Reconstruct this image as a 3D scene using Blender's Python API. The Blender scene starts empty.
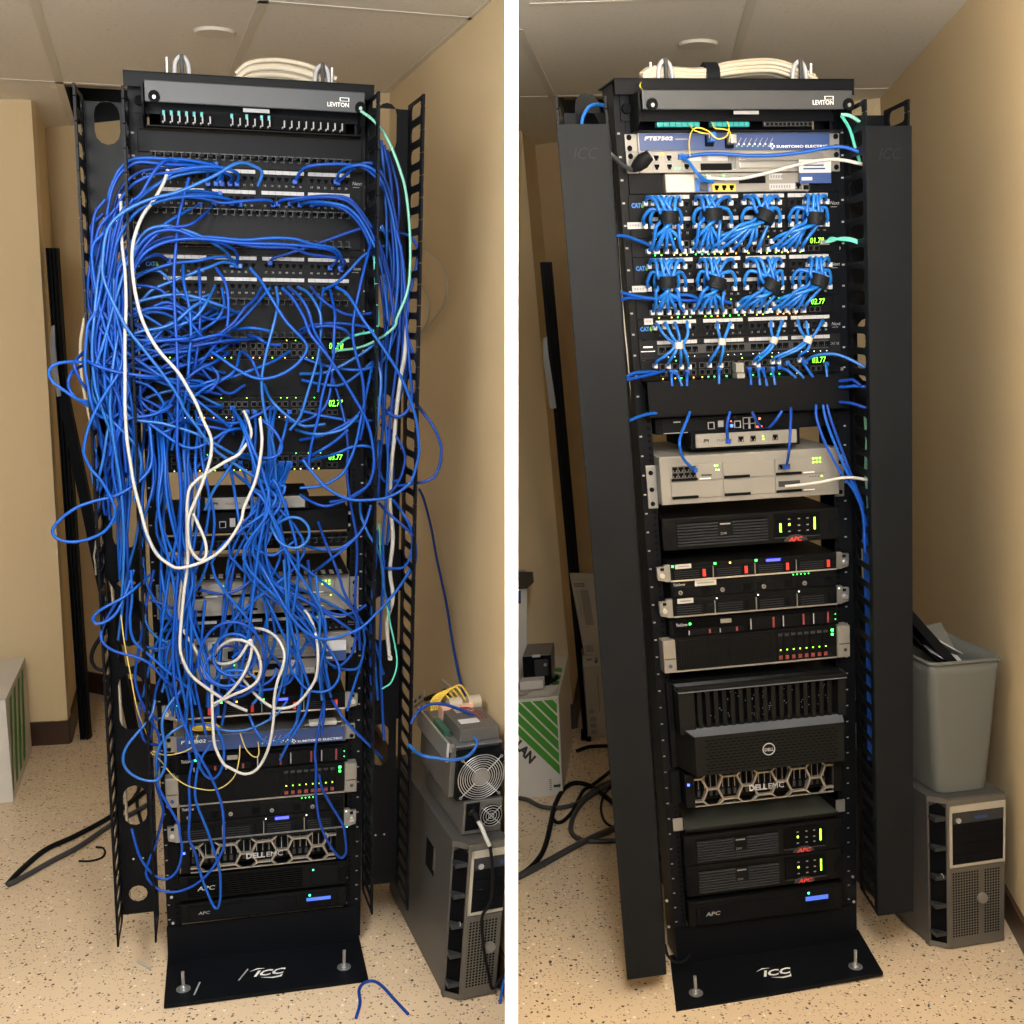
import bpy, bmesh, math, random
import numpy as np
random.seed(7)
SC = bpy.context.scene
COL = SC.collection
# ------------------------------------------------------------------ camera and places
FPX, CYP, PITCH, CAMH = 1100.0, 700.0, 0.33961, 1.6944
cp, sp = math.cos(PITCH), math.sin(PITCH)
def ray(px, py):
    a = (px-512)/FPX; b = (py-CYP)/FPX
    return np.array([a, cp-sp*b, -sp-cp*b])
CAM = np.array([0, 0, CAMH])
def fl(px, py, z=0.0):                      # a point at height z
    d = ray(px, py); return CAM+d*((z-CAMH)/d[2])
def aty(px, py, y):                         # a point at distance y
    d = ray(px, py); return CAM+d*(y/d[1])
def frame(yaw, x, y, lean, tilt):
    c, s = math.cos(yaw), math.sin(yaw)
    return (np.array([[c, -s, 0], [s, c, 0], [0, 0, 1.]])@np.array([[1, 0, lean], [0, 1, 0], [tilt, 0, 1.]]), np.array([x, y, 0.]))
FR = {'W': (np.eye(3), np.zeros(3)),
      'L': frame(.2455, -.6897, 2.6638, .0594, -.012),     # the left rack leans a little to the right
      'R': frame(.19168, .70876, 2.66295, -.1184, .03)}    # the right rack leans a little to the left
def W(f, p):
    A, o = FR[f]; return A@np.asarray(p, float)+o
def inv(f, w):
    A, o = FR[f]; return np.linalg.solve(A, np.asarray(w, float)-o)
def PR(f, px, py, Y=0.0):                   # a point on the plane at depth Y of a frame
    A, o = FR[f]; Ai = np.linalg.inv(A)
    c = Ai@(CAM-o); d = Ai@ray(px, py)
    return c+d*((Y-c[1])/d[1])
def PZ(f, px, py, Z):
    A, o = FR[f]; Ai = np.linalg.inv(A)
    c = Ai@(CAM-o); d = Ai@ray(px, py)
    return c+d*((Z-c[2])/d[2])
def mkframe(name, p0, p1, top, depth=None):
    """a standing box's own axes: along its front foot, into the room, up its front edge"""
    u = (p1-p0); u = u/np.linalg.norm(u)
    v = np.array([-u[1], u[0], 0.]) if depth is None else depth/np.linalg.norm(depth)
    w = (top-p0); w = w/w[2]
    FR[name] = (np.stack([u, v, w], 1), p0.copy())
    return float(np.linalg.norm(p1-p0)), float(top[2]-p0[2])

# ------------------------------------------------------------------ materials
MATS = {}
def mat(key, col, rough=.5, metal=0., emit=0., noise=0., scale=40., bump=0., spec=None, alpha=None, trans=0.):
    m = bpy.data.materials.new(key); m.use_nodes = True
    nt = m.node_tree; b = nt.nodes['Principled BSDF']
    b.inputs['Base Color'].default_value = (*col, 1); b.inputs['Roughness'].default_value = rough
    b.inputs['Metallic'].default_value = metal
    if spec is None and max(col) < .03: spec = .1
    if spec is not None: b.inputs['Specular IOR Level'].default_value = spec
    if trans: b.inputs['Transmission Weight'].default_value = trans
    if emit:
        b.inputs['Emission Color'].default_value = (*col, 1); b.inputs['Emission Strength'].default_value = emit
    if noise or bump:
        tc = nt.nodes.new('ShaderNodeTexCoord'); n = nt.nodes.new('ShaderNodeTexNoise')
        n.inputs['Scale'].default_value = scale; n.inputs['Detail'].default_value = 4
        nt.links.new(tc.outputs['Object'], n.inputs['Vector'])
        if noise:
            mx = nt.nodes.new('ShaderNodeMix'); mx.data_type = 'RGBA'
            mx.inputs[6].default_value = (*[c*(1-noise) for c in col], 1)
            mx.inputs[7].default_value = (*[min(1, c*(1+noise)) for c in col], 1)
            nt.links.new(n.outputs['Fac'], mx.inputs[0]); nt.links.new(mx.outputs[2], b.inputs['Base Color'])
        if bump:
            bp = nt.nodes.new('ShaderNodeBump'); bp.inputs['Strength'].default_value = bump; bp.inputs['Distance'].default_value = .002
            nt.links.new(n.outputs['Fac'], bp.inputs['Height']); nt.links.new(bp.outputs['Normal'], b.inputs['Normal'])
    MATS[key] = m
    return m
mat('black', (.0035, .0042, .006), .45, noise=.15, scale=60)
mat('rackblack', (.0045, .0053, .0072), .42, noise=.12, scale=30)
mat('coverblack', (.0075, .009, .0112), .5, noise=.2, scale=12)
mat('panelgrey', (.034, .038, .046), .45, noise=.06, scale=30)
mat('softblack', (.0035, .004, .005), .7, spec=.08)
mat('void', (.002, .002, .0025), .9)
mat('portgrey', (.01, .011, .0135), .5, spec=.1)
mat('dgrey', (.024, .026, .03), .5)
mat('upsblack', (.0045, .0048, .0052), .5, noise=.1, scale=80)
mat('slatgrey', (.024, .027, .034), .4, spec=.3)
mat('bezel', (.0085, .0088, .0088), .5, noise=.12, scale=90)
mat('bezeledge', (.1, .11, .13), .4)
mat('steel', (.3, .31, .32), .38, .7, noise=.08, scale=25)
mat('bright', (.62, .63, .64), .3, .8)
mat('silver', (.24, .228, .21), .45, .25, noise=.05, scale=30)
mat('silverlid', (.25, .27, .25), .3, .5)
mat('beigegrey', (.21, .2, .183), .5, noise=.04, scale=20)
mat('handle', (.24, .225, .2), .4, .2)
mat('hexmetal', (.3, .28, .25), .4, .5)
mat('markgreen', (.1, .5, .04), .5)
mat('white', (.8, .8, .79), .5)
mat('offwhite', (.45, .435, .39), .55)
mat('labelwhite', (.4, .4, .42), .5)
mat('labelgrey', (.3, .3, .31), .5)
mat('ink', (.03, .03, .03), .6)
mat('inkgrey', (.2, .2, .2), .6)
mat('navy', (.02, .05, .17), .4, noise=.06, scale=30)
mat('navy2', (.025, .06, .2), .45)
mat('blue', (.004, .058, .37), .42, spec=.3)
mat('blue2', (.005, .08, .41), .42, spec=.3)
mat('blue3', (.004, .044, .29), .44, spec=.3)
mat('blue4', (.012, .11, .42), .36)
mat('bluer', (.008, .125, .5), .3)
mat('bluer2', (.012, .165, .58), .3)
mat('whitecable', (.47, .46, .435), .4)
mat('cream', (.52, .455, .35), .45)
mat('teal', (.1, .6, .48), .4)
mat('tealpale', (.18, .5, .39), .4)
mat('tealglow', (.01, .25, .26), .3)
mat('yellow', (.8, .55, .06), .45)
mat('oliveyellow', (.55, .42, .12), .5)
mat('orangey', (.75, .4, .12), .5)
mat('red', (.75, .05, .04), .45)
mat('darkred', (.2, .035, .035), .5)
mat('rubber', (.008, .008, .009), .5)
mat('greyrubber', (.045, .045, .048), .5)
mat('clear', (.72, .74, .8), .2, trans=.35)
mat('ledgreen', (.05, 1, .12), emit=5.); mat('ledlime', (.35, 1, .03), emit=4.); mat('digit', (.22, 1, .04), emit=3.2); mat('chassis', (.13, .125, .115), .42, .3, noise=.06, scale=25)
mat('ledamber', (1, .45, .05), emit=4.); mat('ledblue', (.03, .06, 1), emit=9.); mat('ledred', (1, .12, .05), emit=4.)
mat('ledteal', (.05, 1, .55), emit=4.); mat('lcdblue', (.06, .13, .6), emit=.9); mat('ledwhite', (.9, 1, .9), emit=2.); mat('ledviolet', (.04, .05, 1), emit=4.)
mat('boxwhite', (.62, .585, .53), .7, noise=.05, scale=8)
mat('boxgreen', (.055, .27, .025), .6)
mat('carton', (.4, .37, .33), .7, noise=.05, scale=6)
mat('cartonlight', (.5, .475, .43), .7)
mat('print', (.26, .25, .235), .7)
mat('tower', (.085, .082, .08), .42, .3, noise=.05, scale=20)
mat('towerfront', (.13, .12, .105), .42, .35)
mat('towertrim', (.5, .47, .4), .35, .4)
mat('bin', (.12, .125, .115), .5, noise=.05, scale=9)
mat('paper', (.58, .58, .6), .7)
mat('shelf', (.045, .05, .043), .55)
mat('pcb', (.03, .1, .07), .5)
mat('pink', (.7, .4, .3), .5)
mat('baseboard', (.05, .024, .014), .4)
mat('plate', (.6, .54, .44), .4)
mat('faint', (.02, .021, .024), .5)
mat('tbar', (.7, .66, .58), .5)
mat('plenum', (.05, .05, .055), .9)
mat('partition', (.9, .9, .89), .6)
mat('duct', (.3, .3, .3), .5)

def wallmat(key, col, k=1):
    m = mat(key, col, .75)
    nt = m.node_tree; b = nt.nodes['Principled BSDF']
    tc = nt.nodes.new('ShaderNodeTexCoord')
    n = nt.nodes.new('ShaderNodeTexNoise'); n.inputs['Scale'].default_value = 130; n.inputs['Detail'].default_value = 3
    n2 = nt.nodes.new('ShaderNodeTexNoise'); n2.inputs['Scale'].default_value = 1.3
    nt.links.new(tc.outputs['Object'], n.inputs['Vector']); nt.links.new(tc.outputs['Object'], n2.inputs['Vector'])
    mx = nt.nodes.new('ShaderNodeMix'); mx.data_type = 'RGBA'
    mx.inputs[6].default_value = (*[c*.96 for c in col], 1); mx.inputs[7].default_value = (*[c*1.04 for c in col], 1)
    nt.links.new(n2.outputs['Fac'], mx.inputs[0]); nt.links.new(mx.outputs[2], b.inputs['Base Color'])
    bp = nt.nodes.new('ShaderNodeBump'); bp.inputs['Strength'].default_value = .25; bp.inputs['Distance'].default_value = .003
    nt.links.new(n.outputs['Fac'], bp.inputs['Height']); nt.links.new(bp.outputs['Normal'], b.inputs['Normal'])
wallmat('wallpaint', (.71, .555, .33))
def ceilmat():
    m = mat('ceiltile', (.58, .55, .5), .9)
    nt = m.node_tree; b = nt.nodes['Principled BSDF']; tc = nt.nodes.new('ShaderNodeTexCoord')
    v = nt.nodes.new('ShaderNodeTexNoise'); v.inputs['Scale'].default_value = 75; v.inputs['Detail'].default_value = 5; v.inputs['Roughness'].default_value = .7
    r = nt.nodes.new('ShaderNodeValToRGB'); r.color_ramp.elements[0].position = .3; r.color_ramp.elements[1].position = .42
    r.color_ramp.elements[0].color = (.52, .48, .42, 1); r.color_ramp.elements[1].color = (.8, .76, .69, 1)
    nt.links.new(tc.outputs['Object'], v.inputs['Vector']); nt.links.new(v.outputs['Fac'], r.inputs['Fac']); nt.links.new(r.outputs['Color'], b.inputs['Base Color'])
    bp = nt.nodes.new('ShaderNodeBump'); bp.inputs['Strength'].default_value = .3; bp.inputs['Distance'].default_value = .002
    nt.links.new(v.outputs['Fac'], bp.inputs['Height']); nt.links.new(bp.outputs['Normal'], b.inputs['Normal'])
ceilmat()
def floormat():
    m = mat('vinylfloor', (.66, .5, .35), .38)
    nt = m.node_tree; b = nt.nodes['Principled BSDF']; tc = nt.nodes.new('ShaderNodeTexCoord'); L = nt.links
    base = nt.nodes.new('ShaderNodeTexNoise'); base.inputs['Scale'].default_value = 5; L.new(tc.outputs['Object'], base.inputs['Vector'])
    mx = nt.nodes.new('ShaderNodeMix'); mx.data_type = 'RGBA'; mx.inputs[6].default_value = (.6, .46, .31, 1); mx.inputs[7].default_value = (.69, .54, .37, 1)
    L.new(base.outputs['Fac'], mx.inputs[0]); col = mx.outputs[2]
    for sc, thr, pick, c, off in ((72, .29, .30, (.05, .036, .027), 0), (110, .29, .34, (.12, .085, .06), 3.3), (60, .25, .22, (.82, .72, .6), 7.7), (170, .3, .4, (.2, .14, .1), 5.1)):
        mp = nt.nodes.new('ShaderNodeMapping'); mp.inputs['Location'].default_value = (off, off*.7, 0); L.new(tc.outputs['Object'], mp.inputs['Vector'])
        dn = nt.nodes.new('ShaderNodeTexNoise'); dn.inputs['Scale'].default_value = sc*1.4; L.new(mp.outputs['Vector'], dn.inputs['Vector'])
        ad = nt.nodes.new('ShaderNodeVectorMath'); ad.operation = 'MULTIPLY_ADD'; ad.inputs[1].default_value = (.012, .012, 0); L.new(dn.outputs['Color'], ad.inputs[0]); L.new(mp.outputs['Vector'], ad.inputs[2])
        v = nt.nodes.new('ShaderNodeTexVoronoi'); v.inputs['Scale'].default_value = sc; L.new(ad.outputs[0], v.inputs['Vector'])
        lt = nt.nodes.new('ShaderNodeMath'); lt.operation = 'LESS_THAN'; lt.inputs[1].default_value = thr; L.new(v.outputs['Distance'], lt.inputs[0])
        sx = nt.nodes.new('ShaderNodeSeparateColor'); L.new(v.outputs['Color'], sx.inputs[0])
        l2 = nt.nodes.new('ShaderNodeMath'); l2.operation = 'LESS_THAN'; l2.inputs[1].default_value = pick*.62; L.new(sx.outputs[0], l2.inputs[0])
        mu = nt.nodes.new('ShaderNodeMath'); mu.operation = 'MULTIPLY'; L.new(lt.outputs[0], mu.inputs[0]); L.new(l2.outputs[0], mu.inputs[1])
        m2 = nt.nodes.new('ShaderNodeMix'); m2.data_type = 'RGBA'; m2.inputs[7].default_value = (*c, 1)
        L.new(mu.outputs[0], m2.inputs[0]); L.new(col, m2.inputs[6]); col = m2.outputs[2]
    L.new(col, b.inputs['Base Color'])
floormat()

# ------------------------------------------------------------------ mesh building
TXT = {}
def glyphs(s, bold=0.0):
    k = (s, bold)
    if k not in TXT:
        cu = bpy.data.curves.new('lettering', 'FONT'); cu.body = s; cu.size = 1.0; cu.align_x = 'LEFT'; cu.resolution_u = 2; cu.offset = bold
        ob = bpy.data.objects.new('lettering', cu); COL.objects.link(ob)
        dg = bpy.context.evaluated_depsgraph_get(); ev = ob.evaluated_get(dg); me = ev.to_mesh()
        vs = np.array([v.co[:] for v in me.vertices]).reshape(-1, 3)
        fs = [tuple(p.vertices) for p in me.polygons]
        ev.to_mesh_clear(); bpy.data.objects.remove(ob); bpy.data.curves.remove(cu)
        TXT[k] = (vs, fs)
    return TXT[k]

class MB:
    def __init__(s, f): s.f = f; s.v = []; s.q = []; s.k = []; s.s = []; s.n = 0
    def add(s, vs, fs, m, smooth=False):
        vs = np.asarray(vs, float).reshape(-1, 3)
        s.v.append(vs); b = s.n; s.n += len(vs)
        for f in fs: s.q.append(tuple(b+i for i in f)); s.k.append(m); s.s.append(smooth)
        return s
    def box(s, x0, x1, y0, y1, z0, z1, m, b=0.):
        if x1 < x0: x0, x1 = x1, x0
        if y1 < y0: y0, y1 = y1, y0
        if z1 < z0: z0, z1 = z1, z0
        if b <= 0:
            vs = [(x, y, z) for z in (z0, z1) for y in (y0, y1) for x in (x0, x1)]
            return s.add(vs, [(0, 2, 3, 1), (4, 5, 7, 6), (0, 1, 5, 4), (2, 6, 7, 3), (0, 4, 6, 2), (1, 3, 7, 5)], m)
        bm = bmesh.new(); bmesh.ops.create_cube(bm, size=1.)
        for v in bm.verts: v.co = ((x0+x1)/2+v.co.x*(x1-x0), (y0+y1)/2+v.co.y*(y1-y0), (z0+z1)/2+v.co.z*(z1-z0))
        b = min(b, (x1-x0)*.45, (y1-y0)*.45, (z1-z0)*.45)
        bmesh.ops.bevel(bm, geom=bm.edges[:], offset=b, segments=2, affect='EDGES', profile=.6)
        bm.verts.index_update()
        s.add([v.co[:] for v in bm.verts], [tuple(v.index for v in f.verts) for f in bm.faces], m); bm.free(); return s
    def ext(s, poly, vec, m):                 # polygon pushed along a vector
        p = np.asarray(poly, float); n = len(p); q = p+np.asarray(vec, float)
        return s.add(np.concatenate([p, q]), [tuple(range(n)), tuple(range(2*n-1, n-1, -1))]+[(i, (i+1) % n, n+(i+1) % n, n+i) for i in range(n)], m)
    def xz(s, poly, y0, y1, m): return s.ext([(x, y0, z) for x, z in poly], (0, y1-y0, 0), m)
    def xy(s, poly, z0, z1, m): return s.ext([(x, y, z0) for x, y in poly], (0, 0, z1-z0), m)
    def yz(s, poly, x0, x1, m): return s.ext([(x0, y, z) for y, z in poly], (x1-x0, 0, 0), m)
    def quad(s, pts, m): return s.add(pts, [tuple(range(len(pts)))], m)
    def fr(s, x0, x1, z0, z1, y, m): return s.add([(x0, y, z0), (x1, y, z0), (x1, y, z1), (x0, y, z1)], [(0, 1, 2, 3)], m)
    def cyl(s, c, ax, r, h, m, n=16, r2=None, smooth=True):
        r2 = r if r2 is None else r2; c = np.asarray(c, float)
        e = np.eye(3)['xyz'.index(ax)]; u = np.eye(3)[('xyz'.index(ax)+1) % 3]; w = np.eye(3)[('xyz'.index(ax)+2) % 3]
        A = [c+r*(math.cos(t)*u+math.sin(t)*w) for t in np.linspace(0, 2*math.pi, n, False)]
        B = [c+h*e+r2*(math.cos(t)*u+math.sin(t)*w) for t in np.linspace(0, 2*math.pi, n, False)]
        s.add(A+B, [(i, (i+1) % n, n+(i+1) % n, n+i) for i in range(n)], m, smooth)
        s.add(A, [tuple(range(n))], m); s.add(B, [tuple(range(n))], m); return s
    def tube(s, pts, r, m, n=6, closed=False, flat=1.):
        p = np.asarray(pts, float); N = len(p)
        t = np.roll(p, -1, 0)-np.roll(p, 1, 0) if closed else np.gradient(p, axis=0)
        t /= np.maximum(np.linalg.norm(t, axis=1), 1e-9)[:, None]
        ref = np.array([0, 1., 0]); 
        if abs(t[0]@ref) > .9: ref = np.array([0, 0, 1.])
        u = np.cross(t[0], ref); u /= np.linalg.norm(u); V = []
        for i in range(N):
            u = u-t[i]*(u@t[i]); u /= max(np.linalg.norm(u), 1e-9); w = np.cross(t[i], u)
            rr = r[i] if hasattr(r, '__len__') else r
            for a in range(n):
                th = 2*math.pi*a/n; V.append(p[i]+rr*(math.cos(th)*u+math.sin(th)*flat*w))
        F = []
        for i in range(N if closed else N-1):
            j = (i+1) % N
            for a in range(n): F.append((i*n+a, i*n+(a+1) % n, j*n+(a+1) % n, j*n+a))
        s.add(V, F, m, True)
        if not closed:
            s.add(V[:n], [tuple(range(n))], m); s.add(V[-n:], [tuple(range(n))], m)
        return s
    def text(s, t, x, z, y, size, m, wide=1., shear=0., w=None, bold=.0, flat=False):
        vs, fs = glyphs(t, bold)
        if not len(vs): return s
        if w: wide = w/(size*max(1e-6, vs[:, 0].max()))
        g = [((x+(v[0]+shear*v[1])*size*wide, y, z+v[1]*size) if not flat else (x+(v[0]+shear*v[1])*size*wide, y+v[1]*size, z)) for v in vs]
        return s.add(g, fs, m)
    def ring(s, c, r, rt, m, n=28, ax='y', nn=5):
        pts = [(c[0]+r*math.cos(t), c[1], c[2]+r*math.sin(t)) if ax == 'y' else (c[0]+r*math.cos(t), c[1]+r*math.sin(t), c[2]) for t in np.linspace(0, 2*math.pi, n, False)]
        return s.tube(pts, rt, m, nn, True)
    def mesh(s, name, origin):
        A, o = FR[s.f]
        v = np.concatenate(s.v)@A.T+o-origin
        me = bpy.data.meshes.new(name); me.from_pydata(v.tolist(), [], s.q)
        keys = list(dict.fromkeys(s.k)); ix = {k: i for i, k in enumerate(keys)}
        for k in keys: me.materials.append(MATS[k])
        me.polygons.foreach_set('material_index', [ix[k] for k in s.k]); me.polygons.foreach_set('use_smooth', s.s)
        bm = bmesh.new(); bm.from_mesh(me); bmesh.ops.recalc_face_normals(bm, faces=bm.faces[:]); bm.to_mesh(me); bm.free()
        me.update(); return me
    def put(s, name, parent, label=None):      # a part: the mesh is written about its thing's base
        root = parent
        while root.parent: root = root.parent
        ob = bpy.data.objects.new(name, s.mesh(name, np.array(root.location))); COL.objects.link(ob); ob.parent = parent
        if label: ob['label'] = label
        return ob
    def top(s, name, at, label, cat, group=None, kind=None):   # a thing of one mesh
        w = W(s.f, at)
        ob = bpy.data.objects.new(name, s.mesh(name, w)); COL.objects.link(ob); ob.location = w
        return tag(ob, label, cat, group, kind)
def tag(o, label=None, cat=None, group=None, kind=None):
    if label: o['label'] = label
    if cat: o['category'] = cat
    if group: o['group'] = group
    if kind: o['kind'] = kind
    return o
def thing(f, name, label, cat, at, group=None):
    o = bpy.data.objects.new(name, None); COL.objects.link(o); o.location = W(f, at); o.empty_display_size = .05
    return tag(o, label, cat, group)
def struct(mb, name):
    ob = bpy.data.objects.new(name, mb.mesh(name, np.zeros(3))); COL.objects.link(ob); ob['kind'] = 'structure'; return ob
def dup(ob, parent, f, off):                  # a copy of a part, moved by a step of the frame
    c = ob.copy(); COL.objects.link(c); c.parent = parent; c.location = FR[f][0]@np.asarray(off, float); return c
def spline(p, step=None, k=6):
    p = np.asarray(p, float)
    if len(p) < 3: return np.array([p[0]+(p[-1]-p[0])*t for t in np.linspace(0, 1, k)])
    q = np.concatenate([[2*p[0]-p[1]], p, [2*p[-1]-p[-2]]]); out = []
    for i in range(1, len(q)-2):
        a, b, c, d = q[i-1], q[i], q[i+1], q[i+2]
        for t in np.linspace(0, 1, k, False):
            out.append(.5*((2*b)+(c-a)*t+(2*a-5*b+4*c-d)*t*t+(3*b-3*c+d-a)*t**3))
    out.append(q[-2]); return np.array(out)
def mid(f, a, b, Y):                          # height of a level line seen from a to b
    return (PR(f, *a, Y)[2]+PR(f, *b, Y)[2])/2

# camera
cd = bpy.data.cameras.new('camera'); cam = bpy.data.objects.new('camera', cd); COL.objects.link(cam)
cam.location = CAM; cam.rotation_euler = (math.pi/2-PITCH, 0, 0)
cd.sensor_fit = 'HORIZONTAL'; cd.sensor_width = 36; cd.lens = 36*FPX/1024; cd.shift_y = (CYP-512)/1024; cd.clip_start = .05
SC.camera = cam
SC.view_settings.view_transform = 'Standard'; SC.view_settings.look = 'None'; SC.view_settings.gamma = 1.0
SC.view_settings.use_curve_mapping = False
# ------------------------------------------------------------------ the room
ZC = 2.40
LEANL = FR['L'][0][:, 2]; LEANR = FR['R'][0][:, 2]
def up(p, lean, z): return np.asarray(p, float)+np.array([lean[0], lean[1], 1.])*z
m = MB('W'); m.box(-4, 4, -1.5, 7, -.05, 0, 'vinylfloor'); struct(m, 'floor')
# left half walls
pa = fl(69, 743); pt = fl(31, 100, ZC)
leanp = (pt-pa)/ZC
pb = fl(81, 697); 
crL = fl(390, 92, ZC); nrL = fl(470, 20, ZC)
dwl = (nrL-crL)/np.linalg.norm(nrL-crL)
def wall(name, a, b, la, lb, th, z0=0., z1=ZC, mt='wallpaint', z1cut=None):
    """a wall from foot a to foot b, with thickness th to its far side"""
    a = np.array([a[0], a[1], 0.]); b = np.array([b[0], b[1], 0.]); d = b-a; n = np.array([-d[1], d[0], 0.]); n = n/np.linalg.norm(n)*th
    P = []
    for z in (z0, z1):
        P += [up(a, la, z), up(b, lb, z), up(b, lb, z)+n, up(a, la, z)+n]
    m = MB('W'); m.add(P, [(0, 1, 2, 3), (4, 7, 6, 5), (0, 4, 5, 1), (1, 5, 6, 2), (2, 6, 7, 3), (3, 7, 4, 0)], mt)
    return struct(m, name)
def sub(lean): return lambda p: np.asarray(p)-np.array([lean[0], lean[1], 1.])*ZC
cL = crL-np.array([LEANL[0], LEANL[1], 1.])*ZC          # foot of the back right corner
nearL = cL+dwl*((-.006-cL[0])/dwl[0])                   # where its right wall meets the partition
pleft = pa+np.array([-1.6, -.25, 0.])
wall('wall_left', pleft, pa, leanp, leanp, .06)
pc = fl(83, 690); ptc = fl(45, 128, ZC); leanc = (ptc-pc)/ZC
wall('wall_left.001', pa, pc, leanp, leanc, .05)
wall('wall_back', pc, cL, leanc, LEANL, .06, 0, ZC)
e = cL+dwl*(np.linalg.norm(nearL-cL)+.12)
LR0 = np.array([0., 0, 1]); 
wall('wall_right', cL, e, LEANL, np.array([LEANL[0]*.0+.0, 0, 1.]), .0)if False else None
# the right wall meets the partition along its whole height
topn = crL+dwl*((-.006-crL[0])/dwl[0])
mw = MB('W')
q0, q1, q2, q3 = cL, nearL, topn, crL
mw.add([q0, q1, q2, q3]+[q+np.array([.004, .08, 0]) for q in (q0, q1, q2, q3)], [(0, 1, 2, 3), (4, 5, 6, 7), (0, 1, 5, 4), (1, 2, 6, 5), (2, 3, 7, 6), (3, 0, 4, 7)], 'wallpaint'); struct(mw, 'wall_right')
# right half walls
qa = fl(574.5, 728); qt = fl(522, 131, ZC); leanq = (qt-qa)/ZC
qc = fl(584, 672); qtc = fl(535, 145, ZC); leanqc = (qtc-qc)/ZC
crR = fl(880, 98, ZC); nrR = fl(950, 20, ZC); dwr = (nrR-crR)/np.linalg.norm(nrR-crR)
LWR = np.array([-.172, LEANR[1], 1.]); cR = crR-LWR*ZC
wall('wall_left.002', np.array([.004, qa[1]-.03, 0]), qa, np.array([.0, leanq[1], 1.]), leanq, .06)
wall('wall_left.003', qa, qc, leanq, leanqc, .05)
wall('wall_back.001', qc, cR, leanqc, LWR, .06)
endR = cR+dwr*4.2
wall('wall_right.001', cR, endR, LWR, LWR, .06)
# partition between the two halves
yp = 1.3
def px_x(px, z):
    v = np.array([0, yp, z-CAMH]); d = v[1]*cp-v[2]*sp; return (px-512)/FPX*d
m = MB('W'); z1 = ZC
A = [(px_x(505, 0), yp, 0), (px_x(518, 0), yp, 0), (px_x(518, 0)*.9, 6.2, 0), (px_x(505, 0)*.9, 6.2, 0)]
B = [(px_x(505, z1), yp, z1), (px_x(518, z1), yp, z1), (px_x(518, z1)*.9, 6.2, z1), (px_x(505, z1)*.9, 6.2, z1)]
m.add(A+B, [(0, 1, 2, 3), (4, 7, 6, 5), (0, 4, 5, 1), (1, 5, 6, 2), (2, 6, 7, 3), (3, 7, 4, 0)], 'partition'); struct(m, 'wall_partition')
# baseboards
def board(name, a, b, la, lb, h=.1, th=.012):
    a = np.array([a[0], a[1], 0.]); b = np.array([b[0], b[1], 0.]); d = b-a; n = np.array([d[1], -d[0], 0.]); n = n/np.linalg.norm(n)*th
    P = []
    for z in (0, h): P += [up(a, la, z)+n, up(b, lb, z)+n, up(b, lb, z), up(a, la, z)]
    m = MB('W'); m.add(P, [(0, 1, 2, 3), (4, 7, 6, 5), (0, 4, 5, 1), (1, 5, 6, 2), (2, 6, 7, 3), (3, 7, 4, 0)], 'baseboard'); struct(m, name)
board('baseboard_left', pleft, pa+(pa-pleft)*.004, leanp, leanp)
board('baseboard_left.001', pa, pc, leanp, leanc)
board('baseboard_back', pc, cL, leanc, LEANL)
board('baseboard_right', cL, nearL, LEANL, LEANL)
board('baseboard_left.002', np.array([.012, qa[1]-.03, 0]), qa, leanq, leanq)
board('baseboard_left.003', qa, qc, leanq, leanqc)
board('baseboard_back.001', qc, cR, leanqc, LWR)
board('baseboard_right.001', cR, endR, LWR, LWR)

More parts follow.
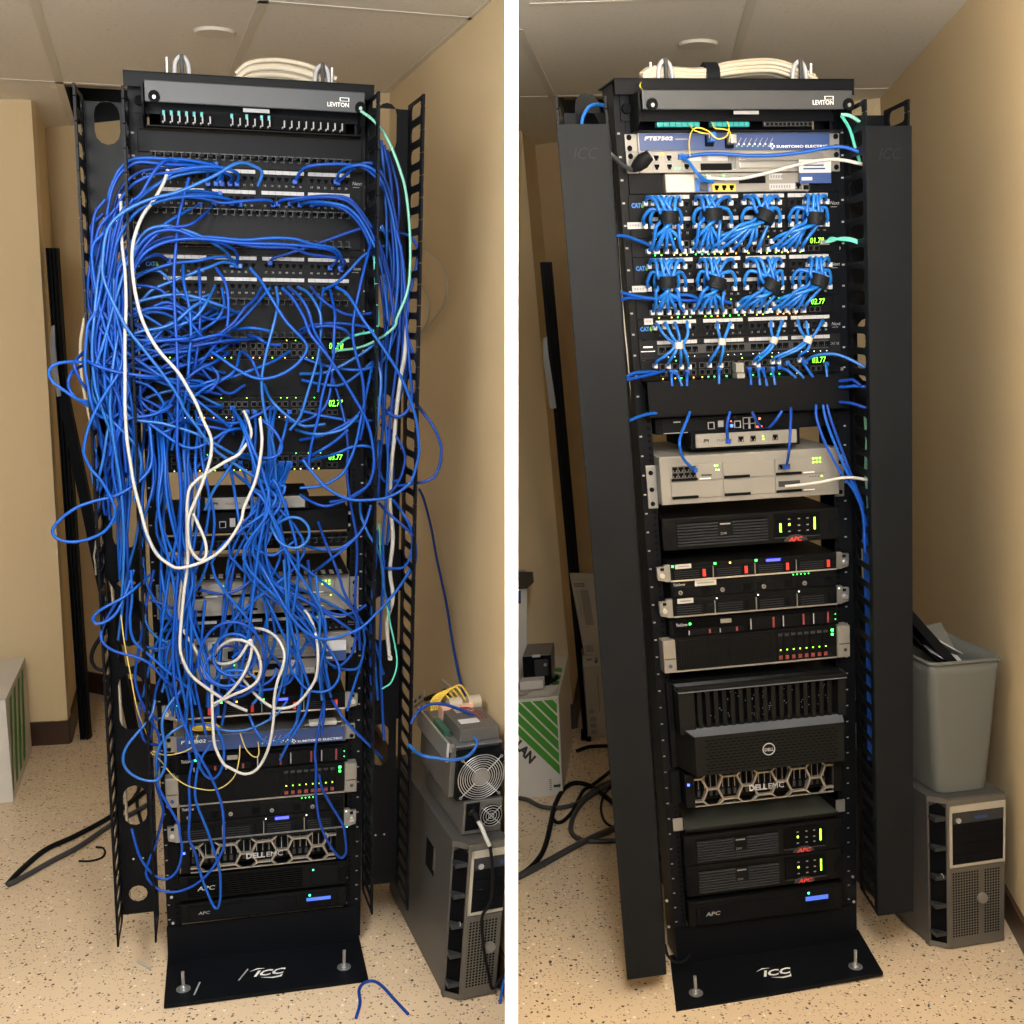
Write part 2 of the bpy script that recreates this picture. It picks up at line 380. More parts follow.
# ceiling of square tiles, each half in its own grid, one tile lifted out behind each rack
def ceiling(side, a0, a1, other, cross, hole_row, sgn):
    """a0-a1: a long tee running into the room; other: a point on the next long tee; cross: a point on a cross tee"""
    d = (a1-a0); d[2] = 0; d /= np.linalg.norm(d); n = np.array([d[1], -d[0], 0.])
    w = abs((other-a0)@n); w = w if abs(w-.61) < .2 else .61
    s0 = (cross-a0)@d; L = 1.22
    mt = MB('W'); mg = MB('W')
    holes = []
    for i in range(-5, 7):
        for j in range(-5, 4):
            P = [a0+n*(w*(i+u))+d*(s0+L*(j+v)) for u, v in ((0, 0), (1, 0), (1, 1), (0, 1))]
            if i == 0 and j == hole_row: holes = P; continue
            mx = np.mean([p[0] for p in P]); my = np.mean([p[1] for p in P])
            if my > 6.6 or my < -1.6: continue
            if sgn < 0 and min(p[0] for p in P) > -.0 or sgn > 0 and max(p[0] for p in P) < .0: continue
            # clip tile at the partition
            Q = [(min(p[0], -.002) if sgn < 0 else max(p[0], .002), p[1], ZC) for p in P]
            mt.add([q for q in Q]+[(q[0], q[1], ZC+.016) for q in Q], [(0, 1, 2, 3), (4, 7, 6, 5), (0, 4, 5, 1), (1, 5, 6, 2), (2, 6, 7, 3), (3, 7, 4, 0)], 'ceiltile')
    def bar(p, q, hw):
        if sgn < 0 and (p[0] > -.01 or q[0] > -.01) or sgn > 0 and (p[0] < .01 or q[0] < .01):
            t = [t for t in np.linspace(0, 1, 81) if (p+(q-p)*t)[0]*sgn > .012]
            if len(t) < 3: return
            p, q = p+(q-p)*t[0], p+(q-p)*t[-1]
        e = (q-p); e /= np.linalg.norm(e); k = np.array([e[1], -e[0], 0])*hw
        R = [p-k, p+k, q+k, q-k]
        mg.add([(r[0], r[1], ZC-.0015) for r in R]+[(r[0], r[1], ZC) for r in R], [(0, 1, 2, 3), (4, 7, 6, 5), (0, 4, 5, 1), (1, 5, 6, 2), (2, 6, 7, 3), (3, 7, 4, 0)], 'tbar')
    for i in range(-5, 8): bar(a0+n*w*i+d*(s0-5*L), a0+n*w*i+d*(s0+3*L), .0125)
    for j in range(-5, 4): bar(a0-n*w*5+d*(s0+L*j), a0+n*w*7+d*(s0+L*j), .0125)
    struct(mt, 'ceiling' if side == 'L' else 'ceiling.001'); struct(mg, 'trim_1' if side == 'L' else 'trim_2')
    # the dark space above the missing tile
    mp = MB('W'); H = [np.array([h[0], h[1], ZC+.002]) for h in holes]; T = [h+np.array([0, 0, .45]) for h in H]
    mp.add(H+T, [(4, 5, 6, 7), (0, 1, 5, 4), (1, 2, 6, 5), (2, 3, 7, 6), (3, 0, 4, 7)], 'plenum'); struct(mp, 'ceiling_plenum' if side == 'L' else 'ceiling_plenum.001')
    c = sum(H)/4
    md = MB('W'); q = [c+n*x+d*(-.12)+np.array([0, 0, .1]) for x in (-w*.5, w*.5)]
    md.tube([q[0], (q[0]+q[1])/2, q[1]], .035, 'duct', 10)
    md.top('conduit', c, 'grey conduit pipe in the open ceiling bay behind the %s rack' % ('left' if side == 'L' else 'right'), 'pipe')
    return holes
ceiling('L', fl(40, 20, ZC), fl(68, 110, ZC), fl(255, 20, ZC), fl(35, 81, ZC), 0, -1)
ceiling('R', fl(521, 35, ZC), fl(554, 100, ZC), fl(746, 21, ZC), fl(528, 97, ZC), 0, 1)
for px, py, side in ((215, 33, 'left'), (698, 45, 'right')):
    p = fl(px, py, ZC-.004); m = MB('W'); m.cyl((p[0], p[1], ZC-.007), 'z', .051, .0075, 'tbar', 32, .056)
    m.top('ceiling_disc', (p[0], p[1], ZC-.007), 'round flat white cover disc on the ceiling of the %s half' % side, 'ceiling cover')

# ------------------------------------------------------------------ light
def lamp(name, x, y, z, sx, sy, pw, col, rot=(0, 0, 0)):
    l = bpy.data.lights.new(name, 'AREA'); l.shape = 'RECTANGLE'; l.size = sx; l.size_y = sy; l.energy = pw; l.color = col
    o = bpy.data.objects.new(name, l); COL.objects.link(o); o.location = (x, y, z); o.rotation_euler = rot
T_ = math.radians(28)
lamp('ceiling_light', -.72, .75, ZC-.05, .6, 1.1, 47, (1, .985, .945), (T_, 0, 0))
lamp('ceiling_light.001', .17, .75, ZC-.05, .3, 1.1, 56, (1, .985, .945), (T_, 0, 0))
lamp('added_ceiling_fill', -.8, .7, 1.95, .5, .8, 42, (1, .98, .93), (math.pi-.45, 0, 0))  # added fill aimed upward to brighten the ceiling, no fixture there
lamp('added_ceiling_fill.001', .6, .7, 1.95, .5, .8, 58, (1, .98, .93), (math.pi-.45, 0, 0))  # the same added fill for the right half's ceiling
w = bpy.data.worlds.new('world'); SC.world = w; w.use_nodes = True
w.node_tree.nodes['Background'].inputs[0].default_value = (.84, .9, 1, 1); w.node_tree.nodes['Background'].inputs[1].default_value = .2
SC.view_settings.exposure = .17
# ------------------------------------------------------------------ racks and cable managers
RH = 2.15; RHF = {'L': 2.166, 'R': 2.15}
SIDE = {'L': 'left', 'R': 'right'}
def rack(f):
    RH = RHF[f]
    sd = SIDE[f]
    t = thing(f, 'network_rack', 'black two post %s network rack bolted to the speckled floor' % ('tangled left' if f == 'L' else 'tidy right'), 'rack', (0, 0, 0))
    zb = .123
    for s in (-1, 1):
        m = MB(f); a, b = (s*.2235, s*.2575 if s < 0 else (.275 if f == 'R' else .264))
        m.box(a, b, 0, .004, zb-.1, RH, 'rackblack'); m.box(b-s*.004, b, .004, .078, zb-.1, RH, 'rackblack'); m.box(a, b, .074, .078, zb-.1, RH, 'rackblack')
        z = zb+.02
        while z < RH-.08:
            for dz in (0, .0159, .0318): m.fr(s*.2315-.0035, s*.2315+.0035, z+dz-.0035, z+dz+.0035, -.0006, 'void')
            m.fr(s*.2515-.003, s*.2515+.003, z-.003, z+.0005, -.0006, 'labelgrey')
            z += .04445
        m.put('post', t)
    m = MB(f); e = .2625
    m.box(-e, e, -.035, .09, RH-.003, RH, 'rackblack'); m.box(-e, e, -.035, -.031, RH-.03, RH, 'rackblack', .001)
    m.box(-.245, .245, -.006, -.001, RH-.075, RH-.003, 'rackblack'); m.put('top_angle', t)
    for s in (-1, 1):
        m = MB(f); m.cyl((s*.234, -.0165, RH-.052), 'y', .0095, .0105, 'softblack', 12); m.put('bolt', t)
    D = .205
    m = MB(f); m.xy([(-.2625, -D), (.2625, -D), (.2625, .04), (-.2625, .04)] if f == 'L' else [(-.332, -.208), (.262, -.172), (.3, .04), (-.266, .04)], .002, .012, 'rackblack')
    m.box(-.2595, .2595, -.006, -.001, .01, zb, 'rackblack'); m.put('base_plate', t)
    m = MB(f)
    for s in (-1, 1):
        for z in (.04, .085): m.cyl((s*.245, -.012, z), 'y', .008, .006, 'softblack', 10)
    pts = {'L': ((183.5, 989), (344, 967)), 'R': ((696, 993), (855.5, 966.5))}[f]
    for px, py in pts:
        p = PZ(f, px, py, .013); m = MB(f)
        m.cyl((p[0], p[1], .0125), 'z', .0185, .002, 'steel', 24); m.cyl((p[0], p[1], .014), 'z', .009, .008, 'bright', 6); m.cyl((p[0], p[1], .02), 'z', .0045, .045, 'bright', 10)
        m.put('anchor_bolt', t)
    c = PZ(f, *{'L': (253, 975), 'R': (762, 975)}[f], .0125); m = MB(f)
    m.text('ICC', c[0], c[2], c[1]-.008, .036, 'white', 1.3, .35, bold=.03, flat=True)
    m.xy([(c[0]+.02, c[1]-.016), (c[0]+.05, c[1]-.026), (c[0]+.074, c[1]-.023), (c[0]+.078, c[1]-.01), (c[0]+.07, c[1]-.018), (c[0]+.048, c[1]-.021)], .0125, .0131, 'white')
    m.xy([(c[0]-.008, c[1]+.018), (c[0]+.012, c[1]+.029), (c[0]+.032, c[1]+.026), (c[0]+.012, c[1]+.025)], .0125, .0131, 'white')
    m.put('logo', t, 'white printed maker mark on the base plate')
    if f == 'L':
        for a, b in (((238.5, 980.5), (248, 969)), ((194, 995), (200, 982)), ((260, 948), (262.5, 950))):
            a = PZ(f, *a, .0128); b = PZ(f, *b, .0128); d = (b-a)[:2]; k = np.array([-d[1], d[0]])/np.linalg.norm(d)*.0022
            m = MB(f); m.xy([a[:2]-k, a[:2]+k, b[:2]+k, b[:2]-k], .0124, .013, 'labelgrey'); m.put('scuff_mark', t, 'pale scuff on the base plate')
    return t
RK = {f: rack(f) for f in 'LR'}

def stad(cx, cz, rx, rz, n=6):                # an upright rounded slot
    r = rx; out = []
    for a in np.linspace(0, math.pi, n+1): out.append((cx+r*math.cos(a), cz+(rz-r)+r*math.sin(a)))
    for a in np.linspace(math.pi, 2*math.pi, n+1): out.append((cx+r*math.cos(a), cz-(rz-r)+r*math.sin(a)))
    return out
def holed(m, x0, x1, z0, z1, y0, y1, holes, mt):   # upright plate with slots
    zs = z0
    for (cx, cz, rx, rz) in sorted(holes, key=lambda h: h[1]):
        a, b = max(zs, cz-rz-.012), cz+rz+.012
        if a > zs: m.box(x0, x1, y0, y1, zs, a, mt)
        b = min(b, z1); inner = stad(cx, cz, rx, rz); n = len(inner); outer = []
        for x, z in inner:                       # match each slot point with one on the band's edge
            dx, dz = x-cx, z-cz; k = min(((x1-cx) if dx > 0 else (cx-x0))/max(abs(dx), 1e-6), ((b-cz) if dz > 0 else (cz-a))/max(abs(dz), 1e-6))
            outer.append((cx+dx*k, cz+dz*k))
        V = [(x, y0, z) for x, z in inner]+[(x, y0, z) for x, z in outer]+[(x, y1, z) for x, z in inner]
        F = [(i, (i+1) % n, n+(i+1) % n, n+i) for i in range(n)]+[(i, (i+1) % n, 2*n+(i+1) % n, 2*n+i) for i in range(n)]
        m.add(V, F, mt)
        for X, Z in ((x0, a), (x1, a), (x1, b), (x0, b)):   # fill the corners
            near = sorted(range(n), key=lambda i: (outer[i][0]-X)**2+(outer[i][1]-Z)**2)[:1][0]
            o1 = outer[near]
            for j in (near-1, near+1):
                o2 = outer[j % n]
                if abs(o1[0]-o2[0]) > 1e-6 and abs(o1[1]-o2[1]) > 1e-6: m.add([(o1[0], y0, o1[1]), (X, y0, Z), (o2[0], y0, o2[1])], [(0, 1, 2)], mt)
        zs = b
    if zs < z1: m.box(x0, x1, y0, y1, zs, z1, mt)

def fingers(m, x, z0, z1, yb, yf, mt, th=.003):
    """one comb wall of a cable manager: T headed fingers with a slot between each two"""
    x0, x1 = x-th/2, x+th/2
    m.box(x0, x1, yb-.03, yb, z0, z1, mt)
    n = int((z1-z0)/.04445); p = (z1-z0)/n
    for i in range(n+1):
        z = z0+i*p
        lo, hi = max(z-.0075, z0), min(z+.0075, z1)
        m.box(x0, x1, yf+.02, yb-.03, lo, hi, mt)
        for s in (-1, 1):                      # rounded roots of the slot
            if z0 < z+s*.0075 < z1:
                m.yz([(yb-.03, z+s*.0075), (yb-.044, z+s*.0075), (yb-.034, z+s*.0105), (yb-.03, z+s*.0195)], x0, x1, mt)
                m.yz([(yf+.02, z+s*.0075), (yf+.032, z+s*.0075), (yf+.024, z+s*.0105), (yf+.02, z+s*.0175)], x0, x1, mt)
    for i in range(n):
        a, b = z0+i*p-p/2, z0+(i+1)*p-p/2
        a = max(a, z0)
        m.box(x0-.001, x1+.001, yf, yf+.02, a+.001, b-.001, mt)
    m.box(x0-.001, x1+.001, yf, yf+.02, z1-p/2+.001, z1, mt)

def manager(g, x0, x1, z0, z1, yf, label, holes, cover=False, lean=0., skew=0.):
    """stands beside a rack with a lean and a skew of its own"""
    A, o = FR[g]; f = g+'m%d' % len(FR)
    FR[f] = (A@np.array([[1, skew, lean], [0, 1, 0], [0, 0, 1.]]), o+A@np.array([-skew*yf-lean*1.1, 0, 0.]) if False else o+A@np.array([-skew*yf-lean*1.1, 0, 0.]))
    t = thing(f, 'cable_manager', label, 'cable manager', ((x0+x1)/2, 0, z0))
    m = MB(f); holed(m, x0, x1, z0+.01, z1-.009, -.003, 0, holes, 'rackblack')
    for z in (1.88, .335):
        for dx in (-.012, .012): m.cyl(((x0+x1)/2+dx, -.0045, z), 'y', .0028, .0015, 'bright', 8)
    m.put('back_panel', t)
    for x in (x0, x1):
        m = MB(f); fingers(m, x, z0, z1, 0, yf, 'rackblack'); m.put('finger_wall', t)
    if cover:
        m = MB(f); c0, c1 = z0+.004, z1-.05
        m.box(x0-.003, x1+.003, yf-.009, yf-.006, c0, c1, 'coverblack', .001)
        for x in (x0-.003, x1+.003): m.box(x-.001, x+.001, yf-.006, yf+.012, c0, c1, 'coverblack')
        m.put('cover', t)
        m = MB(f); xm = (x0+x1)/2
        m.text('ICC', xm-.026, c1-.062, yf-.0095, .03, 'faint', 1., .3); m.put('embossed_mark', t)
    return t
def hz(f, px, py, Y=0): return PR(f, px, py, Y)[2]
hl = [(-.312, hz('L', 103, 123), .026, .042), (-.312, hz('L', 108, 262), .03, .095), (-.312, 1.24, .028, .085), (-.312, .93, .028, .07),
      (-.314, hz('L', 139, 612), .028, .085), (-.314, hz('L', 128, 702), .03, .075), (-.316, hz('L', 135, 805), .029, .056), (-.318, hz('L', 139, 893), .024, .024)]
manager('L', -.360, -.268, .163, 2.118, -.15, 'black vertical cable manager full of blue cables left of the tangled rack', hl, lean=.011)
hr = [(.315, hz('L', 391, 128), .022, .05)]+[(.315, z, .022, .06) for z in (1.72, 1.45, 1.2, .95, .6)]
manager('L', .268, .364, .172, 2.135, -.15, 'black vertical cable manager with open finger slots right of the tangled rack', hr, lean=-.0095, skew=-.063)
hR = [(-.372, hz('R', 590, 120), .026, .05), (-.372, 1.5, .026, .08), (-.372, .9, .026, .08)]
manager('R', -.424, -.326, .083, 2.1, -.145, 'vertical cable manager with plain black cover left of the tidy rack', hR, True, lean=.0095, skew=.33)
manager('R', .247, .342, .172, 2.095, -.145, 'vertical cable manager with plain black cover right of the tidy rack', [(.292, 1.6, .024, .07), (.292, 1.1, .024, .07)], True, lean=-.016, skew=.17)

# ------------------------------------------------------------------ rack units
EAR = .2413
LEDM = {'g': 'ledgreen', 'l': 'ledlime', 'a': 'ledamber', 'b': 'ledblue', 'r': 'ledred', 't': 'ledteal', 'w': 'ledwhite'}
def led(m, x, z, y, c='g', r=.0016): m.box(x-r, x+r, y-.0015, y, z-r, z+r, LEDM[c])
def unit(f, name, label, cat, z0): return thing(f, name, label, cat, (0, 0, z0))
def screws(f, t, z0, z1, y=-.003, m_='bright', xs=(-.2335, .2335)):
    for x in xs:
        for z in (z0+.007, z1-.007):
            m = MB(f); m.cyl((x, y-.002, z), 'y', .0035, .0025, m_, 8); m.put('screw', t)
GX = (-.199, -.0885, .018, .1205); PW = .0155
def portmesh(f, x, z, y, mt='portgrey', w=.0125, h=.0115):
    m = MB(f)
    m.box(x-w/2, x+w/2, y-.002, y, z+h*.36, z+h/2, mt); m.box(x-w/2, x+w/2, y-.002, y, z-h/2, z-h*.42, mt)
    m.box(x-w/2, x-w*.38, y-.002, y, z-h/2, z+h/2, mt); m.box(x+w*.38, x+w/2, y-.002, y, z-h/2, z+h/2, mt)
    m.xz([(x-w*.38, z+h*.36), (x-w*.38, z-h*.1), (x-w*.2, z-h*.1), (x-w*.2, z-h*.4), (x+w*.2, z-h*.4), (x+w*.2, z-h*.1), (x+w*.38, z-h*.1), (x+w*.38, z+h*.36)], y-.0008, y, 'void')
    return m
def ports(f, t, xs, z, y, mt='portgrey', **k):
    p0 = None
    for x in xs:
        if p0 is None: p0 = portmesh(f, x, z, y, mt, **k).put('port', t); xx = x
        else: dup(p0, t, f, (x-xx, 0, 0))
def strips(f, t, gx, z, y, h=.0075, mt='labelwhite', w=.0935):
    for x in gx:
        m = MB(f); m.box(x, x+w, y-.001, y, z-h/2, z+h/2, mt)
        for i in range(1, 6): m.fr(x+i*w/6-.0005, x+i*w/6+.0005, z-h/2, z+h/2, y-.0012, 'inkgrey')
        m.put('label_strip', t)
def portxs(g=None): return [GX[j]+.0085+PW*i for j in range(4) for i in range(6)]
def patch48(f, z0, z1, label, rows=2, mark=True, first=1):
    t = unit(f, 'patch_bay', label, 'patch panel', z0); H = z1-z0
    m = MB(f); m.box(-EAR, EAR, -.004, 0, z0, z1, 'black', .001); m.box(-.215, .215, 0, .06, z0+.003, z1-.003, 'softblack')
    for r in range(rows):
        zt = z1-H*r/rows; hh = H/rows
        for j in range(4):
            m.box(GX[j], GX[j]+.0935, -.006, -.004, zt-hh*.66, zt-hh*.3, 'portgrey')
            for i in range(6):
                s = str(first+r*24+j*6+i); m.text(s, GX[j]+.0085+PW*i-.003*len(s)/2-.001, zt-hh*.84, -.0044, .0062, 'labelgrey')
    m.put('faceplate', t)
    for r in range(rows):
        zt = z1-H*r/rows; hh = H/rows
        strips(f, t, GX, zt-hh*.14, -.004)
        ports(f, t, portxs(), zt-hh*.47, -.006)
    if mark:
        m = MB(f); z = z1-H*(.3 if rows == 2 else .55)
        m.text('CAT', -.236, z, -.0044, .0125, 'bluer2', bold=.04, w=.021); m.text('6', -.2145, z, -.0044, .0125, 'markgreen', bold=.04, w=.006); m.put('grade_mark', t)
        m = MB(f); m.text('Next', .219, z1-H*(.3 if rows == 2 else .6), -.0044, .0105, 'labelgrey', 1., .2); m.box(.221, .236, -.0044, -.004, z1-H*(.36 if rows == 2 else .7), z1-H*(.35 if rows == 2 else .68), 'labelgrey'); m.put('maker_mark', t)
    return t
def cat5(f, z0, z1, label):
    t = unit(f, 'patch_bay', label, 'patch panel', z0); H = z1-z0
    m = MB(f); m.box(-EAR, EAR, -.004, 0, z0, z1, 'portgrey', .001); m.box(-.2, .21, -.009, -.004, z0+H*.25, z1-H*.3, 'dgrey', .001)
    m.text('CAT 5E', .2135, z0+H*.42, -.0044, .0075, 'labelgrey'); m.fr(-.232, -.21, z0+H*.62, z0+H*.7, -.0044, 'white'); m.fr(-.238, -.205, z0+H*.42, z0+H*.46, -.0044, 'white')
    for x in portxs(): led(m, x, z0+H*.12, -.004, 'w', .0008)
    m.put('faceplate', t); strips(f, t, GX, z1-H*.14, -.004); ports(f, t, portxs(), z0+H*.48, -.009, 'void'); return t
def switch(f, z0, z1, digits, label, lit='lgla'):
    t = unit(f, 'network_switch', label, 'network switch', z0); H = z1-z0
    m = MB(f); m.box(-EAR, EAR, -.004, 0, z0, z1, 'rackblack', .001); m.box(-.218, .218, 0, .25, z0+.001, z1-.001, 'softblack'); m.box(-.2, .222, -.008, -.003, z0+.002, z1-.002, 'black', .0015)
    m.put('case', t)
    xs = [-.192+.0145*i+.006*(i//6) for i in range(24)]
    for zz in (z1-H*.33, z0+H*.33): ports(f, t, xs[:23], zz, -.009, 'dgrey', h=.0125)
    m = MB(f)
    for i, x in enumerate(xs[:23]):
        if random.random() < .7: led(m, x, z0+H*.08, -.008, random.choice(lit), .0012)
        if random.random() < .45: led(m, x+.004, z1-H*.06, -.008, random.choice('llg'), .001)
    m.put('status_lights', t)
    m = MB(f); m.fr(.166, .205, z0+H*.48, z1-H*.12, -.0083, 'void')
    m.text(digits, .168, z0+H*.54, -.0088, H*.42, 'digit', 1.0, .1, w=.033); m.put('digit_display', t, 'green lit digits')
    ports(f, t, [.17, .184], z0+H*.27, -.0085, 'dgrey')
    return t
def hman(f, z0, z1, label, comb='both', yd=.055):
    t = unit(f, 'horizontal_cable_manager', label, 'cable manager', z0)
    m = MB(f); m.box(-EAR, EAR, -.003, 0, z0, z1, 'rackblack', .001); m.put('back_plate', t)
    for top in ((1,) if comb == 'top' else (0,) if comb == 'bottom' else (0, 1)):
        z = z1-.004 if top else z0+.004; s = -1 if top else 1
        m = MB(f); m.box(-.212, .212, -.012, -.003, z-.0012, z+.0012, 'rackblack')
        for i in range(24):
            x = -.206+i*.0179
            m.box(x-.004, x+.004, -yd, -.012, z-.0012, z+.0012, 'rackblack'); m.box(x-.0076, x+.0076, -yd-.002, -yd, z-.0009, z+.0009, 'slatgrey'); m.box(x+.002, x+.0034, -yd-.002, -yd, z+s*.011, z, 'slatgrey'); m.box(x-.0045, x+.0034, -yd-.002, -yd, z+s*.0105, z+s*.012, 'slatgrey')
        m.put('comb', t)
    return t
def leviton(f, z0, z1, label, fingers_=False):
    t = unit(f, 'fiber_enclosure', label, 'fiber enclosure', z0); H = z1-z0; y = -.075
    m = MB(f)
    m.box(-.219, .2375, y, y+.006, z0+H*.5, z1, 'panelgrey', .002); m.put('front_door', t, 'dark grey flat door of the enclosure')
    m = MB(f); zl = z0+H*.14
    m.box(-.22, .235, -.04, .12, z0, z0+.002, 'black'); m.box(-.22, .235, -.02, .12, z1-.004, z1-.001, 'black')
    for s in (-1, 1):
        x = s*.228+.004
        m.yz([(.0, z0), (-.03, z0), (-.06, z0+H*.2), (y+.006, z0+H*.5), (y+.006, z1-.002), (0, z1-.002)], x-.002, x+.002, 'black'); m.box(x, x+s*.012, -.003, 0, z0, z1, 'black')
    m.box(-.22, .23, .1, .12, z0, z1, 'softblack')
    m.put('tray', t)
    for x in (-.2, .2275):
        m = MB(f); m.cyl((x, y-.006, z0+H*.62), 'y', .0115, .006, 'softblack', 16); m.cyl((x, y-.0075, z0+H*.6), 'y', .0038, .003, 'steel', 12); m.put('latch', t)  # black knob; the small steel disc stands in for its highlight
    m = MB(f); m.text('LEVITON', .156 if f == 'L' else .148, z0+H*.62, y-.0006, .012, 'white', w=.047, bold=.015)
    for a in ((.183, .203, .83, .845), (.183, .203, .755, .765), (.183, .185, .755, .845), (.2015, .2035, .755, .845)): o = .0 if f == 'L' else -.008; m.fr(a[0]+o, a[1]+o, z0+H*a[2], z0+H*a[3], y-.0006, 'white')
    m.put('maker_mark', t, 'white maker name on the door')
    m = MB(f); m.box(-.02, .035, -.062, -.061, z0+H*.4, z0+H*.49, 'labelgrey'); m.put('card_label', t)
    if not fingers_:
        for a, b in ((-.178, -.085), (-.06, .025)):
            m = MB(f); m.box(a, b, -.036, -.02, z0+H*.12, z0+H*.26, 'tealglow', .002)
            for k in range(1, 7): m.fr(a+(b-a)*k/7-.0006, a+(b-a)*k/7+.0006, z0+H*.13, z0+H*.25, -.0365, 'void')
            m.put('adapter_strip', t, 'teal fiber adapter strip')
        m = MB(f); m.box(.055, .165, -.04, -.03, z0+H*.12, z0+H*.25, 'dgrey', .002)
        for k in range(11): m.fr(.06+k*.0095, .0665+k*.0095, z0+H*.14, z0+H*.22, -.0405, 'void')
        m.put('blank_plate', t)
    return t
def blank(f, z0, z1, y, label, name='blank_panel', x0=-.2413, x1=.2413, mt='black', th=.003):
    t = unit(f, name, label, 'blank panel', z0); m = MB(f); m.box(x0, x1, y, y+th, z0, z1, mt, .0015)
    if y < -.02:
        m.box(x0, x1, y, 0, z0, z0+.002, mt); m.box(x0, x1, y, 0, z1-.002, z1, mt)
    m.put('faceplate', t); return t
def ears(f, t, z0, z1, mt='steel', y=-.006, xi=.212, zz=None, hooks=False):
    for s in (-1, 1):
        m = MB(f)
        if hooks:
            H = z1-z0; p = [(s*xi, z1), (s*(xi+.014), z1), (s*(xi+.016), z1-H*.1), (s*(EAR+.003), z1-H*.12), (s*(EAR+.003), z0+H*.3), (s*(EAR+.001), z0+H*.12), (s*(xi+.016), z0+H*.05), (s*(xi+.012), z0), (s*xi, z0)]
            m.xz(p, y-.01, y, mt); m.cyl((s*(EAR-.008), y-.016, z0+H*.4), 'y', .006, .006, 'bright', 12); m.box(s*(EAR-.014), s*(EAR-.005), y-.0106, y-.01, z1-H*.32, z1-H*.16, 'softblack')
        else:
            m.box(s*xi, s*EAR, y, 0, z0, z1, mt, .0015)
            for q in (.2, .8): m.cyl((s*(EAR-.009), y-.002, z0+(z1-z0)*q), 'y', .0055, .003, 'softblack', 10)
        m.put('ear', t)
def fte(f, z0, z1, label):
    t = unit(f, 'optical_line_terminal', label, 'network equipment', z0); H = z1-z0; y = -.02
    m = MB(f); m.box(-.215, .215, y+.004, .25, z0, z1, 'steel'); m.put('case', t)
    m = MB(f); m.box(-.213, .213, y, y+.004, z0+.001, z1-.001, 'navy', .001); m.put('front_panel', t, 'dark blue front panel')
    ears(f, t, z0, z1, 'silver', -.008)
    m = MB(f); m.text('FTE7502', -.203, z0+H*.6, y-.0005, H*.28, 'white', 1., .12, bold=.02, w=.062); m.put('model_name', t, 'white lettering on the blue panel'); m = MB(f); m.fr(-.135, -.108, z0+H*.62, z0+H*.68, y-.0005, 'labelgrey')
    m.put('small_lettering', t); m = MB(f); m.text('SUMITOMO ELECTRIC', .09, z0+H*.14, y-.0005, H*.2, 'white', bold=.015, w=.117)
    for a in range(4):
        x, z = .081, z0+H*.22; d = [(0, .004), (.004, 0), (0, -.004), (-.004, 0)][a]; m.box(x+d[0]-.0017, x+d[0]+.0017, y-.0006, y, z+d[1]-.0017, z+d[1]+.0017, 'white')
    m.put('maker_mark', t, 'white maker name on the blue panel'); m = MB(f)
    for k in range(7):
        x = .0+.012*k-.0; m.xz([(x, z0+H*.25), (x+.0012, z0+H*.25), (x+.012, z0+H*.7), (x+.0108, z0+H*.7)], y-.0006, y, 'labelgrey')
        m.box(x-.001, x+.002, y-.0008, y, z0+H*.2, z0+H*.28, 'tealpale'); m.box(x+.004, x+.007, y-.0008, y, z0+H*.3, z0+H*.4, 'white')
    m.put('fiber_sketch', t, 'pale fiber sketch on the blue panel')
    return t
def ftes(f, z0, z1, label):
    t = unit(f, 'optical_network_shelf', label, 'network equipment', z0); H = z1-z0; y = -.016
    m = MB(f); m.box(-.215, .215, y, .25, z0, z1, 'silver', .001); m.box(-.02, -.002, y-.001, y, z0+H*.1, z1-H*.1, 'steel')
    for k in range(6): m.fr(-.018+k*.003, -.0168+k*.003, z0+H*.15, z1-H*.15, y-.0015, 'ink')
    for x, w in ((-.128, .05), (-.064, .05)): m.fr(x, x+w, z0+H*.55, z0+H*.85, y-.0006, 'labelwhite'); 
    m.put('case', t); ears(f, t, z0, z1, 'silver', -.01)
    for zz, hh in ((z1-H*.32, .3), (z0+H*.32, .3)):
        m = MB(f); m.box(.006, .196, y-.004, y, zz-H*hh*.5, zz+H*hh*.5, 'steel', .0015); m.put('slot_cover', t)
    ports(f, t, [-.178, -.15, -.112], z1-H*.3, y, 'labelgrey', w=.0145, h=.0135); 
    ports(f, t, [-.178, -.15, -.112], z0+H*.28, y, 'labelgrey', w=.0145, h=.0135)
    for x, n in ((-.078, 4), (-.04, 3)):
        m = MB(f); m.box(x-.003, x+n*.0095, y-.003, y, z0+H*.1, z0+H*.42, 'softblack', .001); m.put('transceiver_cage', t)
    m = MB(f); m.xz([(-.172, z1-H*.2), (-.158, z1-H*.2), (-.165, z1-H*.01)], y-.0008, y, 'yellow'); m.put('warning_triangle', t, 'yellow warning triangle')
    m = MB(f); led(m, -.136, z0+H*.2, y, 'g'); led(m, -.129, z0+H*.2, y, 'g'); m.put('status_lights', t)
    return t
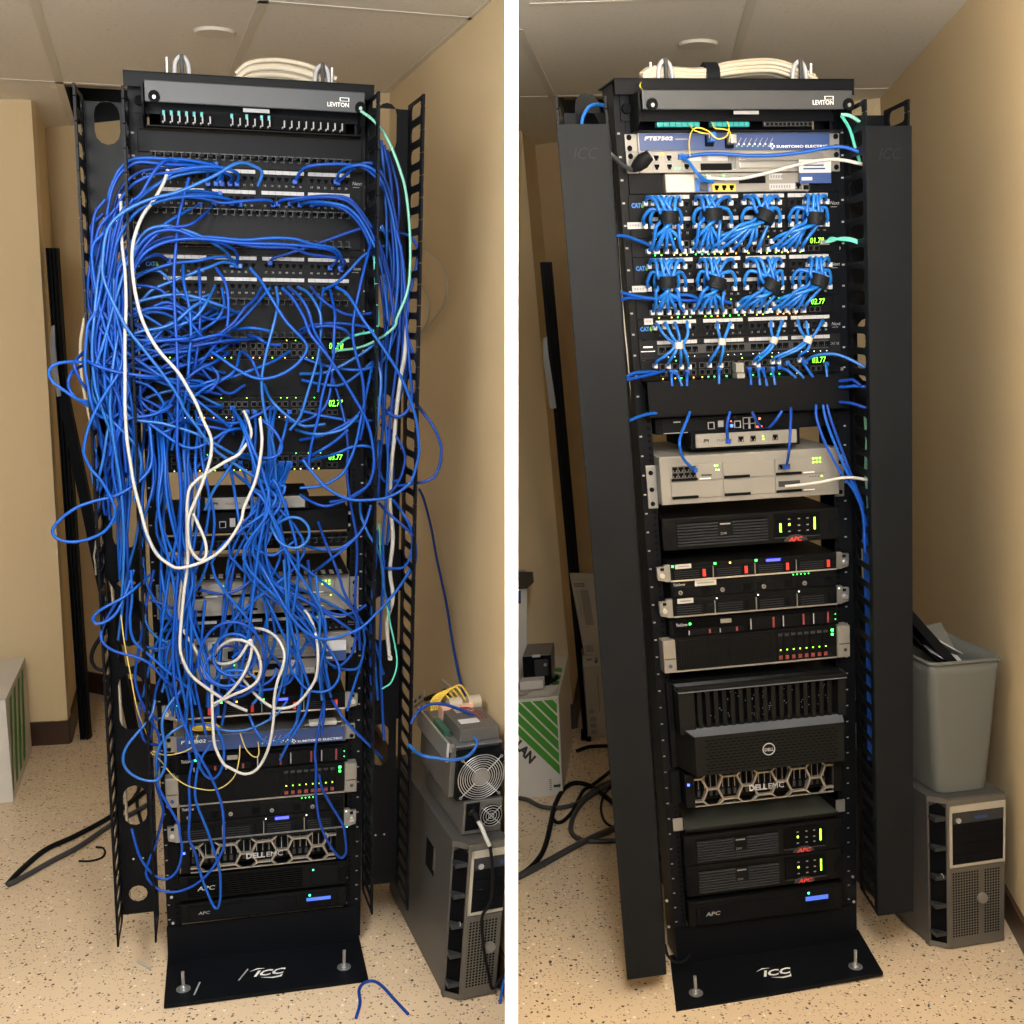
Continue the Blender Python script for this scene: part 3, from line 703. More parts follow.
def access(f, z0, z1, label):
    t = unit(f, 'voice_gateway', label, 'network equipment', z0); H = z1-z0; y = -.012
    m = MB(f); m.box(-.238, -.165, y+.006, .004, z0, z1, 'black', .001); m.put('rack_mount_plate', t); m = MB(f); m.box(.172, .238, y+.006, .004, z0, z1, 'black', .001); m.put('rack_mount_plate', t)
    m = MB(f); m.box(-.16, .168, y, .2, z0+.001, z1-.001, 'beigegrey', .002); m.put('case', t)
    m = MB(f); m.box(-.158, -.096, y-.001, y, z0+H*.08, z1-H*.1, 'offwhite'); m.put('blank_plate', t)
    m = MB(f); m.box(-.094, -.064, y-.002, y, z0+H*.05, z0+H*.75, 'blue4', .001); m.box(-.084, -.068, y-.006, y-.002, z0+H*.1, z0+H*.5, 'dgrey', .001); m.put('blue_plug_block', t, 'blue block with a plug')
    m = MB(f); m.box(-.055, -.002, y-.001, y, z0+H*.05, z0+H*.45, 'orangey'); m.put('orange_label', t, 'orange label behind three sockets')
    ports(f, t, [-.046, -.029, -.012], z0+H*.25, y-.001, 'yellow', w=.014, h=.013)
    m = MB(f); m.box(.006, .066, y-.002, y, z0+H*.45, z1-H*.2, 'softblack'); m.put('socket_row', t)
    for z, w in ((.62, .03), (.12, .06)):
        m = MB(f); m.box(.075, .075+w, y-.0008, y, z0+H*z, z0+H*(z+.3), 'labelwhite')
        for k in range(8):
            if .077+k*.006 < .073+w: m.fr(.078+k*.006, .081+k*.006, z0+H*(z+.08), z0+H*(z+.22), y-.001, 'inkgrey')
        m.put('paper_label', t)
    ports(f, t, [.142], z0+H*.3, y, 'dgrey', w=.014, h=.014)
    m = MB(f)
    for z in (.1, .42): m.box(.154, .166, y-.001, y, z0+H*z, z0+H*(z+.22), 'softblack')
    m.put('usb_socket', t)
    m = MB(f); led(m, -.066, z0+H*.85, y, 'g'); led(m, -.028, z0+H*.85, y, 'g'); m.put('status_lights', t)
    return t
def blackbox(f, z0, z1, label):
    t = unit(f, 'router', label, 'network equipment', z0); H = z1-z0; y = -.01
    m = MB(f); m.box(-.218, .218, y, .2, z0, z1, 'softblack', .002); m.box(-.2, .16, y-.001, y, z0+H*.05, z1-H*.05, 'black'); m.box(-.2, -.12, y-.002, y, z0+H*.05, z0+H*.09, 'labelgrey'); m.fr(-.175, -.158, z0+H*.7, z0+H*.78, y-.0015, 'labelgrey'); m.put('case', t)
    ports(f, t, [-.085, -.021], z0+H*.42, y-.001, 'labelgrey', w=.016, h=.016); ports(f, t, [.0, .016], z0+H*.62, y-.001, 'labelgrey', w=.015, h=.015); ports(f, t, [.0, .016], z0+H*.25, y-.001, 'labelgrey', w=.015, h=.015)
    m = MB(f); led(m, -.036, z0+H*.35, y-.003, 'b', .0032); m.put('blue_light', t, 'bright blue indicator')
    m = MB(f); led(m, -.036, z0+H*.62, y-.001, 'r', .0012)
    for a, b in ((.028, .2), (.037, .2), (.034, .7)): led(m, a, z0+H*b, y-.001, 'r', .0022)
    m.put('status_lights', t); m = MB(f); m.box(-.068, -.055, y-.002, y, z0+H*.3, z0+H*.7, 'labelgrey'); m.put('usb_socket', t); return t
def ruckus(f, x0, x1, z0, z1, label):
    t = thing(f, 'wireless_controller', label, 'network equipment', (x0, 0, z0)); H = z1-z0; y = -.035; w = x1-x0
    m = MB(f); m.box(x0-.01, x1+.01, y+.006, .15, z0-.004, z1+.004, 'softblack', .002); m.box(x0, x1, y, y+.006, z0, z1, 'beigegrey', .002); m.put('case', t)
    m = MB(f); m.text('ruckus', x0+w*.2, z0+H*.4, y-.0005, H*.36, 'ink', w=w*.31/2.05*1.0); 
    m.xz([(x0+w*.07, z0+H*.38), (x0+w*.08, z0+H*.65), (x0+w*.13, z0+H*.6), (x0+w*.12, z0+H*.35), (x0+w*.11, z0+H*.5)], y-.0006, y, 'ink'); m.put('maker_mark', t, 'dark maker name')
    ports(f, t, [x0+w*.44, x0+w*.56, x0+w*.78], z0+H*.5, y, 'dgrey', w=.013, h=.013)
    m = MB(f); led(m, x0+w*.66, z0+H*.62, y, 'l'); led(m, x0+w*.66, z0+H*.42, y, 'l'); m.put('status_lights', t); return t
def samsung(f, z0, z1, label):
    t = unit(f, 'phone_system', label, 'phone system', z0); H = z1-z0; y = -.035
    m = MB(f); m.box(-.2225, .219, y, .25, z0, z1, 'beigegrey', .003); m.put('case', t)
    for s in (-1, 1):
        m = MB(f); m.box(s*.2225, s*.2465, -.006, 0, z0-H*.1, z1-H*.2, 'steel', .0015)
        for q in (.0, .3, .65): m.cyl((s*.236, -.008, z0+H*q), 'y', .0055, .003, 'softblack', 10)
        m.put('ear', t)
    cols = ((-.2, -.074), (-.072, .054), (.056, .183))
    for r in range(2):
        for c, (a, b) in enumerate(cols):
            zb = z0+H*(.12 if r == 0 else .49); zt = zb+H*.335
            m = MB(f); m.box(a+.001, b-.001, y-.003, y, zb, zt, 'beigegrey', .001); p = m.put('card', t)
            m = MB(f); m.box(a+.002, a+(b-a)*.52, y-.006, y-.003, zb, zb+H*.055, 'softblack', .001); m.put('latch', p)
            if (c == 2 or (c == 0 and r == 1)):
                m = MB(f); m.box(a+(b-a)*.56, a+(b-a)*.78, y-.0036, y-.003, zb+H*.012, zb+H*.035, 'white'); m.put('card_label', p)
    z = z0+H*.66
    for zz in (z+.008, z-.0055): ports(f, t, [-.188+.0145*i for i in range(4)], zz, y-.003, 'dgrey', w=.0135, h=.0125)
    m = MB(f)
    for xa, za, c in ((-.085, .77, 'l'), (-.091, .77, 'w'), (-.088, .68, 'l'), (-.082, .68, 'w')): led(m, xa, z0+H*za, y-.003, c, .0014)
    for i in range(3):
        for k in range(2): led(m, .152+.0085*i, z0+H*(.8-.08*k), y-.003, 'l', .0018)
    led(m, .173, z0+H*.42, y-.003, 'l', .0016)
    for i in range(4): m.box(.142+.007*i, .145+.007*i, y-.0035, y-.003, z0+H*.41, z0+H*.43, 'ink')
    m.put('status_lights', t)
    ports(f, t, [.072, .087], z0+H*.66, y-.003, 'dgrey', w=.0135, h=.0125)
    m = MB(f); m.box(.064, .118, y-.0036, y-.003, z0+H*.24, z0+H*.36, 'dgrey'); m.put('socket_row', t)
    m = MB(f); m.text('SAMSUNG', -.204, z0+H*.9, y-.0006, .0065, 'inkgrey', w=.034); m.box(-.125, -.1, y-.005, y-.003, z0+H*.57, z0+H*.6, 'ink'); m.box(.155, .185, y-.0006, y, z0+H*.91, z0+H*.93, 'inkgrey'); m.put('printing', t)
    return t
def slats(m, x0, x1, z0, z1, y, n, mt='slatgrey', back='void'):
    m.box(x0, x1, y-.0005, y, z0, z1, back); p = (z1-z0)/n
    for i in range(n): m.box(x0, x1, y-.006, y-.0005, z0+p*i, z0+p*(i+.42), mt)
def apc(f, z0, z1, label, plain=False, lime=True, bars=True):
    t = unit(f, 'battery_backup', label, 'battery backup', z0); H = z1-z0; y = -.022
    m = MB(f); m.box(-.217, .217, 0, .45, z0+.002, z1-.002, 'upsblack'); m.put('case', t)
    m = MB(f); m.box(-.222, .222, y, 0, z0+.001, z1-.001, 'upsblack', .004)
    for s in (-1, 1):
        p = [(s*.222+s*.0005-s*.026*max(0, math.cos(a)), z0+H*.42+H*.33*math.sin(a)) for a in np.linspace(-math.pi/2, math.pi/2, 9)]; m.xz(p, y-.0006, y, 'softblack')
    m.put('bezel', t)
    if plain:
        m = MB(f); slats(m, -.2, .1, z0+H*.14, z1-H*.12, y, 9, 'upsblack'); m.put('grille', t)
        m = MB(f); m.text('APC', -.175, z0+H*.42, y-.007, H*.24, 'labelwhite', 1.3, .15, bold=.02); m.put('maker_mark', t, 'white maker letters')
        m = MB(f); m.box(.125, .2, y-.004, y, z0+H*.14, z1-H*.12, 'black', .003); m.put('display', t); m = MB(f); led(m, .13, z1-H*.24, y-.004, 't', .002); m.put('status_light', t); return t
    m = MB(f); slats(m, -.188, .038, z0+H*.14, z1-H*.16, y, 8); m.box(-.086, -.05, y-.0065, y-.006, z0+H*.38, z1-H*.18, 'upsblack'); m.text('2200', -.082, z0+H*.42, y-.0072, .008, 'labelgrey'); m.fr(-.082, -.056, z1-H*.28, z1-H*.24, y-.0072, 'labelgrey'); m.put('grille', t)
    m = MB(f); m.box(.056, .172, y-.003, y, z0+H*.2, z1-H*.1, 'void'); m.box(.056, .172, y-.004, y, z0+H*.17, z0+H*.2, 'dgrey'); 
    for a in (.094, .119, .141):
        for q in (.72, .52, .35): m.box(a-.003, a+.003, y-.0035, y-.003, z0+H*q, z0+H*(q+.03), 'labelgrey')
    m.put('control_panel', t)
    m = MB(f)
    if bars: m.box(.069, .0735, y-.004, y-.003, z0+H*.36, z0+H*.62, 'ledlime')
    led(m, .094, z0+H*.58, y-.003, 'l', .0022); m.box(.157, .161, y-.004, y-.003, z0+H*.38, z0+H*.75, 'ledlime'); m.put('status_lights', t, 'lime green level lights')
    m = MB(f); m.xz([(.11+.03*math.cos(a), z0+H*.06+H*.2*math.sin(a)) for a in np.linspace(0, math.pi, 9)], y-.0045, y, 'dgrey'); m.text('APC', .092, z0+H*.06, y-.005, H*.18, 'red', 1.2, .2, bold=.03); m.put('maker_mark', t, 'red maker letters'); return t
def apclcd(f, z0, z1, label):
    t = unit(f, 'battery_backup', label, 'battery backup', z0); H = z1-z0; y = -.022
    m = MB(f); m.box(-.217, .217, 0, .45, z0+.002, z1-.002, 'upsblack'); m.put('case', t)
    m = MB(f); m.box(-.222, .222, y, 0, z0+.001, z1-.001, 'upsblack', .004); m.box(-.2, .085, y-.003, y, z0+H*.1, z1-H*.2, 'black', .003); m.put('bezel', t)
    m = MB(f); m.text('APC', -.175, z0+H*.42, y-.0036, H*.2, 'labelgrey', 1.3, .15, bold=.02); m.put('maker_mark', t, 'pale maker letters')
    m = MB(f); m.box(.1, .2, y-.003, y, z0+H*.15, z1-H*.1, 'black', .003); m.box(.118, .178, y-.0036, y-.003, z0+H*.2, z0+H*.4, 'softblack'); m.put('control_panel', t)
    m = MB(f); m.box(.112, .178, y-.004, y-.003, z0+H*.5, z0+H*.66, 'lcdblue'); m.put('display', t, 'blue lit display'); m = MB(f); led(m, .121, z0+H*.8, y-.003, 't', .0025); m.put('status_light', t); return t
def drive(f, t, x0, x1, z0, z1, y, hcol='softblack', red=False, lines=4):
    m = MB(f); m.box(x0, x1, y-.003, y, z0, z1, 'black', .001); H = z1-z0; w = x1-x0
    for i in range(lines): m.box(x0+w*.05, x0+w*.68, y-.0038, y-.003, z0+H*(.12+.2*i), z0+H*(.17+.2*i), 'slatgrey')
    p = m.put('drive_bay', t); m = MB(f); m.box(x0+w*.76, x0+w*.84, y-.006, y-.003, z0+H*.15, z1-H*.15, hcol, .001); m.put('release_tab', p)
def server1(f, z0, z1, label, red=True, blue=True, hooks=True, tag_=True):
    t = unit(f, 'rack_server', label, 'server', z0); H = z1-z0; y = -.03
    m = MB(f); m.box(-.212, .212, y, .5, z0, z1, 'upsblack', .001); m.box(-.212, .212, y-.002, y, z0, z0+H*.09, 'bright' if red else 'steel', .0005)
    for k in range(1, 4): x = -.212+.106*k; m.box(x-.001, x+.001, y-.0035, y, z0+H*.08, z1-H*.22, 'steel')
    m.put('case', t); ears(f, t, z0+H*.02, z1, 'steel', -.02, hooks=True)
    for k in range(4): drive(f, t, -.208+.106*k, -.11+.106*k, z0+H*.12, z1-H*.26, y, 'red' if red else 'softblack')
    m = MB(f)
    if red:
        for x in (-.206, -.1, .004): led(m, x, z1-H*.1, y, 'g', .0025)
        led(m, -.062, z1-H*.12, y, 'a', .002)
    else:
        for k in range(4): led(m, -.1+.106*k, z1-H*.12, y, 'w', .0015)
    m.put('status_lights', t)
    if blue: m = MB(f); m.box(.03, .066, y-.0015, y, z1-H*.22, z1-H*.08, 'ledviolet'); m.put('blue_light_bar', t, 'blue lit bar')
    if tag_: m = MB(f); m.box(-.2, -.16, y-.002, y-.001, z1-H*.26, z1+H*.0, 'offwhite'); m.fr(-.194, -.166, z1-H*.16, z1-H*.1, y-.0025, 'inkgrey'); m.put('paper_label', t, 'cream paper label')
    return t
def thinkst(f, z0, z1, label, tag_=True):
    t = unit(f, 'rack_server', label, 'server', z0); H = z1-z0; y = -.026
    m = MB(f); m.box(-.212, .212, y, .5, z0, z1, 'upsblack', .001); m.text('ThinkServer', -.206, z1-H*.28, y-.0005, H*.22, 'labelwhite', bold=.02, w=.03); m.put('case', t)
    for k in range(4):
        m = MB(f); x = -.21+.106*k; m.box(x, x+.1, y-.002, y, z0+H*.08, z1-H*.34, 'black', .001); m.box(x+.075, x+.094, y-.0026, y-.002, z0+H*.2, z1-H*.42, 'void'); p = m.put('drive_bay', t)
        m = MB(f); m.cyl((x+.02, y-.005, z0+H*.33), 'y', .0055, .003, 'silver', 14); m.cyl((x+.02, y-.0062, z0+H*.33), 'y', .002, .0015, 'ink', 8); m.put('key_lock', p)
    m = MB(f)
    for k in range(5): led(m, .1+.01*k, z1-H*.12, y, 'g', .0012)
    m.put('status_lights', t)
    if tag_: m = MB(f); m.box(-.152, -.098, y-.002, y-.001, z1-H*.36, z1, 'offwhite'); m.fr(-.146, -.104, z1-H*.22, z1-H*.15, y-.0025, 'inkgrey'); m.put('paper_label', t, 'cream paper label')
    return t
def thinksv(f, z0, z1, label):
    t = unit(f, 'rack_server', label, 'server', z0); H = z1-z0; y = -.02
    m = MB(f); m.box(-.212, .212, y, .5, z0, z1, 'upsblack', .001); m.box(-.22, .22, y, -.002, z0, z1, 'black'); m.text('ThinkServer', -.204, z1-H*.38, y-.0006, H*.24, 'labelwhite', bold=.02, w=.03)
    m.box(-.09, -.062, y-.003, y, z1-H*.38, z1-H*.14, 'silver', .001); m.put('case', t)
    for a, b, c, d in ((-.175, -.1, .08, .42), (-.095, -.03, .08, .42), (-.015, .066, .1, .8), (.07, .145, .12, .82), (.15, .21, .12, .82)):
        m = MB(f); m.box(a, b, y-.003, y, z0+H*c, z0+H*d, 'black', .001); m.box(a+.001, a+.004, y-.0036, y-.003, z0+H*(c+.04), z0+H*(d-.06), 'labelgrey'); p = m.put('drive_bay', t); m = MB(f); m.box(b-.022, b-.017, y-.0045, y-.003, z0+H*(c+.05), z0+H*(d-.05), 'darkred'); m.put('release_tab', p)
    m = MB(f); led(m, -.168, z1-H*.28, y, 'g', .0024)
    for k in range(2): led(m, .212, z0+H*(.3+.3*k), y, 'g', .001)
    m.put('status_lights', t); return t
def hp(f, z0, z1, label):
    t = unit(f, 'rack_server', label, 'server', z0); H = z1-z0; y = -.026
    m = MB(f); m.box(-.212, .212, y, .55, z0, z1, 'upsblack', .001); m.box(-.212, .212, y-.004, y, z0, z0+H*.045, 'silver', .0006); m.put('case', t)
    for a, b in ((-.206, -.078), (-.072, .045)):
        m = MB(f); m.box(a, b, y-.003, y, z0+H*.08, z1-H*.06, 'black', .001)
        n = int((b-a)/.0062)
        for i in range(n): m.box(a+.008+i*.0061, a+.0105+i*.0061, y-.0042, y-.003, z0+H*.2, z1-H*.18, 'upsblack')
        m.put('filler_grille', t)
    for i in range(8):
        a = .052+i*.0172; m = MB(f); m.box(a, a+.0155, y-.004, y, z0+H*.09, z1-H*.08, 'black', .001); m.box(a+.002, a+.0135, y-.006, y-.004, z1-H*.18, z1-H*.1, 'dgrey', .001); p = m.put('drive_bay', t)
        m = MB(f); m.box(a+.003, a+.0125, y-.0055, y-.004, z0+H*.11, z0+H*.23, 'darkred', .001); m.put('release_tab', p)
        m = MB(f); led(m, a+.0078, z0+H*.4, y-.004, 'l', .0013); m.put('activity_light', p)
    for s in (-1, 1):
        m = MB(f); m.box(s*.2125, s*.2445, y-.008, 0, z0+.001, z1-.001, 'handle', .003); m.box(s*.2145, s*.2425, y-.0085, y-.008, z0+H*.42, z0+H*.45, 'dgrey'); p = m.put('ear_handle', t, 'pale metal ear')
        if s < 0: m = MB(f); m.cyl((s*.229, y-.0095, z0+H*.22), 'y', .005, .001, 'navy2', 14); m.put('round_badge', p)
        else: m = MB(f); m.cyl((s*.231, y-.0095, z0+H*.25), 'y', .0045, .001, 'dgrey', 14); m.put('round_badge', p)
    m = MB(f); led(m, .2, z1-H*.14, y, 'g', .0032); led(m, .2, z1-H*.27, y, 'g', .0028); m.put('status_lights', t); return t
def dellbig(f, z0, z1, label):
    t = unit(f, 'storage_server', label, 'server', z0); H = z1-z0; zm = z0+H*.5; y = -.025; yb = -.06
    m = MB(f); m.box(-.217, .217, 0, .6, z0, z1, 'upsblack'); m.box(-.236, -.222, -.012, 0, z0, z1, 'upsblack', .001); m.box(.222, .236, -.012, 0, z0, z1, 'upsblack', .001); m.box(-.22, .22, -.02, 0, zm, z1, 'void')
    for i in range(120): x = random.uniform(-.18, .2); z = random.uniform(zm+.01, z1-.014); m.fr(x-.001, x+.001, z-.0012, z+.0012, -.0205, 'labelgrey')
    m.put('case', t)
    m = MB(f); m.box(-.222, .222, yb, -.02, z1-.01, z1, 'bezel', .002); m.yz([(yb, z1-.013), (-.022, z1-.013), (-.022, z1), (yb+.014, z1)], -.222, .222, 'bezeledge')  # lit top lip: the light on it is put into a paler grey
    m.box(-.222, -.18, y-.03, -.02, zm, z1-.01, 'bezel', .002); m.box(.2, .222, y-.03, -.02, zm, z1-.01, 'bezel', .002)
    for i in range(17):
        x = -.172+i*.0215
        m.add([(x, yb+.008, zm-.002), (x+.013, -.03, zm-.002), (x+.015, -.03, zm-.002), (x+.011, yb+.008, zm-.002), (x, yb+.008, z1-.01), (x+.013, -.03, z1-.01), (x+.015, -.03, z1-.01), (x+.011, yb+.008, z1-.01)],
              [(0, 1, 2, 3), (4, 7, 6, 5), (0, 4, 5, 1), (1, 5, 6, 2), (2, 6, 7, 3), (3, 7, 4, 0)], 'bezel')
    m.put('slat_grille', t)
    m = MB(f); m.box(-.22, .22, -.05, -.02, zm-.012, zm+.002, 'bezel'); m.add([(-.212, -.05, zm+.0025), (.212, -.05, zm+.0025), (.2, yb-.026, zm-.006), (-.196, yb-.026, zm-.006)], [(0, 1, 2, 3)], 'bezeledge'); m.put('ledge', t, 'lighter sloping ledge under the slats')
    m = MB(f); zt = zm-.0075; m.add([(-.222, -.01, z0+.002), (-.196, yb-.025, z0+.002), (.2, yb-.025, z0+.002), (.222, -.01, z0+.002), (-.222, -.01, zt), (-.196, yb-.025, zt), (.2, yb-.025, zt), (.222, -.01, zt)],
        [(0, 1, 2, 3), (4, 7, 6, 5), (0, 4, 5, 1), (1, 5, 6, 2), (2, 6, 7, 3), (3, 7, 4, 0)], 'bezel')
    yy = yb-.0256; rows = 11; hh = (zt-z0-.016)/rows
    for r in range(rows):
        zr = z0+.008+hh*r
        for i in range(23):
            x = -.17+i*.0152+(.0076 if r % 2 else 0)
            if abs(x+.004+.006) < .02 and abs(zr-(z0+zt)/2+.0) < .02: continue
            m.fr(x, x+.0112, zr+hh*.3, zr+hh*.75, yy, 'void')
    m.put('mesh_bezel', t)
    m = MB(f); c = (-.004, yy-.001, (z0+zt)/2+.003); m.ring(c, .0155, .0014, 'labelwhite'); m.text('DELL', c[0]-.0125, c[2]-.0045, yy-.002, .0115, 'labelwhite', w=.025, bold=.03); m.put('round_badge', t, 'pale ring badge with maker letters'); return t
def emc(f, z0, z1, label):
    t = unit(f, 'storage_server', label, 'server', z0); H = z1-z0; y = -.04
    m = MB(f); m.box(-.217, .217, 0, .6, z0, z1, 'softblack'); m.box(-EAR, -.217, -.008, 0, z0, z1, 'upsblack', .001); m.box(.217, EAR, -.008, 0, z0, z1, 'upsblack', .001)
    for i in range(24):
        x = -.19+i*.0165
        m.box(x, x+.0125, -.006, 0, z0+H*.1, z1-H*.1, 'black', .001); m.fr(x+.002, x+.01, z0+H*.12, z0+H*.3, -.0065, 'dgrey'); m.fr(x+.005, x+.007, z0+H*.35, z1-H*.25, -.0065, 'labelgrey')
        if i % 2 == 0: led(m, x+.006, z1-H*.12, -.006, 't', .0009)
    m.put('case', t)
    m = MB(f); m.box(-.214, -.19, y, 0, z0, z1, 'upsblack', .002); m.box(.19, .214, y, 0, z0, z1, 'upsblack', .002); m.box(-.19, .19, y-.001, y+.004, z0, z0+.0025, 'hexmetal'); m.box(-.19, .19, y-.001, y+.004, z1-.0025, z1, 'upsblack'); m.put('bezel', t)
    m = MB(f); s = .0285; hh = H/2/2*1.0
    def bar(a, b):
        a, b = np.array(a), np.array(b); d = b-a; k = np.array([-d[1], d[0]])/np.linalg.norm(d)*.0024
        def c(p): return (min(max(p[0], -.19), .19), min(max(p[1], z0+.001), z1-.001))
        m.xz([c(a-k), c(a+k), c(b+k), c(b-k)], y-.002, y+.008, 'hexmetal')
    P = .1; zc = (z0+z1)/2
    for k in range(-2, 3):                     # a row of large hexagons with half ones between
        cx = k*P*.94-.0; r = .033; q = .019
        A = [(cx-r, zc), (cx-q, zc+H*.34), (cx+q, zc+H*.34), (cx+r, zc), (cx+q, zc-H*.34), (cx-q, zc-H*.34)]
        for i in range(6): bar(A[i], A[(i+1) % 6])
        bar(A[1], (cx-r, z1)); bar(A[2], (cx+r, z1)); bar(A[4], (cx+r, z0)); bar(A[5], (cx-r, z0)); bar(A[3], (cx+P*.94-r, zc))
    m.put('honeycomb_grille', t, 'pale metal honeycomb grille')
    m = MB(f); m.text('DELL', -.048, zc-H*.12, y-.012, H*.24, 'labelwhite', bold=.035, w=.05); m.text('EMC', .004, zc-H*.12, y-.012, H*.24, 'labelwhite', w=.044); m.put('maker_mark', t, 'pale maker letters across the grille')
    m = MB(f); led(m, -.205, zc+H*.2, y, 'b', .003); led(m, .222, z1-H*.1, -.008, 't', .0024); m.put('status_lights', t); return t
# ------------------------------------------------------------------ what is mounted in each rack
LASTB = {}
def zr(f, tl, tr, bl, br, Y):                 # bottom and top heights of a unit from its four corners, snug under the one above
    a, b = mid(f, bl, br, Y)+.0004, mid(f, tl, tr, Y)-.0004; q = LASTB.get(f, 9)
    if b > q-.0055: b = q-.0003
    LASTB[f] = a; return a, b
R = 'R'; TR_ = 'in the tidy right rack'
z = zr(R, (631, 90.4), (841, 93.5), (640, 130), (829, 131), -.05); leviton(R, *z, 'dark grey fiber enclosure at the top of the tidy right rack with teal adapters')
z = zr(R, (635, 129), (829, 131), (635, 150.7), (829, 150.7), -.02); fte(R, *z, 'blue fronted optical terminal at the top of the tidy right rack')
z = zr(R, (624, 151.5), (840, 151.5), (624, 172.3), (840, 172.3), -.016); ftes(R, *z, 'silver optical shelf right below the blue unit of the tidy right rack')
z = zr(R, (627, 173.5), (838, 175), (627, 193), (838, 192.5), -.012); access(R, *z, 'cream and black gateway box above the upper patch panel of the right rack')
z = zr(R, (630, 194), (845, 192.5), (634, 236.5), (847, 236), -.004); patch48(R, *z, 'uppermost patch panel of the right rack with four blue bundles and black ties')
z = zr(R, (634, 238), (848, 236.8), (636, 256), (849, 254), -.004); switch(R, *z, '01.78', 'network switch with green digits right below the uppermost patch panel of the right rack')
z = zr(R, (636, 257.5), (849, 255), (640, 299), (850, 296.5), -.004); patch48(R, *z, 'middle patch panel of the right rack with black tied blue bundles')
z = zr(R, (640, 300), (850, 297.5), (643, 318), (852, 315), -.004); switch(R, *z, '02.77', 'network switch with green digits below the middle patch panel of the right rack', 'aagl')
z = zr(R, (643, 319), (852, 316), (645, 337.6), (853, 335.5), -.004); patch48(R, *z, 'single row patch panel of the right rack with white tied blue cables', 1)
z = zr(R, (645, 338.3), (853, 336.2), (647, 357.6), (854, 354.8), -.004); cat5(R, *z, 'grey single row patch panel with unused sockets above the lowest switch of the right rack')
z = zr(R, (647, 358.6), (854, 355.8), (649, 379), (855, 374), -.004); switch(R, *z, '03.77', 'lowest network switch of the right rack just above the plain black cover plate', 'aggl')
z = zr(R, (645, 382), (844.7, 374.5), (648, 418), (845, 408.4), -.045); blank(R, z[0], z[1], -.045, 'plain black cover plate across the middle of the tidy right rack')
z = zr(R, (652, 419), (836, 409.5), (655, 434), (838, 427), -.01); blackbox(R, *z, 'black router with bright blue light below the cover plate of the right rack')
LB = LASTB['R']; zz = zr(R, (696, 436), (797, 430.6), (696, 448.4), (797, 443), -.035); x0 = PR(R, 696, 442, -.035)[0]; x1 = PR(R, 797, 437, -.035)[0]
LASTB['R'] = 9; ruckus(R, x0, x1, zz[0], zz[1], 'small cream controller above the large beige phone system of the right rack')
z = zr(R, (657, 457.5), (834, 447), (660, 505.7), (839, 494.5), -.035); samsung(R, *z, 'large beige phone system with card slots in the tidy right rack')
z = zr(R, (661, 519), (837, 506.3), (664, 551), (838, 540.5), -.022); apc(R, *z, 'black slatted battery backup below the beige phone system of the right rack')
z = zr(R, (666, 565), (837, 552.5), (666.7, 582.6), (837, 569.6), -.03); server1(R, *z, 'flat black server with four red tabs in the tidy right rack')
z = zr(R, (667, 583.4), (837, 571), (667, 599), (838, 586), -.026); thinkst(R, *z, 'black server with round key locks below the red tabbed server of the right rack')
z = zr(R, (667, 600), (838, 587), (668.5, 619.3), (838.3, 603.8), -.03); server1(R, *z, 'black server with steel ears below the key lock server of the right rack', False, False)
z = zr(R, (667, 621), (838, 606), (668, 639.7), (840, 623), -.02); thinksv(R, *z, 'black server with dark red tabs above the pale eared server of the right rack')
z = zr(R, (670, 641), (840, 624.5), (672, 673.8), (842, 656), -.026); hp(R, *z, 'black server with pale metal ears and eight drives in the tidy right rack')
z = zr(R, (672, 688), (845, 670.5), (685.6, 772.4), (843, 754.5), -.045); dellbig(R, *z, 'large black slatted storage server in the lower tidy right rack')
z = zr(R, (679, 774), (850, 757.5), (690, 806.6), (838, 791), -.035); emc(R, *z, 'honeycomb fronted server below the large slatted storage server of the right rack')
zs = mid(R, (683, 832), (843, 812), -.02); m = MB(R); m.box(-.215, .215, -.02, .5, zs, zs+.003, 'shelf', .001); m.box(-.215, .215, -.02, -.017, zs-.006, zs+.003, 'upsblack')
for s in (-1, 1): m.box(s*.215, s*EAR, -.003, 0, zs-.006, zs+.03, 'steel'); m.box(s*.213, s*.2155, -.003, .3, zs, zs+.03, 'upsblack')
m.top('rack_shelf', (0, 0, zs), 'empty dark shelf below the honeycomb server of the right rack', 'shelf')
z = zr(R, (684, 837), (841, 818), (686, 867.6), (843, 847.6), -.022); apc(R, *z, 'black slatted battery backup below the empty shelf of the right rack', bars=False)
z = zr(R, (685, 869), (843, 848.6), (686, 899), (844, 878), -.022); apc(R, *z, 'second black slatted battery backup from the bottom of the right rack', bars=False)
z = zr(R, (686, 902), (846, 883), (689, 930), (847, 907.3), -.022); apclcd(R, *z, 'lowest battery backup of the right rack with blue display')
for s, pts in ((-1, ((667, 901), (669, 927), (644, 362), (635, 253))), (1, ((853, 877), (854, 902), (839, 248), (842, 369)))):
    for px, py in pts:
        p = PR(R, px, py, -.003); m = MB(R); m.cyl((p[0], p[1], p[2]), 'y', .004, .003, 'bright', 10); m.put('rack_screw', RK[R])
# paper labels stuck on the panels
for px, py, w, txt, i in ((634.8, 225.6, .033, 'A', 'uppermost'), (639.5, 289, .033, 'B', 'middle'), (648.5, 321.6, .02, 'C', 'single row')):
    p = PR(R, px, py, -.0055); m = MB(R); m.box(p[0]-w/2, p[0]+w/2, -.0058, -.005, p[2]-.0065, p[2]+.0065, 'labelwhite')
    for k in range(4): m.fr(p[0]-w*.35+k*w*.18, p[0]-w*.25+k*w*.18, p[2]-.002, p[2]+.0025, -.0062, 'inkgrey')
    m.top('paper_label', (p[0], -.005, p[2]), 'small white paper label left of the %s right rack patch panel' % i, 'label')
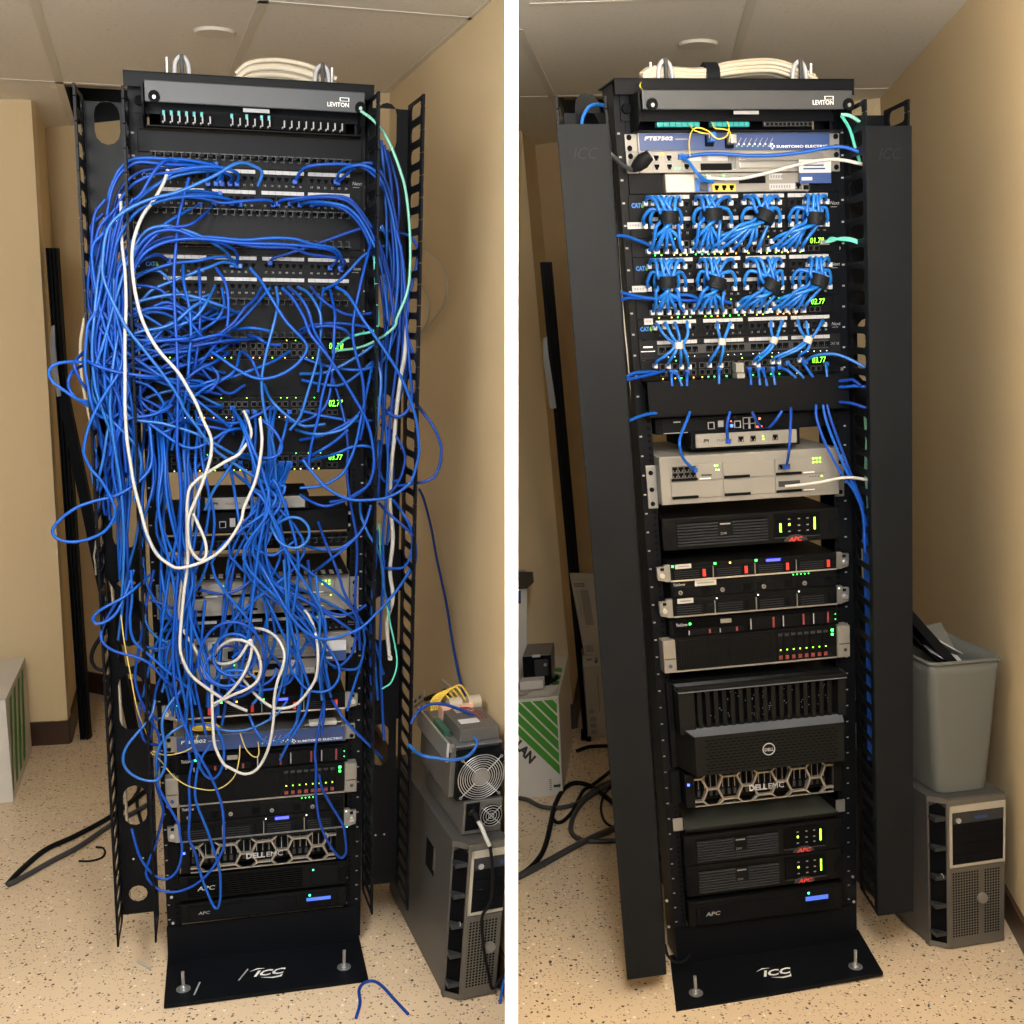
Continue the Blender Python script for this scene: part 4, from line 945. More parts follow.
# the white and blue card hanging from the silver shelf
a = PR(R, 798.5, 159.5, -.024); b = PR(R, 831, 183, -.024); zs = a[2]-(a[2]-b[2])*.56
m = MB(R); m.box(a[0], b[0], -.025, -.0242, zs, a[2], 'paper'); m.box(a[0]+.001, b[0], -.025, -.0242, b[2], zs, 'navy2')
for k, w in ((.1, .5), (.22, .75), (.36, .8)): m.fr(a[0]+.01, a[0]+.01+w*(b[0]-a[0])*.85, a[2]-(a[2]-b[2])*(k+.06), a[2]-(a[2]-b[2])*k, -.0253, 'lcdblue' if False else 'navy')
m.fr(a[0]+.006, a[0]+.03, b[2]+.006, b[2]+.012, -.0253, 'white')
m.top('card', (a[0], -.025, b[2]), 'white and blue card hanging on the silver shelf of the right rack', 'card')

L = 'L'
z = zr(L, (148.7, 83.2), (362, 92.5), (150, 128), (360, 133), -.05); leviton(L, *z, 'dark grey fiber enclosure at the top of the tangled left rack', True)
z = zr(L, (160, 112), (345, 121), (160, 128), (345, 137), -.03)
t = thing(L, 'fiber_comb', 'black comb of fingers with teal tips under the left rack enclosure', 'cable manager', (0, -.04, z[0]))
m = MB(L)
for i in range(25):
    if i in (7, 8, 15): continue
    x = -.185+i*.0155; m.box(x-.0014, x+.0014, -.062, -.042, z[0]+.006, z[0]+.0095, 'labelgrey', .0008); m.box(x+.002, x+.005, -.062, -.058, z[0]+.008, z[0]+.022, 'labelgrey', .0008)
    if i in (0, 1, 2, 3, 4, 5, 9, 11, 13, 14): m.box(x-.001, x+.005, -.0605, -.058, z[0]+.02, z[0]+.03, 'tealglow', .001)
m.box(-.19, .2, -.042, -.038, z[0]+.006, z[0]+.03, 'softblack'); m.put('comb', t)
z = zr(L, (160, 129), (345, 134), (160, 154), (345, 159.5), -.003); blank(L, z[0], z[1], -.003, 'plain black filler panel below the enclosure of the left rack')
# two small labels on the filler
z = zr(L, (160, 155), (345, 160), (160, 166), (345, 172), -.004); hman(L, *z, 'top finger manager of the tangled left rack', 'top')
z = zr(L, (160, 167), (345, 173), (160, 208), (345, 212), -.004); patch48(L, *z, 'upper patch panel of the left rack behind arching blue cables')
z = zr(L, (160, 209), (345, 213), (162, 246), (345, 250), -.004); hman(L, *z, 'deep finger manager between the two patch panels of the left rack', 'both')
z = zr(L, (162, 247.5), (345, 251), (163, 254), (345, 257), -.004); blank(L, z[0], z[1], -.004, 'narrow black strip above the lower patch panel of the left rack')
z = zr(L, (162, 255), (345, 258), (165, 297), (346, 298), -.004); patch48(L, *z, 'lower patch panel of the left rack with cables hanging over it', 2, True, 25)
z = zr(L, (165, 299), (346, 299), (165, 340), (347, 338), -.004); hman(L, *z, 'black manager plate above the topmost switch of the left rack', 'both', .03)
z = zr(L, (165, 342), (347, 339), (167, 362), (348, 357), -.004); switch(L, *z, '01.78', 'topmost network switch of the left rack beside the two teal cables', 'la')
z = zr(L, (167, 364), (348, 358), (168, 399), (349, 394), -.004); blank(L, z[0], z[1], -.004, 'plain black filler panel between the upper two switches of the left rack')
z = zr(L, (168, 400), (349, 395), (169, 422), (350, 416), -.004); switch(L, *z, '02.77', 'middle network switch of the left rack with white cables plugged in', 'wal')
z = zr(L, (169, 424), (350, 417), (170, 455), (350, 450), -.004); blank(L, z[0], z[1], -.004, 'plain black filler panel above the lowest switch of the left rack')
z = zr(L, (170, 457), (350, 451), (171, 474), (351, 468), -.004); switch(L, *z, '03.77', 'lowest network switch of the left rack above the open gap', 'lwa')
zz = zr(L, (205, 499), (305, 494), (205, 511), (305, 506), -.03); x0 = PR(L, 205, 505, -.03)[0]; x1 = PR(L, 305, 500, -.03)[0]
LASTB['L'] = 9; ruckus(L, x0, x1, zz[0], zz[1], 'small grey controller below the open gap in the left rack')
z = zr(L, (172, 514), (352, 507), (172, 535), (352, 530), -.01); blackbox(L, *z, 'black router behind the hanging cables of the left rack')
z = zr(L, (172, 537), (352, 531), (173, 552), (352, 546), -.004); hman(L, *z, 'fin manager below the router of the left rack', 'top')
z = zr(L, (168, 580.5), (339.6, 571), (170, 619), (339.6, 609.6), -.035); samsung(L, *z, 'beige phone system behind the blue cables of the left rack')
m = MB(L)
for i in range(20): m.box(-.2+i*.0205, -.19+i*.0205, -.055, -.02, z[1]+.002, z[1]+.0045, 'silver')
m.box(-.215, .215, -.06, .2, z[1]+.0005, z[1]+.002, 'softblack'); m.top('vented_tray', (0, 0, z[1]), 'black tray with pale bars on the beige phone system of the left rack', 'tray')
z = zr(L, (170, 622), (345, 613), (171, 640), (346, 630), -.004); patch48(L, *z, 'single row patch panel below the beige phone system of the left rack', 1)
z = zr(L, (172, 644), (346, 632), (172, 666), (346, 653), -.016); ftes(L, *z, 'silver optical shelf behind the coiled white cable of the left rack')
a = PR(L, 320.5, 641, -.024); b = PR(L, 346, 660, -.024); zs = a[2]-(a[2]-b[2])*.5
m = MB(L); m.box(a[0], b[0], -.025, -.0242, zs, a[2], 'paper'); m.box(a[0]+.001, b[0], -.025, -.0242, b[2], zs, 'navy2'); m.fr(a[0]+.006, a[0]+.03, b[2]+.006, b[2]+.012, -.0253, 'white')
m.top('card', (a[0], -.025, b[2]), 'white and blue card hanging on the silver shelf of the left rack', 'card')
z = zr(L, (172, 667.5), (346, 654.5), (173, 684), (346, 671), -.012); access(L, *z, 'cream gateway box behind the white cable coil of the left rack')
z = zr(L, (176, 705), (339, 691.5), (176, 721.5), (340, 708), -.03); server1(L, *z, 'flat server with red tabs and blue light bar in the left rack', True, True, True, False)
z = zr(L, (174, 738), (341.4, 726), (174.5, 754.8), (341.4, 740.6), -.02); fte(L, *z, 'blue fronted optical terminal low in the tangled left rack')
z = zr(L, (173, 757), (343, 743.5), (174, 775.5), (344, 762), -.02); thinksv(L, *z, 'black server with dark red tabs below the blue unit of the left rack')
z = zr(L, (176.6, 777), (344, 763), (178, 807.5), (344, 791.5), -.026); hp(L, *z, 'black server with pale metal ears and eight drives in the left rack')
z = zr(L, (176, 809), (342, 793), (177, 824.5), (342, 808.5), -.026); thinkst(L, *z, 'black server with round key locks below the pale eared server of the left rack', False)
z = zr(L, (176, 825.5), (342, 809.5), (178, 844.5), (342, 826.5), -.03); server1(L, *z, 'black server with blue bar just above the honeycomb server of the left rack', False, True, True, False)
z = zr(L, (180, 846), (345, 828), (185, 873), (348, 857), -.035); emc(L, *z, 'honeycomb fronted server near the bottom of the left rack')
z = zr(L, (184, 875), (340, 861.5), (186, 901), (341, 886), -.022); apc(L, *z, 'black grooved battery backup below the honeycomb server of the left rack', True)
z = zr(L, (186, 903.5), (341, 887.5), (187, 924.5), (343, 906), -.022); apclcd(L, *z, 'lowest battery backup of the left rack with blue display')
for px, py in ((171.5, 897.5), (173, 923.5), (346, 878), (345.5, 903), (349.5, 513), (349, 525)):
    p = PR(L, px, py, -.003); m = MB(L); m.cyl((p[0], p[1], p[2]), 'y', .004, .003, 'bright', 10); m.put('rack_screw', RK[L])
# small odd things on the blue terminal of the left rack
a = PR(L, 309, 727, -.03); b = PR(L, 337, 721, -.03); m = MB(L); zt = (a[2]+b[2])/2-.004
m.box(a[0], b[0], -.032, -.004, zt, zt+.011, 'offwhite', .003); m.box(b[0], b[0]+.012, -.024, -.014, zt+.003, zt+.007, 'steel'); m.box(a[0]-.01, a[0], -.024, -.014, zt, zt+.004, 'steel')
m.top('connector', (a[0], -.02, zt), 'pale connector lying on the blue terminal of the left rack', 'connector')
a = PR(L, 206, 735, -.05); m = MB(L)
for i in range(7):
    r = .032-.002*i; m.tube([(a[0]+r*1.15*math.cos(q), -.012+r*.45*math.sin(q), a[2]+.002*i+.004) for q in np.linspace(0, 2*math.pi, 24, False)], .0018, 'yellow', 5, True)
m.top('fiber_coil', (a[0], -.03, a[2]), 'small coil of yellow fiber on the blue terminal of the left rack', 'fiber cable')

# what sits on top of the racks
for f, px in (('L', ((167, 68), (182, 67), (322, 73), (332, 73))), ('R', ((651, 71), (664, 71), (798, 75), (811, 76)))):
    RH = RHF[f]; A = [PR(f, x, y, .03) for x, y in px]
    for i, k in ((0, 'left'), (3, 'right')):
        m = MB(f); p = A[i]; m.cyl((p[0], .03, RH), 'z', .0035, .04, 'bright', 10); m.top('threaded_rod', (p[0], .03, RH), 'short upright threaded rod at the %s end of the %s rack top' % (k, SIDE[f]), 'rod')
    for i, k in ((1, 'left'), (2, 'right')):
        p = A[i]; t = thing(f, 'rod_clamp', 'black and white clamp standing at the %s end of the %s rack top' % (k, SIDE[f]), 'clamp', (p[0], .02, RH))
        m = MB(f); m.box(p[0]-.004, p[0]+.004, .012, .02, RH, RH+.046, 'ink', .002); m.put('strap', t)
        m = MB(f); m.tube(spline([(p[0]-.016, .022, RH), (p[0]-.013, .022, RH+.03), (p[0], .022, RH+.042), (p[0]+.012, .022, RH+.03), (p[0]+.016, .022, RH)]), .005, 'clear' if False else 'labelwhite', 6); m.put('clip', t)
def coil(f, pts, n, r, label, strap=None):
    RH = RHF[f]
    t = thing(f, 'cable_coil', label, 'cable coil', (pts[0][0], .04, RH))
    base = spline(pts)
    for i in range(n):
        a = random.uniform(0, 6.28); k = random.uniform(.3, 1.)*r; ph = random.uniform(0, 6)
        q = base.copy(); N = len(q)
        for j in range(N): q[j] += np.array([0, k*math.cos(a+.02*j)*1.6, k*.9*math.sin(a+.02*j)]); q[j][2] = max(q[j][2], RH+.006)
        m = MB(f); m.tube(q, .0052, 'cream', 6); m.put('strand', t)
    if strap is not None:
        m = MB(f); c = base[int(len(base)*strap)]; m.tube([(c[0]-.014, c[1], c[2]), (c[0]+.014, c[1], c[2])], r*1.55, 'coverblack', 12); m.put('strap', t, 'black strap around the strands')
    return t
P = lambda f, px, py, Y: PR(f, px, py, Y)
RH = RHF['L']; x0, x1 = PR(L, 236, 74, .05)[0], PR(L, 336, 78, .05)[0]
coil(L, [(x0, .05, RH+.004), (x0+.03, .05, RH+.026), (x0+.09, .06, RH+.036), (x0+.15, .06, RH+.03), (x1-.03, .05, RH+.016), (x1, .05, RH+.004)], 16, .02, 'cream cable coil lying on top of the tangled left rack')
RH = RHF['R']; x0, x1 = PR(R, 640, 78, .05)[0], PR(R, 812, 80, .05)[0]
coil(R, [(x0, .04, RH+.004), (x0+.03, .04, RH+.016), (x0+.13, .05, RH+.014), (x0+.2, .05, RH+.026), (x0+.29, .06, RH+.034), (x1-.05, .05, RH+.022), (x1, .05, RH+.003)], 16, .018, 'cream cable coil with a black strap on top of the tidy right rack', .38)
# ------------------------------------------------------------------ cables
CR = .0035
def cable(f, px, label, mt='blue', r=CR, Y=(-.02, -.1, -.06), group=None, cat='network cable', plug=(False, False), name='network_cable', nseg=6, plugm=None, flat=1., ys=None, k=5):
    n = len(px); P = []
    for i, p in enumerate(px):
        u = i/(n-1)
        if ys: y = np.interp(u, np.linspace(0, 1, len(ys)), ys)
        else:
            y = Y[0]+(Y[1]-Y[0])*math.sin(math.pi/2*min(1, u*3)) if u < .5 else Y[2]+(Y[1]-Y[2])*math.sin(math.pi/2*min(1, (1-u)*3))
        P.append(PR(f, p[0], p[1], y))
    S = spline(P, k=k); m = MB(f); m.tube(S, r, mt, nseg, flat=flat)
    ob = m.top(name, S[0], label, cat, group)
    for e, on in enumerate(plug):
        if not on: continue
        a = S[0] if e == 0 else S[-1]; m = MB(f); w = .0052
        m.box(a[0]-w, a[0]+w, min(a[1]+.01, -.003), min(a[1]-.006, -.014), a[2]-.005, a[2]+.005, plugm or mt, .0015)
        m.put('plug', ob, None if not plugm or plugm == mt else 'clear plastic plug')
    return ob
random.seed(11)
BL = ['blue', 'blue2', 'blue3', 'blue', 'blue2', 'blue4']
def pts(s): 
    v = [float(x) for x in s.replace(',', ' ').split()]; return [(v[i], v[i+1]) for i in range(0, len(v), 2)]
# -- left rack: cables of the upper two patch panels that arch into the left cable manager
G1 = ('blue network cable arching from the left rack upper patch panels into its left cable manager', 'arching blue cables of the left rack')
A1 = """208,184 207,172 196,166 180,165 162,164 142,162 131,165 120,174 112,190 107,215 104,250 100,285 98,320 97,350 100,380
216,184 222,170 212,165 186,160 165,159 145,158 131,160 120,169 114,180 109,194 108,214 106,240 102,262 98,290 93,305 88,330
222,184 222,174 212,168 188,165 168,168 153,169 140,172 128,180 120,190 116,200 112,215 108,240 106,280 104,330 107,380 115,420
230,184 231,176 215,170 195,169 175,172 157,174 140,180 128,189 118,205 111,228 106,262 101,300 98,340 102,385 110,415
237,184 238,174 224,168 202,167 177,171 161,182 145,194 125,212 114,231 107,257 106,289 110,330 118,370 122,410
221,181 216,172 205,171 183,174 165,180 147,191 130,206 118,226 110,250 105,280 102,310 101,350 108,395
216,164 197,162 174,161 165,161 157,168 149,180 140,195 125,207 117,225 110,260 108,300 112,340 118,380 120,420
220,194 196,191 176,194 157,198 135,206 120,222 110,245 106,270 104,300 107,345 113,390
232,204 218,196 196,194 176,197 155,203 135,213 120,230 111,255 108,290 110,330 112,365
273,205 272,202 265,200 244,201 224,203 210,200 190,197 165,199 140,210 122,235 112,270 110,320 116,370
240,205 228,199 206,196 181,197 158,202 138,211 124,228 114,252 110,290 113,335
232,265 228,254 218,246 198,235 178,228 162,226 146,231 135,246 128,262 122,300 118,340
237,266 236,252 220,243 197,238 180,231 165,230 150,235 138,248 130,268 124,300 120,345
340,268 341,256 333,248 311,244 295,239 271,238 244,240 210,237 185,237 162,241 146,248 134,262 125,290 120,330 119,370
341,270 344,265 341,259 308,254 292,248 258,247 230,242 210,239 190,236 165,238 147,247 134,264 126,295 122,330
330,268 338,258 330,250 305,246 275,244 240,243 205,239 175,240 152,248 138,262 128,290 120,335
237,266 228,257 210,258 196,261 176,263 157,268 139,276 125,290 118,320 112,350
240,266 224,262 210,267 196,272 176,280 154,289 143,299 132,311 128,325 122,350
169,261 159,255 148,257 137,265 128,280 122,300 117,330
200,205 185,212 165,224 150,236 138,250 128,275 120,310
214,204 205,214 195,222 185,226 165,229 148,243 136,262 128,290 124,330""".split('\n')
for i, s in enumerate(A1):
    d = random.uniform(-.14, -.06); cable(L, pts(s), G1[0], BL[i % 6], Y=(-.02, d, d*.9), group=G1[1], plug=(True, False))
# -- the mass hanging through the left cable manager
G2 = ('blue network cable in the mass hanging through the left cable manager of the left rack', 'blue cables in the left manager of the left rack')
A2 = """103,256 103,276 96,310 88,324 86,344 85,365 88,385 92,406 97,414 108,419 119,414
112,250 100,300 92,330 90,360 93,395 100,430 105,470 110,520
106,235 98,280 94,320 92,350 95,385 103,412 113,440 118,480
118,240 112,290 108,330 104,365 107,400 114,430 118,470 122,520 120,570
110,280 104,310 99,345 97,375 101,405 112,425 124,425 131,412
124,300 117,340 112,375 110,410 115,450 121,490 124,540 122,600
96,300 91,320 88,345 92,372 100,398 110,416 118,440 117,470 112,500
130,320 122,345 108,360 98,372 92,385 95,400 106,415 120,420
127,345 112,350 98,358 90,368 88,380 96,395 108,402 120,398
140,340 125,352 110,362 100,378 98,395 104,410 118,424
92,306 100,330 110,355 117,380 121,410 126,440 128,480 125,520
120,330 112,345 100,350 95,362 99,380 108,393 117,400 122,415
128,310 126,345 119,380 115,420 111,460 104,480 96,500
136,330 131,360 125,390 119,420 119,450 124,490 127,540 128,590 126,640
116,400 108,430 102,465 95,485 92,470 96,450
146,380 138,400 131,425 126,455 122,490 118,530 120,580
122,420 121,450 117,480 111,500 106,515 104,500 113,470 118,440
127,430 134,470 140,505 136,540 128,570 122,610 118,640""".split('\n')
for i, s in enumerate(A2):
    d = random.uniform(-.15, -.05); cable(L, pts(s), G2[0], BL[(i*2+1) % 6], Y=(d*.7, d, d*.8), group=G2[1])
random.seed(31)
G8 = ('blue network cable in the dense crossing tangle left of the left rack switches', 'crossing blue tangle of the left rack')
for i in range(34):
    y0 = random.uniform(285, 420); xa = random.uniform(92, 128); xb = random.uniform(165, 235); y1 = y0+random.uniform(-35, 60); sag = random.uniform(-25, 35)
    s = [(xa+random.uniform(-8, 8), y0-random.uniform(20, 60)), (xa, y0), ((xa*2+xb)/3, (y0*2+y1)/3+sag*.7), ((xa+xb*2)/3, (y0+y1*2)/3+sag), (xb, y1), (xb+random.uniform(5, 30), y1+random.uniform(-12, 12))]
    d = random.uniform(-.14, -.04); cable(L, s, G8[0], BL[i % 6], Y=(d, d, -.03), group=G8[1])
for i in range(22):
    x0 = random.uniform(90, 128); y0 = random.uniform(215, 300); x1 = random.uniform(88, 135); x2 = random.uniform(95, 145)
    s = [(x0+12, y0-22), (x0, y0), (x1, y0+70), (random.uniform(88, 130), y0+130), (x2, y0+185), (x2+random.uniform(-12, 15), y0+235)]
    d = random.uniform(-.14, -.03); cable(L, s, G2[0], BL[i % 6], Y=(d, d, d), group=G2[1])
# -- long and looping blue cables one can single out
SOLO = [
 ('86,352 86,359 97,366 117,372 144,376 158,377 166,380', 'blue cable crossing the left manager just below its big side loops', -.16),
 ('92,361 85,362 67,362 54,365 49,372 52,381 65,391 77,399 90,402 100,405', 'widest blue loop bulging left of the left rack over the pale strip', -.16),
 ('84,352 75,361 74,365 78,376 84,386 94,398', 'short blue bow just inside the widest left bulging loop', -.15),
 ('84,365 74,370 69,378 69,388 76,398 90,407 104,416', 'smaller blue loop bulging left of the left rack manager', -.15),
 ('103,257 103,276 111,298 115,312 122,340 122,362 117,376 107,391 97,408 89,426 85,442 84,454 91,469 99,478 108,492 114,506 114,517 106,530 92,538 74,542 60,540 53,534 54,527 63,517 78,507 95,501 115,496 133,486 147,473 152,460 151,440 149,420', 'long blue cable ending in the oval loop left of the left rack', -.17),
 ('258,186 262,172 251,165 243,163 233,165 216,175 197,184 175,193 154,198 132,207 114,220 106,235 103,257 103,276 111,298 122,320 128,330 144,350 159,369 172,387 180,400 185,411 198,428 212,447 230,461 268,485', 'long blue cable sweeping left then diagonally down across the left rack', -.18),
 ('189,178 184,196 178,221 176,246 174,276 175,315 177,351 178,392 177,445 179,467 181,495 180,536 178,577 175,611 173,652 175,686 181,715 193,745 201,759 212,779 222,807 224,837 222,852 206,876 184,890 162,891 148,879 147,867 157,842', 'longest blue cable hanging straight down the left rack to its lowest loop', -.15),
 ('183,265 184,284 189,306 191,332 189,358 188,378 185,399 178,420 172,450', 'blue cable dropping beside the longest straight blue cable of the left rack', -.12),
 ('199,268 200,289 200,315 199,337 195,365 190,381', 'paler blue cable dropping from the lower patch panel of the left rack', -.1),
 ('216,268 224,280 228,296 228,320 225,332 216,344 204,359 195,370', 'blue cable bending left from the lower patch panel centre of the left rack', -.09),
 ('250,268 261,281 270,296 285,320 293,329 307,346 300,361 286,372 270,378 255,378 238,370 222,359 212,352', 'blue cable hanging in a wide U below the lower patch panel of the left rack', -.13),
 ('276,287 278,300 276,315 272,331 266,354 262,376 262,392 264,408 268,426 274,450 276,480', 'blue cable dropping from the middle of the lower patch panel of the left rack', -.12),
 ('282,288 293,299 304,318 311,335 327,355 341,376 355,399 366,419 372,441 374,467 368,485 357,493 346,499 330,502', 'blue cable running diagonally right down past the green digits of the left rack', -.15),
 ('336,287 346,293 354,304 362,318 374,335 387,354 401,377 409,397 416,419 419,450 416,467 409,484 389,497 368,500 348,499 327,488 312,472 303,460', 'blue cable crossing diagonally into the right manager and looping back', -.17),
 ('408,392 422,411 434,428 441,446 440,463 434,477 423,482 411,484 398,486', 'blue loop bulging right of the right manager of the left rack', -.14),
 ('116,603 105,622 101,636 105,645 117,652 136,657 150,664 162,677 175,689', 'blue cable bowing out over the lower left manager of the left rack', -.16),
 ('150,575 139,585 124,597 104,608 94,616 95,623 105,622 117,612 127,590 134,570', 'narrow blue loop poking left out of the lower left manager', -.16),
 ('155,700 151,716 140,730 127,746 123,759 127,770 138,778 152,781 160,777 165,766 165,748 162,727 164,714 172,701 182,690', 'pear shaped blue loop over the lower left manager of the left rack', -.15),
 ('134,838 132,830 140,857 154,875 167,879 178,869 182,850 180,835 178,823 168,805 159,788 157,777 156,760', 'lowest left blue loop hanging beside the honeycomb server', -.13),
 ('198,866 206,889 215,908 220,901 220,874 215,854 208,832 196,801 196,779 201,759 211,744', 'narrow blue V hanging over the maker letters of the grooved battery backup', -.1),
 ('324,700 319,727 315,752 316,768 316,796 319,818 324,834 333,850 341,858 346,852 345,835 342,823 331,805 322,788 319,774', 'blue cable hanging in a slim loop before the eight drives of the left rack', -.1),
 ('332,700 342,716 353,729 370,746 382,758', 'blue cable slanting from the red tabs into the right manager of the left rack', -.1),
 ('301,700 298,718 289,734 275,742 263,740 255,729 249,715', 'blue U hanging over the maker letters of the blue terminal in the left rack', -.1),
 ('287,701 276,715 255,727 238,731 222,730 209,725 200,724 190,726', 'blue cable lying across the top of the blue terminal of the left rack', -.07),
 ('264,571 275,584 297,596 318,608 338,621 354,633 362,645', 'blue cable slanting across the beige phone system of the left rack', -.13),
 ('414,563 397,590 370,620 353,632 323,639 297,624 272,585 258,560', 'blue cable swinging in a wide arc from the right manager to the beige phone system', -.16),
 ('379,503 389,514 402,525 413,536 416,552 414,566 405,579', 'outer blue bow in the middle of the right manager of the left rack', -.13),
 ('393,500 402,512 411,529 412,549 404,567 383,568', 'inner blue bow in the middle of the right manager of the left rack', -.12),
 ('320,638 329,649 338,664 339,677 332,688 321,692 307,689 297,678 290,666 291,652 296,640', 'blue loop hanging in front of the cream gateway box of the left rack', -.12),
 ('277,495 271,522 274,533 282,544 296,548 307,541 309,529 301,519 288,518 275,527 266,545', 'small round blue loop beside the router of the left rack', -.15),
]
for i, (s, lb, d) in enumerate(SOLO):
    cable(L, pts(s), lb, BL[i % 6], Y=(d*.6, d, d*.7) if d < 0 else (-.1, .1, .1), ys=None)
# -- cables dropping from the lower patch panel and the switches down the middle
G3 = ('blue network cable hanging loose across the middle of the left rack', 'loose blue cables across the middle of the left rack')
A3 = """262,287 255,299 245,308 236,320 230,326 211,340 190,352 170,363 155,372
270,288 258,302 250,311 236,325 217,337 190,350 168,362
288,287 299,296 308,310 314,330 322,345 330,360
298,287 308,293 317,306 321,320 319,351 314,372 307,395 300,417 290,430
324,288 321,303 320,315 322,326 319,351 321,370 318,392
330,289 333,303 335,315 334,337 333,359 327,378 322,397 318,419 311,447 308,470
311,287 318,296 333,308 350,315 373,313
326,289 338,282 350,270 362,257 373,250 384,246
300,330 314,325 333,323 355,325 371,329 380,340
300,374 327,372 355,358 371,347 380,338
300,357 327,366 355,370 372,367 385,358 398,329 407,317 408,290
333,366 331,387 327,403 318,414 300,422 285,420
330,370 338,395 345,422 348,450 347,474 351,506 356,533 357,556 356,580 355,600 357,620 360,645
374,357 371,372 366,395 361,419 355,447 345,470 334,480 320,486 300,488
369,224 371,241 366,262 360,287 354,317 353,337 356,354 362,376 364,395 364,419 360,440
377,329 377,358 381,378 379,406 375,447 374,470
300,410 314,414 334,418 355,421 375,419 396,406 404,378 408,340
382,404 387,412 398,417 409,408 416,392 418,370 412,350 408,337
381,425 393,432 402,447 405,458 402,474 396,486 388,495
379,440 378,460 382,478 388,482 400,480
300,495 314,503 327,506 344,501 361,492 371,481 374,460
360,501 361,515 368,533 377,549 382,566 384,590 390,610
304,545 318,549 338,549 355,538 364,526 371,505
308,577 327,562 345,548 359,534 366,522 371,506
318,522 325,541 333,560 340,579 343,590 351,606 358,622 360,650
230,467 234,488 237,508 241,527 252,545 263,553 274,555 285,548 296,540
207,418 225,423 241,422 257,415 264,411 272,405
264,384 271,400 286,415 301,425 310,426 325,424
290,351 274,361 252,370 231,377 208,382 195,388 180,398
242,351 251,359 257,372 262,385 263,400
197,391 207,392 216,384 218,375 210,365
209,345 195,350 178,352 160,352 142,348 127,345
236,453 247,455 266,458 278,455 282,447 279,438 272,428 262,420
215,286 208,300 196,317 180,325 160,330 145,340
222,288 224,305 218,318 205,328 188,335 170,342
196,350 185,365 170,372 152,380 140,395 136,410
230,352 215,362 198,370 182,384 172,400 165,412
240,352 235,370 222,380 205,388 190,400
235,412 232,425 220,440 210,455 196,468 185,480
244,412 246,430 240,450 228,470 214,490 205,510
174,400 166,403 158,414 155,423 159,432 170,430 177,425
158,373 149,371 142,378 140,392 141,406 148,426 152,447 156,470 152,500
134,392 140,400 150,410 162,412 172,405
163,330 152,345 140,362 131,385 128,400
205,330 190,338 170,340 150,343 135,352
215,336 200,345 180,345 165,345 148,356
232,330 250,328 265,330 273,332
248,335 258,338 268,344 280,345
300,335 312,328 330,326 345,330 352,338
302,380 320,384 340,385 356,376 372,362
300,440 320,436 338,428 352,420 362,410
296,430 312,434 330,433 345,428 358,416
312,460 335,454 352,447 366,446 376,450
300,462 318,452 334,442 348,430""".split('\n')
for i, s in enumerate(A3):
    d = random.uniform(-.15, -.045); cable(L, pts(s), G3[0], BL[(i*5+2) % 6], Y=(-.03, d, d*.9), group=G3[1])
# -- the right manager bundle
G4 = ('blue network cable in the bundle running down the right cable manager of the left rack', 'blue cables in the right manager of the left rack')
A4 = """295,182 301,171 310,166 332,164 352,165 366,169 378,180 388,200 392,230 394,270 390,310 385,350
338,183 346,175 355,167 366,163 376,166 386,182 394,210 400,250 402,290 399,330 396,370
336,182 340,172 352,166 366,166 379,176 390,206 396,240 398,280 394,320 388,360
278,204 282,200 299,198 326,196 347,198 360,210 372,228 380,245 388,270 396,300 401,330
290,204 299,200 320,197 338,198 352,204 363,218 372,234 383,262 390,290 395,330
300,205 312,202 330,203 346,207 358,217 368,233 378,255 384,285 388,320
312,205 330,205 345,210 358,222 368,240 377,270 383,300 386,340
270,263 274,258 287,254 308,247 328,240 350,232 368,227 381,230 395,232 409,236 417,246 417,262 410,293 407,312 408,337 409,365 400,392 385,415
381,140 384,170 386,205 387,240 386,280 388,320 386,370 384,420
384,145 390,175 394,215 398,255 402,295 403,340 399,390
387,150 396,180 399,205 397,235 396,265 397,300 401,345
382,225 390,250 392,280 390,310 385,335
396,230 402,255 405,290 407,330 410,370 412,395 408,410 398,417 388,412
383,340 381,380 383,420 380,460 378,500
385,420 388,460 386,500 383,540 384,590
390,430 393,470 390,510 387,545
400,330 396,370 391,410 388,450
378,530 376,560 372,600 374,650 378,700
384,560 382,600 380,650 382,700 384,740
372,600 370,640 371,690 374,730""".split('\n')
for i, s in enumerate(A4):
    d = random.uniform(-.12, -.04); first = i < 8
    cable(L, pts(s), G4[0], BL[(i*2) % 6], Y=(-.02 if first else d, d, d), group=G4[1], plug=(first, False))
# -- the curtain of cables below the switches
G5 = ('blue network cable in the curtain hanging from the switches of the left rack', 'curtain of blue cables below the left rack switches')
random.seed(5)
A5 = []
for i in range(26):
    x0 = random.uniform(222, 292); y0 = random.choice((408, 412, 463, 466)); xm = random.gauss(268, 7); x1 = random.gauss(262, 22); x2 = random.gauss(262, 42); x3 = x2+random.uniform(-25, 25)
    A5.append([(x0, y0), (x0+(xm-x0)*.45+random.uniform(-4, 4), y0+24), (xm, 495+random.uniform(-12, 12)), (x1, 560+random.uniform(-10, 10)), (x2, 625+random.uniform(-10, 10)), (x3, 670+random.uniform(-20, 45))])
for i in range(17):
    x0 = random.uniform(150, 205); y0 = random.uniform(395, 450); x1 = x0+random.uniform(-16, 14); x2 = random.gauss(180, 14); x3 = random.gauss(186, 16)
    A5.append([(x0, y0), ((x0+x1)/2+random.uniform(-5, 5), y0+50), (x1, y0+100), (x2, 590+random.uniform(-15, 15)), (x3, 650+random.uniform(-10, 20)), (x3+random.uniform(-14, 18), 700+random.uniform(-20, 30))])
for i, s in enumerate(A5):
    d = random.uniform(-.15, -.05); cable(L, s, G5[0], BL[(i*3+1) % 6], Y=(-.02, d, d*.8), group=G5[1], plug=(i < 26, False))
